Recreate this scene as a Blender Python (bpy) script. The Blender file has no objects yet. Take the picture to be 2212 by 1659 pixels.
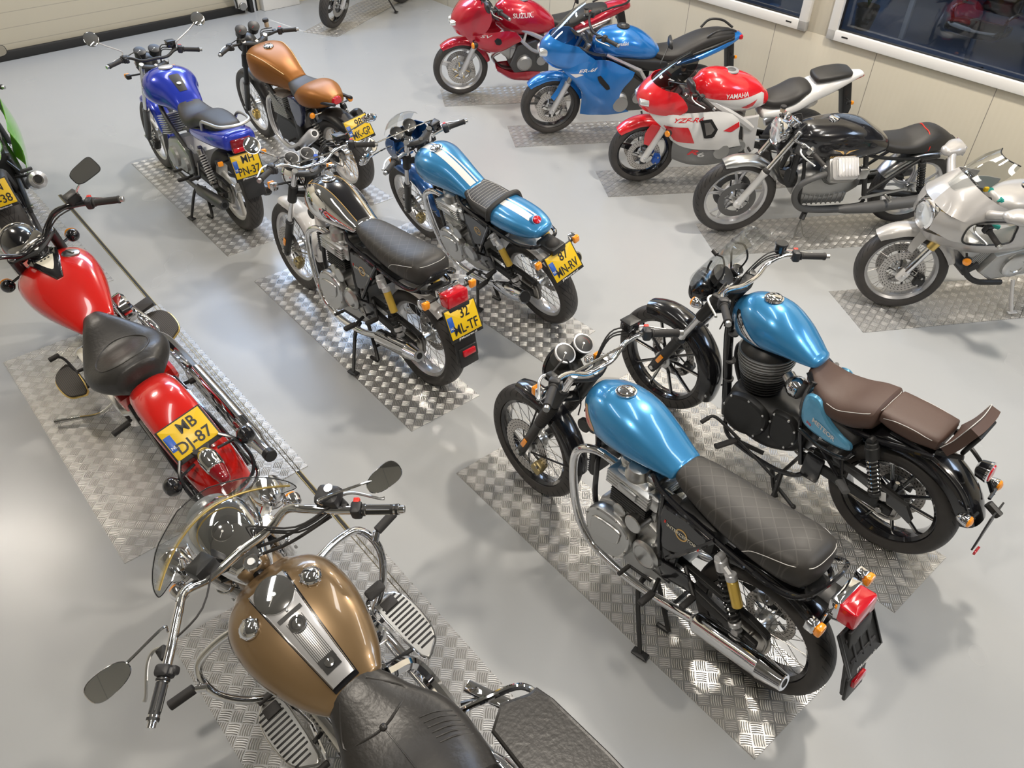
import bpy, math, random
from math import sin, cos, pi, radians as R, sqrt, atan2, hypot
from mathutils import Vector as V, Matrix
from mathutils.bvhtree import BVHTree
random.seed(4)
SC = bpy.context.scene
COL = SC.collection
# ------------------------------------------------------------------ camera
CH = 3.1927
cd = bpy.data.cameras.new('camera'); cam = bpy.data.objects.new('camera', cd); COL.objects.link(cam)
cd.sensor_fit = 'HORIZONTAL'; cd.sensor_width = 36.0; cd.lens = 1695.93 / 2212 * 36.0
cd.clip_start = 0.05; cd.clip_end = 100
_p, _r = 0.712265, 0.026142
_fw = V((0, cos(_p), -sin(_p))); _rt = V((1, 0, 0)); _up = _rt.cross(_fw)
_r2 = _rt * cos(_r) + _up * sin(_r); _u2 = _up * cos(_r) - _rt * sin(_r)
cam.matrix_world = Matrix(((_r2.x, _u2.x, -_fw.x, 0), (_r2.y, _u2.y, -_fw.y, 0), (_r2.z, _u2.z, -_fw.z, CH), (0, 0, 0, 1)))
SC.camera = cam
SC.view_settings.view_transform = 'Standard'; SC.view_settings.look = 'None'
SC.view_settings.gamma = 1.0; SC.view_settings.use_curve_mapping = False
SC.view_settings.exposure = -0.72
# ------------------------------------------------------------------ world: the dim hall beyond what is built
wd = bpy.data.worlds.new('world'); SC.world = wd; wd.use_nodes = True
wd.node_tree.nodes['Background'].inputs[0].default_value = (0.80, 0.84, 0.90, 1)
wd.node_tree.nodes['Background'].inputs[1].default_value = 0.35
# ------------------------------------------------------------------ lights
def area(name, loc, target, sx, sy, power, col):
    l = bpy.data.lights.new(name, 'AREA'); l.shape = 'RECTANGLE'; l.size = sx; l.size_y = sy; l.energy = power; l.color = col
    o = bpy.data.objects.new(name, l); COL.objects.link(o); o.location = loc
    o.rotation_euler = (V(target) - V(loc)).to_track_quat('-Z', 'Y').to_euler(); return o
def spot(name, loc, target, power, col, ang, blend, rad):
    l = bpy.data.lights.new(name, 'SPOT'); l.energy = power; l.color = col; l.spot_size = R(ang); l.spot_blend = blend; l.shadow_soft_size = rad
    o = bpy.data.objects.new(name, l); COL.objects.link(o); o.location = loc
    o.rotation_euler = (V(target) - V(loc)).to_track_quat('-Z', 'Y').to_euler(); return o
def lamp(x, y, z, power, r=.16, col=(1, .91, .79)):
    l = bpy.data.lights.new('high_bay_lamp', 'AREA'); l.shape = 'DISK'; l.size = r * 2; l.energy = power; l.color = col
    o = bpy.data.objects.new('high_bay_lamp', l); COL.objects.link(o); o.location = (x, y, z); return o
lamp(-6.1, 6.0, 4.9, 190, .45)
lamp(-1.2, .6, 4.9, 150, .18)
lamp(-1.4, 8.6, 4.9, 200, .18)
lamp(2.4, 4.6, 4.9, 300, .18)
lamp(4.4, .2, 4.9, 200, .18)
lamp(1.4, 8.2, 4.9, 110, .18)
area('skylight', (-3.9, 10.4, 4.3), (-1.6, 3.0, 0), 4.6, 1.5, 420, (.50, .68, 1))
area('skylight', (6.6, 3.2, 4.4), (1.0, 3.0, 0), 3.5, 1.2, 240, (.58, .74, 1))
for _x, _y in ((-3.0, 2.5), (.6, 3.2), (3.2, 2.6), (-3.4, 8.0), (2.2, 7.2)): area('tube_lamp', (_x, _y, 5.05), (_x, _y + .001, 0), .35, 2.6, 52, (1, .97, .92))
area('office_panel', (5.2, 10.2, 2.9), (4.0, 9.0, 0), 3.0, 3.0, 60, (.95, .98, 1))
sl = bpy.data.lights.new('sun', 'SUN'); sl.energy = 9; sl.angle = R(.6); sl.color = (1, .96, .9)
so_ = bpy.data.objects.new('sun', sl); COL.objects.link(so_)
_sd = Matrix.Rotation(R(43.724), 3, 'Z') @ V((.12, -1, -.60)); so_.rotation_euler = _sd.to_track_quat('-Z', 'Y').to_euler(); so_.location = (-8, 16, 6)

# ------------------------------------------------------------------ materials
MATS = {}
def nt(name):
    m = bpy.data.materials.new(name); m.use_nodes = True; return m, m.node_tree, m.node_tree.nodes['Principled BSDF']
def N(t, typ, **k):
    n = t.nodes.new(typ)
    for a, b in k.items(): setattr(n, a, b)
    return n
def mth(t, op, a, b=None, c=None):
    n = t.nodes.new('ShaderNodeMath'); n.operation = op
    for i, x in enumerate((a, b, c)):
        if x is None: continue
        if isinstance(x, (int, float)): n.inputs[i].default_value = x
        else: t.links.new(x, n.inputs[i])
    return n.outputs[0]
def simple(name, col, met=0.0, rough=0.4, coat=0.0, emit=0.0, bump=0.0, bs=300, spec=None, trans=0.0, alpha=1.0, flake=0.0):
    m, t, p = nt(name)
    p.inputs['Base Color'].default_value = (*col, 1); p.inputs['Metallic'].default_value = met; p.inputs['Roughness'].default_value = rough
    p.inputs['Coat Weight'].default_value = coat; p.inputs['Coat Roughness'].default_value = 0.04
    if trans: p.inputs['Transmission Weight'].default_value = trans; p.inputs['IOR'].default_value = 1.3
    if emit: p.inputs['Emission Color'].default_value = (*col, 1); p.inputs['Emission Strength'].default_value = emit
    if spec is not None: p.inputs['Specular IOR Level'].default_value = spec
    if alpha < 1: p.inputs['Alpha'].default_value = alpha
    if bump:
        tc = N(t, 'ShaderNodeTexCoord'); nz = N(t, 'ShaderNodeTexNoise'); nz.inputs['Scale'].default_value = bs
        bp = N(t, 'ShaderNodeBump'); bp.inputs['Strength'].default_value = bump; bp.inputs['Distance'].default_value = 0.002
        t.links.new(tc.outputs['Object'], nz.inputs['Vector']); t.links.new(nz.outputs[0], bp.inputs['Height']); t.links.new(bp.outputs[0], p.inputs['Normal'])
    return m
SPEC = dict(
 chrome=dict(col=(.86, .86, .87), met=1, rough=.05), alu=dict(col=(.62, .62, .61), met=1, rough=.28), castalu=dict(col=(.50, .50, .49), met=.85, rough=.42, bump=.25, bs=400),
 darkalu=dict(col=(.13, .13, .13), met=.8, rough=.38), silver=dict(col=(.62, .62, .63), met=.55, rough=.3, coat=.6), lightsilver=dict(col=(.72, .71, .70), met=.25, rough=.33, coat=.7),
 steel=dict(col=(.45, .44, .42), met=1, rough=.3), gold=dict(col=(.80, .58, .20), met=.9, rough=.3), goldpaint=dict(col=(.75, .50, .08), met=.4, rough=.3, coat=.5),
 brass=dict(col=(.42, .34, .17), met=.8, rough=.4), black=dict(col=(.010, .010, .012), rough=.18, coat=.8), satin=dict(col=(.018, .018, .018), rough=.42), matte=dict(col=(.022, .021, .020), rough=.6, bump=.3),
 rubber=dict(col=(.030, .028, .027), rough=.62, bump=.3), plastic=dict(col=(.028, .028, .030), rough=.48), greyplastic=dict(col=(.10, .10, .10), rough=.5),
 blackseat=dict(col=(.030, .028, .026), rough=.46, bump=.35, bs=500), leather=dict(col=(.030, .028, .026), rough=.36, bump=.5, bs=60), brownseat=dict(col=(.085, .048, .036), rough=.5, bump=.35, bs=600),
 skyblue=dict(col=(.045, .27, .56), met=.35, rough=.28, coat=1), paleblue=dict(col=(.13, .42, .66), met=.3, rough=.28, coat=1), darkblue=dict(col=(.010, .09, .30), met=.3, rough=.3, coat=1), royal=dict(col=(.018, .045, .50), met=.25, rough=.25, coat=1),
 navy=dict(col=(.012, .02, .07), rough=.25, coat=1), candyred=dict(col=(.46, .006, .018), met=.35, rough=.22, coat=1), red=dict(col=(.72, .010, .018), rough=.25, coat=1), fiery=dict(col=(.60, .012, .008), rough=.2, coat=1), magenta=dict(col=(.50, .008, .03), met=.2, rough=.25, coat=1),
 azure=dict(col=(.015, .20, .62), met=.3, rough=.24, coat=1), copper=dict(col=(.33, .125, .022), met=.35, rough=.40), tan=dict(col=(.24, .155, .075), met=.45, rough=.30, coat=1),
 green=dict(col=(.12, .42, .012), rough=.25, coat=1), palegreen=dict(col=(.28, .50, .12), rough=.25, coat=1), white=dict(col=(.78, .77, .75), rough=.3, coat=1), offwhite=dict(col=(.62, .61, .58), rough=.45), grey=dict(col=(.20, .20, .20), rough=.4, coat=.5), fairingsilver=dict(col=(.50, .485, .47), met=.35, rough=.34, coat=.8),
 amber=dict(col=(.90, .30, .01), rough=.2, coat=.8, emit=.15), redlens=dict(col=(.55, .005, .015), rough=.15, coat=1, emit=.05), darkred=dict(col=(.22, .004, .01), rough=.15, coat=1), redbtn=dict(col=(.75, .03, .015), rough=.4), bluebtn=dict(col=(.02, .10, .55), rough=.4),
 yellow=dict(col=(.80, .52, .012), rough=.35), nlblue=dict(col=(.02, .10, .45), rough=.4), ink=dict(col=(.012, .012, .012), rough=.5), cream=dict(col=(.72, .68, .55), rough=.4), badgegold=dict(col=(.65, .42, .15), rough=.35), pink=dict(col=(.75, .42, .36), rough=.4),
 mirror=dict(col=(.85, .86, .87), met=1, rough=.015), dial=dict(col=(.012, .012, .014), rough=.45, spec=.25), dialwhite=dict(col=(.75, .74, .70), rough=.35, coat=1), lens=dict(col=(.80, .82, .82), rough=.06, met=.55, coat=1), porcelain=dict(col=(.74, .74, .73), rough=.3, coat=.5),
 glass=dict(col=(.95, .97, 1.0), rough=.02, trans=1), smoke=dict(col=(.35, .36, .38), rough=.03, trans=1), frame=dict(col=(.78, .77, .74), rough=.45), orange=dict(col=(.75, .22, .02), rough=.4), teal=dict(col=(.02, .30, .25), rough=.4), greenleaf=dict(col=(.10, .16, .03), rough=.5),
 blackpost=dict(col=(.012, .012, .012), rough=.5), officefloor=dict(col=(.13, .20, .36), rough=.3), fluid=dict(col=(.45, .36, .25), rough=.2, coat=1), woodbrown=dict(col=(.10, .04, .015), rough=.5),
)
def mat(n):
    if n not in MATS:
        if n in SPEC: MATS[n] = simple(n, **SPEC[n])
        else: MATS[n] = globals()['mk_' + n]()
    return MATS[n]
def mk_clearscreen():
    m, t, p = nt('clearscreen'); t.nodes.remove(p)
    g = N(t, 'ShaderNodeBsdfGlossy'); g.inputs['Roughness'].default_value = .03; tr = N(t, 'ShaderNodeBsdfTransparent'); tr.inputs[0].default_value = (.90, .91, .91, 1)
    fr = N(t, 'ShaderNodeLayerWeight'); fr.inputs[0].default_value = .25; mx = N(t, 'ShaderNodeMixShader')
    f = mth(t, 'MULTIPLY_ADD', fr.outputs['Facing'], .35, .05)
    t.links.new(f, mx.inputs[0]); t.links.new(tr.outputs[0], mx.inputs[1]); t.links.new(g.outputs[0], mx.inputs[2]); t.links.new(mx.outputs[0], t.nodes['Material Output'].inputs[0])
    return m
def mk_tintscreen():
    m = mk_clearscreen(); m.name = 'tintscreen'
    for n in m.node_tree.nodes:
        if n.type == 'BSDF_TRANSPARENT': n.inputs[0].default_value = (.42, .42, .42, 1)
    return m
def mk_pane():
    m = mk_clearscreen(); m.name = 'pane'
    for n in m.node_tree.nodes:
        if n.type == 'BSDF_TRANSPARENT': n.inputs[0].default_value = (.74, .80, .88, 1)
    return m
def mk_tyre():
    m, t, p = nt('tyre'); tc = N(t, 'ShaderNodeTexCoord'); s = N(t, 'ShaderNodeSeparateXYZ'); t.links.new(tc.outputs['Object'], s.inputs[0])
    ang = mth(t, 'ARCTAN2', s.outputs[2], s.outputs[0]); ay = mth(t, 'ABSOLUTE', s.outputs[1])
    rad = mth(t, 'SQRT', mth(t, 'ADD', mth(t, 'MULTIPLY', s.outputs[0], s.outputs[0]), mth(t, 'MULTIPLY', s.outputs[2], s.outputs[2])))
    ph = mth(t, 'ADD', mth(t, 'MULTIPLY', ang, 34 / (2 * pi)), mth(t, 'MULTIPLY', ay, 38))
    fr = mth(t, 'FRACT', ph); g1 = mth(t, 'LESS_THAN', fr, .16)
    band = mth(t, 'MULTIPLY', mth(t, 'GREATER_THAN', ay, .010), mth(t, 'LESS_THAN', ay, .052)); top = mth(t, 'GREATER_THAN', rad, .27)
    cen = mth(t, 'LESS_THAN', mth(t, 'ABSOLUTE', mth(t, 'SUBTRACT', ay, mth(t, 'MULTIPLY_ADD', mth(t, 'SINE', mth(t, 'MULTIPLY', ang, 34)), .0035, .007))), .0022)
    gr = mth(t, 'MAXIMUM', mth(t, 'MULTIPLY', mth(t, 'MULTIPLY', g1, band), top), mth(t, 'MULTIPLY', cen, top))
    bp = N(t, 'ShaderNodeBump'); bp.inputs['Distance'].default_value = .005; bp.invert = True; bp.inputs['Strength'].default_value = 1
    t.links.new(gr, bp.inputs['Height']); t.links.new(bp.outputs[0], p.inputs['Normal'])
    nz = N(t, 'ShaderNodeTexNoise'); nz.inputs['Scale'].default_value = 9; t.links.new(tc.outputs['Object'], nz.inputs['Vector'])
    cr = N(t, 'ShaderNodeMix', data_type='RGBA'); cr.inputs[6].default_value = (.026, .024, .023, 1); cr.inputs[7].default_value = (.060, .054, .050, 1); t.links.new(nz.outputs[0], cr.inputs[0])
    c2 = N(t, 'ShaderNodeMix', data_type='RGBA'); c2.inputs[7].default_value = (.008, .008, .008, 1); t.links.new(gr, c2.inputs[0]); t.links.new(cr.outputs[2], c2.inputs[6])
    t.links.new(c2.outputs[2], p.inputs['Base Color']); p.inputs['Roughness'].default_value = .55
    return m
def mk_disc():
    m, t, p = nt('disc'); tc = N(t, 'ShaderNodeTexCoord'); s = N(t, 'ShaderNodeSeparateXYZ'); t.links.new(tc.outputs['Object'], s.inputs[0])
    ang = mth(t, 'ARCTAN2', s.outputs[2], s.outputs[0])
    rad = mth(t, 'SQRT', mth(t, 'ADD', mth(t, 'MULTIPLY', s.outputs[0], s.outputs[0]), mth(t, 'MULTIPLY', s.outputs[2], s.outputs[2])))
    a = mth(t, 'SUBTRACT', mth(t, 'FRACT', mth(t, 'ADD', mth(t, 'MULTIPLY', ang, 36 / (2 * pi)), mth(t, 'MULTIPLY', rad, 60))), .5)
    b = mth(t, 'SUBTRACT', mth(t, 'FRACT', mth(t, 'MULTIPLY', rad, 62)), .5)
    h = mth(t, 'LESS_THAN', mth(t, 'ADD', mth(t, 'MULTIPLY', a, mth(t, 'MULTIPLY', a, 1.6)), mth(t, 'MULTIPLY', b, b)), .055)
    cr = N(t, 'ShaderNodeMix', data_type='RGBA'); cr.inputs[6].default_value = (.50, .48, .46, 1); cr.inputs[7].default_value = (.03, .03, .03, 1); t.links.new(h, cr.inputs[0])
    t.links.new(cr.outputs[2], p.inputs['Base Color']); p.inputs['Metallic'].default_value = .8; p.inputs['Roughness'].default_value = .35
    return m
def mk_quilt():
    m, t, p = nt('quilt'); tc = N(t, 'ShaderNodeTexCoord'); s = N(t, 'ShaderNodeSeparateXYZ'); t.links.new(tc.outputs['Object'], s.inputs[0])
    u = mth(t, 'ADD', s.outputs[0], mth(t, 'MULTIPLY', s.outputs[1], 1.0)); w = mth(t, 'SUBTRACT', s.outputs[0], s.outputs[1])
    a = mth(t, 'ABSOLUTE', mth(t, 'SUBTRACT', mth(t, 'FRACT', mth(t, 'MULTIPLY', u, 14)), .5)); b = mth(t, 'ABSOLUTE', mth(t, 'SUBTRACT', mth(t, 'FRACT', mth(t, 'MULTIPLY', w, 14)), .5))
    d = mth(t, 'MINIMUM', a, b); top = mth(t, 'GREATER_THAN', s.outputs[0], -.075)
    ln = mth(t, 'MULTIPLY', mth(t, 'LESS_THAN', d, .035), top)
    cr = N(t, 'ShaderNodeMix', data_type='RGBA'); cr.inputs[6].default_value = (.034, .031, .028, 1); cr.inputs[7].default_value = (.062, .058, .052, 1); t.links.new(ln, cr.inputs[0])
    t.links.new(cr.outputs[2], p.inputs['Base Color']); p.inputs['Roughness'].default_value = .5
    bp = N(t, 'ShaderNodeBump'); bp.inputs['Distance'].default_value = .004; bp.inputs['Strength'].default_value = .4
    t.links.new(mth(t, 'MULTIPLY', mth(t, 'MINIMUM', d, .15), top), bp.inputs['Height']); t.links.new(bp.outputs[0], p.inputs['Normal'])
    return m
def mk_floorboard():
    m, t, p = nt('floorboard'); tc = N(t, 'ShaderNodeTexCoord'); s = N(t, 'ShaderNodeSeparateXYZ'); t.links.new(tc.outputs['Object'], s.inputs[0])
    f = mth(t, 'LESS_THAN', mth(t, 'FRACT', mth(t, 'MULTIPLY', s.outputs[1], 110)), .45)
    cr = N(t, 'ShaderNodeMix', data_type='RGBA'); cr.inputs[6].default_value = (.055, .047, .038, 1); cr.inputs[7].default_value = (.016, .014, .012, 1); t.links.new(f, cr.inputs[0]); t.links.new(cr.outputs[2], p.inputs['Base Color'])
    bp = N(t, 'ShaderNodeBump'); bp.inputs['Distance'].default_value = .003; bp.invert = True; t.links.new(f, bp.inputs['Height']); t.links.new(bp.outputs[0], p.inputs['Normal']); p.inputs['Roughness'].default_value = .55
    return m
def mk_plate():
    # five-bar tread pattern at 45 degrees to the sheet's edges
    m, t, p = nt('plate'); tc = N(t, 'ShaderNodeTexCoord'); mp = N(t, 'ShaderNodeMapping'); mp.inputs['Rotation'].default_value = (0, 0, R(45)); t.links.new(tc.outputs['Object'], mp.inputs[0])
    s = N(t, 'ShaderNodeSeparateXYZ'); t.links.new(mp.outputs[0], s.inputs[0]); K = 1 / .052
    u = mth(t, 'MULTIPLY', s.outputs[0], K); w = mth(t, 'MULTIPLY', s.outputs[1], K)
    par = mth(t, 'MODULO', mth(t, 'ADD', mth(t, 'ADD', mth(t, 'FLOOR', u), mth(t, 'FLOOR', w)), 1000), 2)
    fu = mth(t, 'SUBTRACT', mth(t, 'FRACT', u), .5); fw = mth(t, 'SUBTRACT', mth(t, 'FRACT', w), .5)
    def bars(a, b):
        # bars running along b, five across a, slightly bowed
        aa = mth(t, 'ADD', a, mth(t, 'MULTIPLY', mth(t, 'MULTIPLY', b, b), .25))
        fr = mth(t, 'ABSOLUTE', mth(t, 'SUBTRACT', mth(t, 'FRACT', mth(t, 'MULTIPLY_ADD', aa, 5.4, .5)), .5))
        sh = mth(t, 'MAXIMUM', mth(t, 'SUBTRACT', 1, mth(t, 'MULTIPLY', fr, 3.6)), 0)
        e = mth(t, 'MULTIPLY', mth(t, 'LESS_THAN', mth(t, 'ABSOLUTE', a), .46), mth(t, 'LESS_THAN', mth(t, 'ABSOLUTE', b), .45))
        return mth(t, 'MULTIPLY', sh, e)
    hgt = mth(t, 'ADD', mth(t, 'MULTIPLY', bars(fu, fw), par), mth(t, 'MULTIPLY', bars(fw, fu), mth(t, 'SUBTRACT', 1, par)))
    bp = N(t, 'ShaderNodeBump'); bp.inputs['Distance'].default_value = .0035; bp.inputs['Strength'].default_value = .8; t.links.new(hgt, bp.inputs['Height']); t.links.new(bp.outputs[0], p.inputs['Normal'])
    cr = N(t, 'ShaderNodeMix', data_type='RGBA'); cr.inputs[6].default_value = (.40, .395, .385, 1); cr.inputs[7].default_value = (.92, .91, .89, 1)
    t.links.new(mth(t, 'MAXIMUM', mth(t, 'MULTIPLY', hgt, .8), mth(t, 'MULTIPLY', mth(t, 'MULTIPLY', par, mth(t, 'MULTIPLY', mth(t, 'LESS_THAN', mth(t, 'ABSOLUTE', fu), .44), mth(t, 'LESS_THAN', mth(t, 'ABSOLUTE', fw), .44))), .55)), cr.inputs[0]); t.links.new(cr.outputs[2], p.inputs['Base Color']); p.inputs['Metallic'].default_value = .72; p.inputs['Roughness'].default_value = .34  # bar tops worn brighter; alternate cells painted lighter to imitate their differing reflection
    return m
def mk_floor():
    m, t, p = nt('floor'); tc = N(t, 'ShaderNodeTexCoord'); nz = N(t, 'ShaderNodeTexNoise'); nz.inputs['Scale'].default_value = .8; nz.inputs['Detail'].default_value = 5; t.links.new(tc.outputs['Object'], nz.inputs['Vector'])
    cr = N(t, 'ShaderNodeMix', data_type='RGBA'); cr.inputs[6].default_value = (.36, .37, .375, 1); cr.inputs[7].default_value = (.40, .41, .415, 1); t.links.new(nz.outputs[0], cr.inputs[0])
    n2 = N(t, 'ShaderNodeTexVoronoi'); n2.inputs['Scale'].default_value = 2.3; t.links.new(tc.outputs['Object'], n2.inputs['Vector'])
    sp = mth(t, 'LESS_THAN', n2.outputs['Distance'], .012); c2 = N(t, 'ShaderNodeMix', data_type='RGBA'); c2.inputs[7].default_value = (.10, .10, .11, 1); t.links.new(sp, c2.inputs[0]); t.links.new(cr.outputs[2], c2.inputs[6])
    t.links.new(c2.outputs[2], p.inputs['Base Color'])
    n3 = N(t, 'ShaderNodeTexNoise'); n3.inputs['Scale'].default_value = 1.7; t.links.new(tc.outputs['Object'], n3.inputs['Vector'])
    t.links.new(mth(t, 'MULTIPLY_ADD', n3.outputs[0], .08, .22), p.inputs['Roughness']); p.inputs['Specular IOR Level'].default_value = .45
    n4 = N(t, 'ShaderNodeTexNoise'); n4.inputs['Scale'].default_value = 3.5; t.links.new(tc.outputs['Object'], n4.inputs['Vector'])
    bp = N(t, 'ShaderNodeBump'); bp.inputs['Distance'].default_value = .01; bp.inputs['Strength'].default_value = .06; t.links.new(n4.outputs[0], bp.inputs['Height']); t.links.new(bp.outputs[0], p.inputs['Normal'])
    return m
def mk_panelwall():
    # insulated wall panels: fine ribs and a joint every 1.1 m, running upright (object x runs along the wall)
    m, t, p = nt('panelwall'); tc = N(t, 'ShaderNodeTexCoord'); s = N(t, 'ShaderNodeSeparateXYZ'); t.links.new(tc.outputs['Object'], s.inputs[0])
    j = mth(t, 'LESS_THAN', mth(t, 'FRACT', mth(t, 'MULTIPLY_ADD', s.outputs[0], 1 / WJ, WO)), .006)
    rb = mth(t, 'SINE', mth(t, 'MULTIPLY', s.outputs[0], 130)); f = mth(t, 'MULTIPLY_ADD', rb, .5, .5)
    cr = N(t, 'ShaderNodeMix', data_type='RGBA'); cr.inputs[6].default_value = (.60, .555, .45, 1); cr.inputs[7].default_value = (.23, .21, .18, 1); t.links.new(j, cr.inputs[0]); t.links.new(cr.outputs[2], p.inputs['Base Color'])
    bp = N(t, 'ShaderNodeBump'); bp.inputs['Distance'].default_value = .002; bp.inputs['Strength'].default_value = .35; t.links.new(f, bp.inputs['Height']); t.links.new(bp.outputs[0], p.inputs['Normal']); p.inputs['Roughness'].default_value = .45
    return m
WJ, WO = 1.039, .254
def mk_doorpanel():
    m, t, p = nt('doorpanel'); tc = N(t, 'ShaderNodeTexCoord'); s = N(t, 'ShaderNodeSeparateXYZ'); t.links.new(tc.outputs['Object'], s.inputs[0])
    j = mth(t, 'LESS_THAN', mth(t, 'FRACT', mth(t, 'MULTIPLY', s.outputs[2], 1 / .16)), .05)
    cr = N(t, 'ShaderNodeMix', data_type='RGBA'); cr.inputs[6].default_value = (.56, .52, .42, 1); cr.inputs[7].default_value = (.42, .39, .32, 1); t.links.new(j, cr.inputs[0]); t.links.new(cr.outputs[2], p.inputs['Base Color']); p.inputs['Roughness'].default_value = .5
    return m
# ------------------------------------------------------------------ mesh builder
def cat(P, n, closed=False):
    """Catmull-Rom through a list of equal-length tuples"""
    P = [tuple(p) for p in P]; L = len(P); out = []
    if L < 3 and not closed:
        for i in range(L - 1):
            for k in range(n): out.append(tuple(a + (b - a) * k / n for a, b in zip(P[i], P[i + 1])))
        return out + [P[-1]]
    for i in range(L if closed else L - 1):
        if closed: a, b, c, d = P[i - 1], P[i], P[(i + 1) % L], P[(i + 2) % L]
        else:
            b, c = P[i], P[i + 1]
            a = P[i - 1] if i else tuple(2 * x - y for x, y in zip(b, c)); d = P[i + 2] if i + 2 < L else tuple(2 * y - x for x, y in zip(b, c))
        for k in range(n):
            t = k / n; t2, t3 = t * t, t * t * t
            out.append(tuple(.5 * (2 * q + (r - p) * t + (2 * p - 5 * q + 4 * r - s) * t2 + (3 * q - p - 3 * r + s) * t3) for p, q, r, s in zip(a, b, c, d)))
    if not closed: out.append(P[-1])
    return out
class G:
    def __init__(s, m='satin'): s.v = []; s.f = []; s.mi = []; s.ms = []; s.X = None; s.m(m)
    def m(s, n):
        if n not in s.ms: s.ms.append(n)
        s.cur = s.ms.index(n); return s
    def av(s, p):
        p = V(p); s.v.append(s.X @ p if s.X is not None else p); return len(s.v) - 1
    def af(s, *i): s.f.append(tuple(i)); s.mi.append(s.cur)
    def grid(s, rows, cu=False, cv=False):
        """rows of points -> quads; cu closes each row, cv closes across rows"""
        ids = [[s.av(p) for p in r] for r in rows]; nr, nc = len(ids), len(ids[0])
        for i in range(nr if cv else nr - 1):
            for j in range(nc if cu else nc - 1):
                a, b = ids[i], ids[(i + 1) % nr]; s.af(a[j], a[(j + 1) % nc], b[(j + 1) % nc], b[j])
        return ids
    def fan(s, ids, rev=False):
        c = sum((s.v[i] for i in ids), V()) / len(ids); s.v.append(c); k = len(s.v) - 1
        for j in range(len(ids)):
            a, b = ids[j], ids[(j + 1) % len(ids)]
            s.af(k, b, a) if rev else s.af(k, a, b)
    def tube(s, P, r=.012, n=8, seg=6, closed=False, cap=True, smooth=True, flat=1.0):
        P = [tuple(p) for p in P]; rr = r if isinstance(r, (list, tuple)) else [r] * len(P)
        Q = [p + (q,) for p, q in zip(P, rr)]
        if smooth and len(P) > 2 or closed: Q = cat(Q, seg, closed)
        pts = [V(q[:3]) for q in Q]; L = len(pts); rows = []; up = None
        for i, p in enumerate(pts):
            a = pts[i - 1] if (i or closed) else p; b = pts[(i + 1) % L] if (i < L - 1 or closed) else p
            d = (b - a).normalized()
            if up is None: up = d.orthogonal().normalized() if abs(d.z) > .95 else (V((0, 0, 1)) - d * d.z).normalized()
            else:
                u2 = up - d * up.dot(d); up = u2.normalized() if u2.length > 1e-6 else d.orthogonal().normalized()
            sd = d.cross(up); q = Q[i][3]
            rows.append([p + sd * (q * cos(2 * pi * k / n)) + up * (q * flat * sin(2 * pi * k / n)) for k in range(n)])
        ids = s.grid(rows, cu=True, cv=closed)
        if cap and not closed: s.fan(ids[0], True); s.fan(ids[-1])
        return s
    def lathe(s, prof, o=(0, 0, 0), ax=(0, 1, 0), n=24, closed=False, arc=None):
        """prof = [(along axis, radius)]"""
        ax = V(ax).normalized(); o = V(o); e = V((1, 0, 0)) if abs(ax.x) < .9 else V((0, 0, 1)); e = (e - ax * e.dot(ax)).normalized(); g = ax.cross(e)
        rows = []
        for a, r in prof: rows.append([o + ax * a + e * (r * cos(2 * pi * k / n)) + g * (r * sin(2 * pi * k / n)) for k in range(n)])
        ids = s.grid(rows, cu=True, cv=closed)
        if not closed:
            if prof[0][1] > 1e-5: s.fan(ids[0], True)
            if prof[-1][1] > 1e-5: s.fan(ids[-1])
        return s
    def cyl(s, a, b, r, n=16, bev=.0, r2=None):
        a, b = V(a), V(b); L = (b - a).length; r2 = r if r2 is None else r2; bev = bev or min(r * .12, L * .2, .004)
        return s.lathe([(0, r - bev), (bev, r), (L - bev, r2), (L, r2 - bev)], a, b - a, n)
    def ball(s, c, r, sc=(1, 1, 1), n=14):
        c = V(c); rows = []
        for i in range(n // 2 + 1):
            t = pi * i / (n // 2); rows.append([c + V((r * sc[0] * sin(t) * cos(2 * pi * k / n), r * sc[1] * sin(t) * sin(2 * pi * k / n), r * sc[2] * cos(t))) for k in range(n)])
        s.grid(rows, cu=True); return s
    def box(s, c, d, bev=.006, rot=None, taper=1.0):
        """bevelled box; rot = (rx, ry, rz); taper scales the top"""
        M = Matrix.Translation(V(c))
        if rot: M = M @ Matrix.Rotation(rot[2], 4, 'Z') @ Matrix.Rotation(rot[1], 4, 'Y') @ Matrix.Rotation(rot[0], 4, 'X')
        hx, hy, hz = d[0] / 2, d[1] / 2, d[2] / 2; b = min(bev, hx * .9, hy * .9, hz * .9); k = 3; rows = []
        def ring(z, q, tp):
            r = []
            for sx, sy, a0 in ((1, 1, 0), (-1, 1, pi / 2), (-1, -1, pi), (1, -1, 1.5 * pi)):
                for i in range(k):
                    a = a0 + pi / 2 * i / (k - 1); r.append(M @ V((tp * (sx * (hx - b) + (b - q) * cos(a)), tp * (sy * (hy - b) + (b - q) * sin(a)), z)))
            return r
        rows = [ring(-hz, b * .8, 1), ring(-hz + b * .3, b * .25, 1), ring(-hz + b, 0, 1), ring(hz - b, 0, taper), ring(hz - b * .3, b * .25, taper), ring(hz, b * .8, taper)]
        ids = s.grid(rows, cu=True); s.fan(ids[0], True); s.fan(ids[-1]); return s
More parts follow.
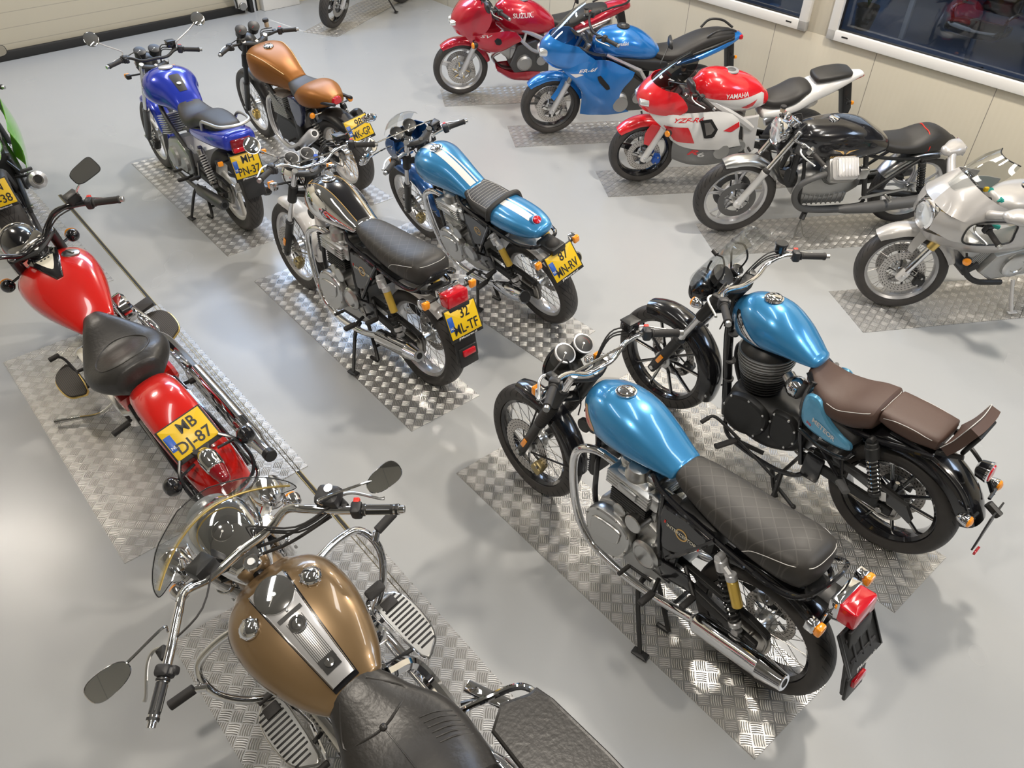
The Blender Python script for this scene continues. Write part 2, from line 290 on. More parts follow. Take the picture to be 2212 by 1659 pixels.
    def prism(s, O, y0, y1, bev=.006, ax='y', sm=0, bulge=0):
        """outline O of (x,z) pushed through y0..y1 (ax 'y'), or (x,y) through z (ax 'z'), or (y,z) through x"""
        if sm: O = cat(O, sm, True)
        cx = sum(p[0] for p in O) / len(O); cz = sum(p[1] for p in O) / len(O); L = len(O)
        A = sum(O[i][0] * O[(i + 1) % L][1] - O[(i + 1) % L][0] * O[i][1] for i in range(L)); sg = 1 if A > 0 else -1
        def inset(q):
            r = []
            for i in range(L):
                a, b, c = O[i - 1], O[i], O[(i + 1) % L]; d1 = V((b[0] - a[0], b[1] - a[1])); d2 = V((c[0] - b[0], c[1] - b[1]))
                if d1.length < 1e-9 or d2.length < 1e-9: r.append(b); continue
                n1 = V((-d1.y, d1.x)).normalized() * sg; n2 = V((-d2.y, d2.x)).normalized() * sg; n = n1 + n2
                n = n.normalized() * min(1.5, 1 / max(.3, n.normalized().dot(n1))) if n.length > 1e-6 else n1
                r.append((b[0] + n.x * q, b[1] + n.y * q))
            return r
        def P(p, y): return (p[0], y, p[1]) if ax == 'y' else ((p[0], p[1], y) if ax == 'z' else (y, p[0], p[1]))
        dy = bev if y1 > y0 else -bev
        rows = [[P(p, y0) for p in inset(bev)], [P(p, y0 + dy) for p in O], [P(p, y1 - dy) for p in O], [P(p, y1 - dy * .3) for p in inset(bev * .35)], [P(p, y1) for p in inset(bev)]]
        ids = s.grid(rows, cu=True); s.af(*ids[0]); s.af(*reversed(ids[-1]))
        return s
    def loft(s, S, n=22, sub=4, r0=0, r1=0, e=2.4, caps=True):
        """S = sections (x, z of widest, half width, up, down[, exponent[, y centre]]); r0/r1 = rounded end lengths"""
        S = [tuple(q) + (e,) * (6 - len(q)) if len(q) < 6 else tuple(q) for q in S]; S = [q + (0.,) if len(q) < 7 else q for q in S]
        Q = cat(S, sub) if sub > 1 and len(S) > 2 else S
        sg = 1 if Q[-1][0] > Q[0][0] else -1
        def ends(q, r, d):
            o = []
            for k in (1, 2, 3, 4):
                a = k / 4 * pi / 2 * .97; c = cos(a); o.append((q[0] + d * r * sin(a), q[1] + (q[3] - q[4]) * .5 * (1 - c), q[2] * c, q[3] * c, q[4] * c, q[5], q[6]))
            return o
        if r0: Q = list(reversed(ends(Q[0], r0, -sg))) + Q
        if r1: Q = Q + ends(Q[-1], r1, sg)
        rows = []
        for x, z, w, u, d, ee, yc in Q:
            r = []
            for k in range(n):
                t = 2 * pi * (k + .5) / n; c, q = cos(t), sin(t); pw = 2 / max(ee, .5)
                r.append((x, yc + w * math.copysign(abs(c) ** pw, c), z + (u if q > 0 else d) * math.copysign(abs(q) ** pw, q)))
            rows.append(r)
        ids = s.grid(rows, cu=True)
        if caps: s.fan(ids[0], True); s.fan(ids[-1])
        return s
    def surf(s, rows, su=4, sv=4, th=.003, mirror=False, cu=False):
        """smooth patch through a grid of control points, given thickness; mirror repeats it at -y"""
        rows = [cat(r, su, cu) if su > 1 else r for r in rows]; cols = list(zip(*rows))
        if sv > 1: cols = [cat(c, sv) for c in cols]
        rows = [list(map(V, r)) for r in zip(*cols)]
        for sg in ((1, -1) if mirror else (1,)):
            RR = [[V((p.x, p.y * sg, p.z)) for p in r] for r in rows]; nr, nc = len(RR), len(RR[0]); NN = []
            for i in range(nr):
                for j in range(nc):
                    a = RR[min(i + 1, nr - 1)][j] - RR[max(i - 1, 0)][j]; b = RR[i][min(j + 1, nc - 1)] - RR[i][max(j - 1, 0)]
                    if cu: b = RR[i][(j + 1) % nc] - RR[i][j - 1]
                    q = a.cross(b); NN.append(q.normalized() if q.length > 1e-9 else V((0, 0, 1)))
            A = s.grid(RR, cu=cu); B = s.grid([[RR[i][j] - NN[i * nc + j] * th for j in range(nc)] for i in range(nr)], cu=cu)
            for j in range(nc if cu else nc - 1):
                k = (j + 1) % nc; s.af(A[0][j], B[0][j], B[0][k], A[0][k]); s.af(A[-1][j], A[-1][k], B[-1][k], B[-1][j])
            if not cu:
                for i in range(nr - 1): s.af(A[i][0], A[i + 1][0], B[i + 1][0], B[i][0]); s.af(A[i][-1], B[i][-1], B[i + 1][-1], A[i + 1][-1])
        return s
    def fender(s, c, r, a0, a1, hw, depth, th=.003, n=20, taper=.7, hw1=None, dr=0):
        """mudguard: arc about c (x,z) from angle a0 to a1 (degrees, 0 = forward, 90 = up)"""
        rows = []
        for i in range(n + 1):
            t = i / n; a = R(a0 + (a1 - a0) * t); k = min(1, taper + (1 - taper) * sin(pi * t) * 2.2); w = (hw + ((hw1 or hw) - hw) * t) * k; rr = r + dr * t; row = []
            for j in range(11):
                b = -1 + j / 5; y = w * math.copysign(abs(sin(b * pi / 2)) ** .9, b); q = rr - depth * (1 - max(0, cos(b * pi / 2)) ** .6) * k
                row.append((c[0] + q * cos(a), y, c[1] + q * sin(a)))
            rows.append(row)
        return s.surf(rows, 1, 1, th)
    def coil(s, a, b, r, wr, turns, n=5):
        a, b = V(a), V(b); d = (b - a); L = d.length; d.normalize(); e = d.orthogonal().normalized(); g = d.cross(e); P = []
        for i in range(int(turns * 10) + 1):
            t = i / (turns * 10); q = 2 * pi * turns * t; P.append(a + d * (L * t) + e * (r * cos(q)) + g * (r * sin(q)))
        return s.tube(P, wr, n=n, seg=1, smooth=False)
    def bolt(s, c, ax, r=.008, h=.006): return s.cyl(c, V(c) + V(ax).normalized() * h, r, n=6)
TEXTS = {}
def text_mesh(txt, bold=0.0, shear=0.0):
    k = (txt, bold, shear)
    if k in TEXTS: return TEXTS[k]
    c = bpy.data.curves.new('t', 'FONT'); c.body = txt; c.size = 1; c.align_x = 'CENTER'; c.align_y = 'CENTER'; c.offset = bold; c.shear = shear; c.resolution_u = 3
    o = bpy.data.objects.new('t', c); COL.objects.link(o); dg = bpy.context.evaluated_depsgraph_get(); me = o.evaluated_get(dg).to_mesh()
    vs = [tuple(v.co) for v in me.vertices]; fs = [tuple(p.vertices) for p in me.polygons]; o.evaluated_get(dg).to_mesh_clear()
    bpy.data.objects.remove(o); bpy.data.curves.remove(c); TEXTS[k] = (vs, fs); return vs, fs
def text3(g, txt, o, ux, uy, h, th=.0015, bold=.0, wide=1.0, shear=0.0, fit=None):
    """flat lettering: o centre, ux / uy direction vectors; cap height h"""
    vs, fs = text_mesh(txt, bold, shear); ux, uy = V(ux).normalized(), V(uy).normalized(); nn = ux.cross(uy); o = V(o); k = h / .70
    kx = k * wide
    if fit: w = max(v[0] for v in vs) - min(v[0] for v in vs); kx = fit / w
    b = [g.av(o + ux * (v[0] * kx) + uy * ((v[1]) * k) + nn * th) for v in vs]
    for f in fs: g.af(*[b[i] for i in f])
def bvh(g): return BVHTree.FromPolygons([v[:] for v in g.v], g.f)
def project(T, P, d, off=.0012):
    """P drops along d onto T; returns point a hair above the surface"""
    P = V(P); d = V(d).normalized(); h = T.ray_cast(P - d * 2.0, d)
    if h[0] is None:
        h = T.find_nearest(P)
    return h[0] - d * off
def wraptext(g, T, txt, o, ux, uy, h, d, bold=0, fit=None, shear=0, off=.0014):
    vs, fs = text_mesh(txt, bold, shear); ux, uy = V(ux).normalized(), V(uy).normalized(); o = V(o); k = h / .70; kx = k
    if fit: w = max(v[0] for v in vs) - min(v[0] for v in vs); kx = fit / w
    b = [g.av(project(T, o + ux * (v[0] * kx) + uy * (v[1] * k), d, off)) for v in vs]
    for f in fs: g.af(*[b[i] for i in f])
def wrappoly(g, T, O, d, plane='xz', off=.001, n=10, at=0):
    """filled shape O laid on T: clipped fine grid between its top and bottom edges"""
    xs = [p[0] for p in O]; x0, x1 = min(xs), max(xs); rows = []
    for i in range(n + 1):
        x = x0 + (x1 - x0) * (i / n * .998 + .001); ys = []
        for k in range(len(O)):
            a, b = O[k], O[(k + 1) % len(O)]
            if (a[0] - x) * (b[0] - x) <= 0 and a[0] != b[0]: ys.append(a[1] + (b[1] - a[1]) * (x - a[0]) / (b[0] - a[0]))
        if len(ys) < 2: continue
        lo, hi = min(ys), max(ys); rows.append([])
        for j in range(7):
            y = lo + (hi - lo) * j / 6; P = (x, at, y) if plane == 'xz' else (x, y, at); rows[-1].append(project(T, P, d, off))
    if len(rows) > 1: g.grid(rows)
# ------------------------------------------------------------------ objects
def mkobj(name, g, parent=None, mat_local=None, ang=35):
    me = bpy.data.meshes.new(name); me.from_pydata([v[:] for v in g.v], [], g.f)
    for n in g.ms: me.materials.append(mat(n))
    me.polygons.foreach_set('material_index', g.mi); me.polygons.foreach_set('use_smooth', [True] * len(g.f)); me.update()
    try: me.set_sharp_from_angle(angle=R(ang))
    except Exception: pass
    o = bpy.data.objects.new(name, me); COL.objects.link(o)
    if parent: o.parent = parent
    if mat_local is not None: o.matrix_local = mat_local
    return o
def tag(o, label=None, cat=None, group=None, kind=None):
    for k, v in (('label', label), ('category', cat), ('group', group), ('kind', kind)):
        if v: o[k] = v
    return o
class Bike:
    def __init__(s, label, x, y, head, lean, steer, wb, rake, trail, rf, rr, name='motorcycle', z0=.005):
        s.ln = R(lean)
        s.o = bpy.data.objects.new(name, None); COL.objects.link(s.o); s.o.empty_display_size = .2
        s.o.matrix_world = Matrix.Translation((x, y, z0 + .035 * abs(sin(R(lean))))) @ Matrix.Rotation(R(head), 4, 'Z') @ Matrix.Rotation(-R(lean), 4, 'X')
        tag(s.o, label, 'motorcycle'); s.wb, s.rake, s.rf, s.rr = wb, R(rake), rf, rr
        ax = V((-sin(s.rake), 0, cos(s.rake))); O = V((wb + trail, 0, 0)); s.ax = ax
        s.S = Matrix.Translation(O) @ Matrix.Rotation(R(steer), 4, ax) @ Matrix.Translation(-O); s.par = {}
        s.hx = lambda z: wb + trail - z * math.tan(s.rake)
    def g(s, m='satin', st=False):
        g = G(m)
        if st: g.X = s.S
        return g
    def add(s, name, g, parent=None, label=None, M=None, kind=None, ang=35):
        o = mkobj(name, g, parent or s.o, M, ang)
        if label: o['label'] = label
        if kind: o['kind'] = kind
        return o
    def fz(s, y, h): return (h + y * sin(s.ln)) / cos(s.ln)
    def fl(s, t, y=0, dx=0): return (s.wb - sin(s.rake) * t + dx * cos(s.rake), y, s.rf + cos(s.rake) * t + dx * sin(s.rake))
# ------------------------------------------------------------------ motorcycle components
def wheel(b, front, tw, style='wire', rim='alu', hub='alu', rimr=None, discs=(), discr=.14, discm='disc', carrier='satin', spoke='steel', ns=5, tyre_h=None, sprocket=False):
    r = b.rf if front else b.rr; rimr = rimr or r - .083; M = (b.S if front else Matrix()) @ Matrix.Translation((b.wb if front else 0, 0, r))
    w = tw / 2; rw = w * .72
    g = G(rim); k = 1 if style == 'wire' else .9
    g.lathe([(-rw * .2, rimr - .014), (-rw * .75, rimr - .008), (-rw, rimr + .008), (-rw * .97, rimr + .014), (-rw * .85, rimr + .004), (rw * .85, rimr + .004), (rw * .97, rimr + .014), (rw, rimr + .008), (rw * .75, rimr - .008), (rw * .2, rimr - .014)], n=48, closed=True)
    g.m(hub).lathe([(-.055, .018), (-.055, .030), (-.040, .034), (-.036, .052), (-.028, .052), (-.022, .034), (.022, .034), (.028, .052), (.036, .052), (.040, .034), (.055, .030), (.055, .018)], n=24)
    g.m('steel').cyl((0, -.11, 0), (0, .11, 0), .010)
    if style != 'wire':
        g.m(rim)
        for i in range(ns):
            a = 2 * pi * i / ns + .3
            def pt(q, d, y=0): return (q * cos(a + d), y, q * sin(a + d))
            if style == 'three':
                for s in (-1, 1): g.tube([pt(.03, s * .5), pt(.09, s * .20), pt(rimr - .01, s * .07)], [.016, .013, .011], n=8, seg=4, flat=.8)
                g.prism([(pt(.03, -.5)[0], pt(.03, -.5)[2]), (pt(rimr - .008, -.085)[0], pt(rimr - .008, -.085)[2]), (pt(rimr - .008, .085)[0], pt(rimr - .008, .085)[2]), (pt(.03, .5)[0], pt(.03, .5)[2])], -.012, .012, .003)
            elif style == 'y':
                g.tube([pt(.03, 0), pt(.09, 0)], [.014, .011], n=8)
                for s in (-1, 1): g.m(rim).tube([pt(.03, s * .10), pt(.10, s * .30), pt(rimr - .01, s * .30)], [.012, .010, .009], n=8, seg=5); g.m('alu').tube([pt(.10, s * .30, .008), pt(rimr - .014, s * .30, .008)], .0045, n=6)
            elif style == 'v':
                for s in (-1, 1): g.tube([pt(.045, s * .05), pt(rimr - .008, s * .22)], [.013, .010], n=8)
            elif style == 'ten':
                for s in (-1, 1): g.tube([pt(.05, s * .35), pt(.14, s * .10), pt(rimr - .008, s * .20)], [.016, .011, .009], n=8, seg=4, flat=1.2)
    wo = b.add('front_wheel' if front else 'rear_wheel', g, M=M)
    if style == 'wire':
        g = G(spoke)
        for i in range(36):
            a = 2 * pi * i / 36; s = 1 if i % 2 else -1; d = .34 if (i // 2) % 2 else -.34
            g.cyl((.050 * cos(a + d), s * .034, .050 * sin(a + d)), ((rimr - .006) * cos(a), s * .006, (rimr - .006) * sin(a)), .0017, n=5, bev=.0003)
        b.add('spokes', g, wo)
    g = G('tyre'); h = r - rimr; P = []
    for i in range(17):
        t = -1 + i / 8; a = t * 2.05; P.append((w * sin(max(-pi / 2, min(pi / 2, a))) * (1 if abs(a) < pi / 2 else 1 - (abs(a) - pi / 2) * .38), rimr + h * (.42 + .58 * cos(a)) if abs(a) > pi / 2 else rimr + h * (.42 + .58 * cos(a) ** (.75))))
    g.lathe(P, n=72, closed=True); b.add('tyre', g, wo)
    for y in discs:
        g = G(discm); q = discr * .66
        g.lathe([(y - .0022, q), (y - .0022, discr), (y + .0022, discr), (y + .0022, q)], n=48, closed=True)
        g.m(carrier)
        for i in range(6):
            a = 2 * pi * i / 6; g.tube([(.04 * cos(a), y, .04 * sin(a)), ((q + .008) * cos(a + .25), y, (q + .008) * sin(a + .25))], .007, n=6, flat=.5)
        g.m('steel')
        for i in range(6):
            a = 2 * pi * i / 6 + .25; g.cyl(((q + .003) * cos(a), y - .005, (q + .003) * sin(a)), ((q + .003) * cos(a), y + .005, (q + .003) * sin(a)), .007, n=8)
        b.add('brake_disc', g, wo)
    if sprocket:
        g = G('steel'); g.lathe([(sprocket, .05), (sprocket - .004, .095), (sprocket + .004, .095)], n=40); b.add('sprocket', g, wo)
    return wo
def caliper(b, front, y, r, ang, m='brass', name='brake_caliper'):
    g = G(m); c = (b.wb if front else 0, b.rf if front else b.rr)
    if front: g.X = b.S
    x, z = c[0] + r * cos(R(ang)), c[1] + r * sin(R(ang)); ra = -R(ang)
    g.box((x, y, z), (.055, .055, .085), .012, (0, ra, 0)); g.box((x, y + .012 * (1 if y > 0 else -1), z), (.065, .045, .05), .010, (0, ra, 0))
    for q in (-.028, .028): g.m('steel').cyl((x - sin(R(ang)) * q, y - .034, z + cos(R(ang)) * q), (x - sin(R(ang)) * q, y + .036, z + cos(R(ang)) * q), .008, n=8)
    b.add(name, g)
def fork(b, gap=.1, low=('satin', .30, .024), tube=('chrome', .019), top=.74, gaiter=None, usd=False, axf=.0, refl=True, guard=None, nut='alu'):
    for s in (1, -1):
        y = s * gap; g = b.g(low[0], True); L = low[1]; rr = low[2]
        if not usd:
            g.lathe([(-.03, .012), (-.025, rr * .85), (.02, rr), (L - .02, rr), (L - .015, rr * 1.12), (L, rr * 1.12), (L + .004, tube[1])], b.fl(0, y, axf), b.ax, 16)
            g.box(b.fl(-.012, y, axf), (.05, rr * 1.6, .055), .012, (0, -b.rake, 0))
            g.m(tube[0]).cyl(b.fl(L - .02, y, axf), b.fl(top, y, axf), tube[1], 14)
        else:
            g.m(tube[0]).cyl(b.fl(.03, y, axf), b.fl(L + .05, y, axf), tube[1], 14); g.m(low[0]).cyl(b.fl(L, y, axf), b.fl(top, y, axf), rr, 16); g.m('lightsilver').box(b.fl(.0, y, axf), (.06, .04, .09), .012, (0, -b.rake, 0))
        g.m(nut).cyl(b.fl(0, s * (gap - .012), 0), b.fl(0, s * (gap + rr + .006), 0), .013, 10)
        fo = b.add('fork_leg', g)
        if gaiter:
            g = b.g('rubber', True); n = gaiter[2] if len(gaiter) > 2 else 9; P = []
            for i in range(n * 2 + 1): P.append((gaiter[0] + (gaiter[1] - gaiter[0]) * i / (n * 2), (.031 if i % 2 else .0255) * (1 + .12 * i / n / 2)))
            g.lathe(P, b.fl(0, y, axf), b.ax, 18); b.add('fork_gaiter', g, fo)
        if refl:
            g = b.g('amber', True); q = b.fl(.10, y + s * (rr + .002), axf); g.box(q, (.026, .008, .062), .004, (0, -b.rake, 0)); b.add('reflector', g, fo)
        if guard:
            g = b.g(guard, True); g.lathe([(0, .030), (.12, .030), (.13, .026)], b.fl(.50, y, axf), b.ax, 16); b.add('fork_cover', g, fo)
    g = b.g('satin', True)
    for t in (top - .19, top - .012):
        g.tube([b.fl(t, -gap, axf), b.fl(t, 0, axf - .035), b.fl(t, gap, axf)], [.028, .032, .028], n=10, seg=5, flat=.6)
    g.cyl(b.fl(top - .2, 0, axf - .035), b.fl(top - .01, 0, axf - .035), .028); g.m('steel').cyl(b.fl(top - .01, 0, axf - .035), b.fl(top + .012, 0, axf - .035), .016, 6)
    for s in (1, -1): g.m('alu').cyl(b.fl(top - .01, s * gap, axf), b.fl(top + .012, s * gap, axf), .019)
    b.add('triple_clamp', g)
def handlebar(b, P, gl=.12, r=.0115, m='chrome', lever='alu', sw='plastic', res='box', resm='black', gripm='rubber', mirrors=None, brace=None, barend='alu', cables=True, lv=True, wind=None, btn='redbtn', leverdx=.06, gr=.017, leftres=False):
    """P = points from the bar's centre to its left end (front frame); mirrored"""
    g = b.g(m, True); full = [(x, -y, z) for x, y, z in reversed(P)] + ([tuple(p) for p in P[1:]] if P[0][1] == 0 else [tuple(p) for p in P])
    if P[0][1] == 0: g.tube(full, r, n=12, seg=6)
    else:
        for s in (1, -1): g.tube([(x, s * y, z) for x, y, z in P], r, n=12, seg=6)
    if brace: g.tube([(brace[0], -brace[1], brace[2]), (brace[0], brace[1], brace[2])], .006, n=8)
    ho = b.add('handlebar', g); e = V(P[-1]); d = (e - V(P[-2])).normalized()
    for s in (1, -1):
        S = lambda p: (p[0], s * p[1], p[2]); q0 = e - d * gl
        g = b.g(gripm, True); g.lathe([(0, gr + .004), (.006, gr + .004), (.010, gr), (gl - .016, gr), (gl - .012, gr + .002), (gl - .004, gr + .002), (gl, gr - .004)], S(q0), (V(S(e)) - V(S(q0))), 16)
        g.m(barend).cyl(S(e - d * .002), S(e + d * .018), gr * .8, 12); b.add('grip', g, ho)
        g = b.g(sw, True); c = q0 - d * .022; X = Matrix.Translation(V(S(c))); dd = V(S(d)); rot = dd.to_track_quat('Y', 'Z').to_matrix().to_4x4(); g.X = b.S @ X @ rot
        g.box((0, 0, 0), (.050, .040, .055), .012); g.box((-.02, -.006, -.012), (.03, .028, .032), .008)
        if s < 0: g.m(btn).box((-.024, .0, .020), (.020, .022, .018), .004)
        else: g.m('greyplastic').box((-.026, .002, .012), (.014, .02, .012), .003)
        b.add('switchgear', g, ho)
        if lv:
            g = b.g(lever, True); c2 = q0 - d * .055; f = V((leverdx, 0, -.006)); tip = e + V((leverdx * .75, 0, -.010)) - d * .01; mid = q0 + f * 1.05 + d * .03
            g.tube([S(c2 + f * .55), S(q0 - d * .02 + f * .95), S(mid), S(tip - d * .02), S(tip)], [.009, .0075, .0065, .006, .008], n=8, seg=5, flat=.6)
            g.m('satin').box(S(c2 + f * .35), (.045, .035, .022), .007); b.add('brake_lever' if s < 0 else 'clutch_lever', g, ho)
        if res and (s < 0 or leftres):
            c3 = V(S(q0 - d * .075 + V((.035, 0, .030))))
            g = b.g(resm, True)
            if res == 'box': g.box(c3, (.060, .068, .045), .008, (0, 0, 0)); g.m('satin').box(c3 + V((0, 0, .024)), (.064, .072, .008), .004)
            elif res == 'round': g.cyl(c3 - V((0, 0, .025)), c3 + V((0, 0, .020)), .030, 20); g.m('satin').cyl(c3 + V((0, 0, .018)), c3 + V((0, 0, .030)), .033, 20)
            else: g.m('fluid').cyl(c3, c3 + V((0, 0, .030)), .019, 16); g.m('rubber').cyl(c3 + V((0, 0, .03)), c3 + V((0, 0, .048)), .023, 16)
            b.add('brake_fluid_reservoir', g, ho)
    if cables:
        g = b.g('rubber', True); q = e - d * (gl + .07)
        for s, k in ((1, 0), (-1, 0), (-1, .02), (-1, -.015)):
            a = (q.x + .03, s * q.y, q.z + .002 + k); g.tube([a, (q.x + .06, s * q.y * .55, q.z + .0 + k), (b.hx(.95) + .04, s * .06, .95 + k), (b.hx(.85) - .03, s * .03, .82), (b.hx(.75) - .06, s * .02, .72)], .0038, n=6, seg=5)
        b.add('control_cables', g, ho)
    if mirrors: mirror_pair(b, ho, **mirrors)
    return ho
def mirror_pair(b, parent, base, pos, r=.055, n=V((-1, 0, .25)), shape='round', m='chrome', sides=(1, -1), stem='chrome', glass='mirror', pos2=None, n2=None, back=None):
    for s in sides:
        p = V(pos2 if (s < 0 and pos2) else pos); q = V((base[0], base[1] * s, base[2])); p.y *= s; nn = V(n2 if (s < 0 and n2) else n).normalized(); nn.y *= s
        g = b.g(stem, True); mid = (q + p) / 2 + V((.0, s * .01, .015)); g.tube([q, q + V((0, 0, .03)), mid, p - nn * .01], .0048, n=8, seg=6)
        g.m(back or m)
        if shape == 'round': g.lathe([(-.022, r * .35), (-.016, r * .75), (-.004, r * .98), (.004, r)], p, nn, 28); g.m(glass).lathe([(.0042, r * .95), (.0055, r * .9), (.0055, 0)], p, nn, 28)
        else:
            u = V((0, 1, 0)) - nn * nn.y; u.normalize(); w = nn.cross(u); rx, ry, ex = shape
            def ring(k, d):
                L = []
                for i in range(28):
                    t = 2 * pi * i / 28; L.append(p + u * (rx * k * math.copysign(abs(cos(t)) ** (2 / ex), cos(t))) + w * (ry * k * (1 + .18 * cos(t) * s) * math.copysign(abs(sin(t)) ** (2 / ex), sin(t))) + nn * d)
                return L
            ids = g.grid([ring(.4, -.026), ring(.8, -.020), ring(.99, -.006), ring(1, .003), ring(.96, .004)], cu=True); g.fan(ids[0], True); g.m(glass); ids = g.grid([ring(.95, .0042), ring(.9, .0042)], cu=True); g.fan(ids[-1])
        b.add('mirror', g, parent)
def gauge(b, c, n, r=.042, depth=.05, case='chrome', rim='chrome', face='dial', parent=None, ticks='offwhite', red=False):
    g = b.g(case, True); n = V(n).normalized(); c = V(c)
    g.lathe([(-depth, r * .5), (-depth * .85, r * .9), (-.008, r * .98), (-.006, r * 1.06), (.004, r * 1.06), (.006, r * .96)], c, n, 28)
    g.m(face).lathe([(.002, r * .94), (.003, 0)], c, n, 28)
    if rim != case: g.m(rim).lathe([(-.004, r * 1.07), (.006, r * 1.07), (.007, r * .93), (.002, r * .93)], c, n, 28)
    y = V((0, 1, 0)); u = (y - n * n.dot(y)).normalized(); w = n.cross(u) * -1
    if w.x < 0: w = -w
    g.m(ticks)
    for i in range(11):
        a = R(225 - 27 * i); d = (u * -cos(a) + w * sin(a)); g.box(c + n * .0040 + d * r * .76, (.0035, .0035, .0015) if i % 2 else (.005, .005, .0015), .0008)
    if red: g.m('redbtn').tube([c + n * .0045 + (u * -cos(R(t)) + w * sin(R(t))) * r * .62 for t in (60, 30, 0, -25)], .0018, n=5, seg=3)
    g.m('redlens' if face == 'dialwhite' else ticks).tube([c + n * .0055, c + n * .0055 + (u * -cos(R(215)) + w * sin(R(215))) * r * .66], .0013, n=5); g.m('satin' if face == 'dialwhite' else 'alu').cyl(c + n * .003, c + n * .008, r * .13, 12)
    return b.add('gauge', g, parent)
def headlight(b, c, n, r=.085, depth=.13, case='chrome', rim='chrome', parent=None):
    g = b.g(case, True); n = V(n).normalized()
    g.lathe([(-depth, .0), (-depth * .97, r * .3), (-depth * .8, r * .62), (-depth * .45, r * .92), (0, r)], c, n, 32); g.m(rim).lathe([(-.008, r * 1.0), (-.006, r * 1.06), (.008, r * 1.06), (.014, r * .97), (.010, r * .92)], c, n, 32)
    ho = b.add('headlight', g, parent); g = b.g('lens', True); g.lathe([(.009, r * .94), (.016, r * .8), (.022, r * .45), (.024, 0)], c, n, 32); b.add('lens', g, ho); return ho
def signal(b, base, c, n, r=.022, m='chrome', shape='round', stem='satin', st=False, lens='amber', name='turn_signal', L=.045):
    g = b.g(stem, st); g.tube([base, c], .0075, n=8); n = V(n).normalized(); c = V(c); g.m(m)
    if shape == 'round': g.lathe([(-L, r * .35), (-L * .8, r * .75), (-L * .3, r * .98), (0, r)], c, n, 18)
    elif shape == 'ball': g.ball(c, r)
    else: g.box(c - n * L * .45, (L * .9, shape[0], shape[1]), .008, (0, 0, 0))
    o = b.add(name, g); g = b.g(lens, st)
    if shape == 'round' or shape == 'ball': g.lathe([(0, r * .97), (r * .35, r * .85), (r * .6, r * .4), (r * .65, 0)], c + n * (0 if shape == 'round' else r * .5), n, 18)
    else: g.box(c + n * .012, (.026, shape[0] * .96, shape[1] * .94), .008)
    b.add('lens', g, o); return o
def number_plate(b, c, tilt, l1, l2, w=.21, h=.165, dealer=True, blank=False, x_dir=-1, roll=0):
    """c = centre (bike frame); tilt = degrees the face leans back from facing straight aft"""
    a = R(tilt); up = V((sin(a) * 1, 0, cos(a))); ri = V((0, -1, 0)); nn = ri.cross(up)
    if nn.x > 0 and abs(nn.z) < .5: pass
    g = G('satin'); X = Matrix.Translation(V(c)) @ Matrix(((ri.x, up.x, nn.x, 0), (ri.y, up.y, nn.y, 0), (ri.z, up.z, nn.z, 0), (0, 0, 0, 1))) @ Matrix.Rotation(R(roll), 4, 'Z'); g.X = X
    g.box((0, -.006, -.004), (w + .018, h + .028, .008), .006)
    if blank:
        g.m('plastic')
        for x in (-.05, .0, .05): g.box((x, 0, .002), (.012, h * .75, .006), .002)
        for y in (-.045, .045): g.box((0, y, .0015), (w * .8, .012, .006), .002)
        for s in (-1, 1): g.m('black').box((s * (w / 2 + .004), 0, .002), (.008, h + .02, .012), .003)
    o = b.add('plate_holder', g)
    if dealer:
        g = G('white'); g.X = X; text3(g, 'JFMotoren.nl', (0, -h / 2 - .0095, .0035), (1, 0, 0), (0, 1, 0), .011, .0012, .01, fit=w * .62); b.add('dealer_lettering', g, o)
    if blank: return
    g = G('yellow'); g.X = X; g.box((0, 0, .0015), (w, h, .004), .0015); po = b.add('license_plate', g)
    g = G('nlblue'); g.X = X; g.box((-w / 2 + .021, h * .02, .0028), (.036, h * .86 if h < .12 else h * .50, .003), .001); 
    g.m('white'); text3(g, 'NL', (-w / 2 + .021, -h * .12, .0046), (1, 0, 0), (0, 1, 0), .015, .0006, .01); b.add('country_band', g, po)
    g = G('ink'); g.X = X; text3(g, l1, (.018, h * .235, .004), (1, 0, 0), (0, 1, 0), .055, .0012, .012, wide=.86); text3(g, l2, (.004, -h * .255, .004), (1, 0, 0), (0, 1, 0), .055, .0012, .012, fit=w * .80); b.add('plate_characters', g, po)
def shock(b, a, c, r=.030, body='satin', spring='steel', can=None, y=.14, top='castalu', wr=.0045, turns=8, rf=1.0, cover=None):
    for s in (1, -1):
        A = V((a[0], s * y, a[1])); C = V((c[0], s * y, c[1])); d = (C - A).normalized(); L = (C - A).length
        g = G(body); g.cyl(A + d * L * .08, A + d * L * .6, r * .55); g.cyl(A + d * L * .5, C - d * .01, r * .4); g.m(top).cyl(A - V((0, .018, 0)), A + V((0, .018, 0)), .017); g.cyl(C - V((0, .018, 0)), C + V((0, .018, 0)), .017)
        g.cyl(A + d * .01, A + d * L * .17, r * .95); g.cyl(C - d * L * .14, C - d * L * .07, r * .95)
        if cover: g.m(cover).cyl(A + d * L * .10, A + d * L * .30, r * 1.12)
        o = b.add('rear_shock', g); g = G(spring); g.coil(A + d * L * .17, C - d * L * .13, r * .85, wr, turns); b.add('spring', g, o)
        if can:
            g = G('alu'); k = V((-.052, s * .012, 0)); g.m(top).tube([A + d * .03, A + d * .045 + k * .9], .017, n=8); g.cyl(A + d * .03 + k, A + d * .06 + k, .024); g.m(can).cyl(A + d * .06 + k, A + d * .185 + k, .0225, 18); b.add('gas_canister', g, o)
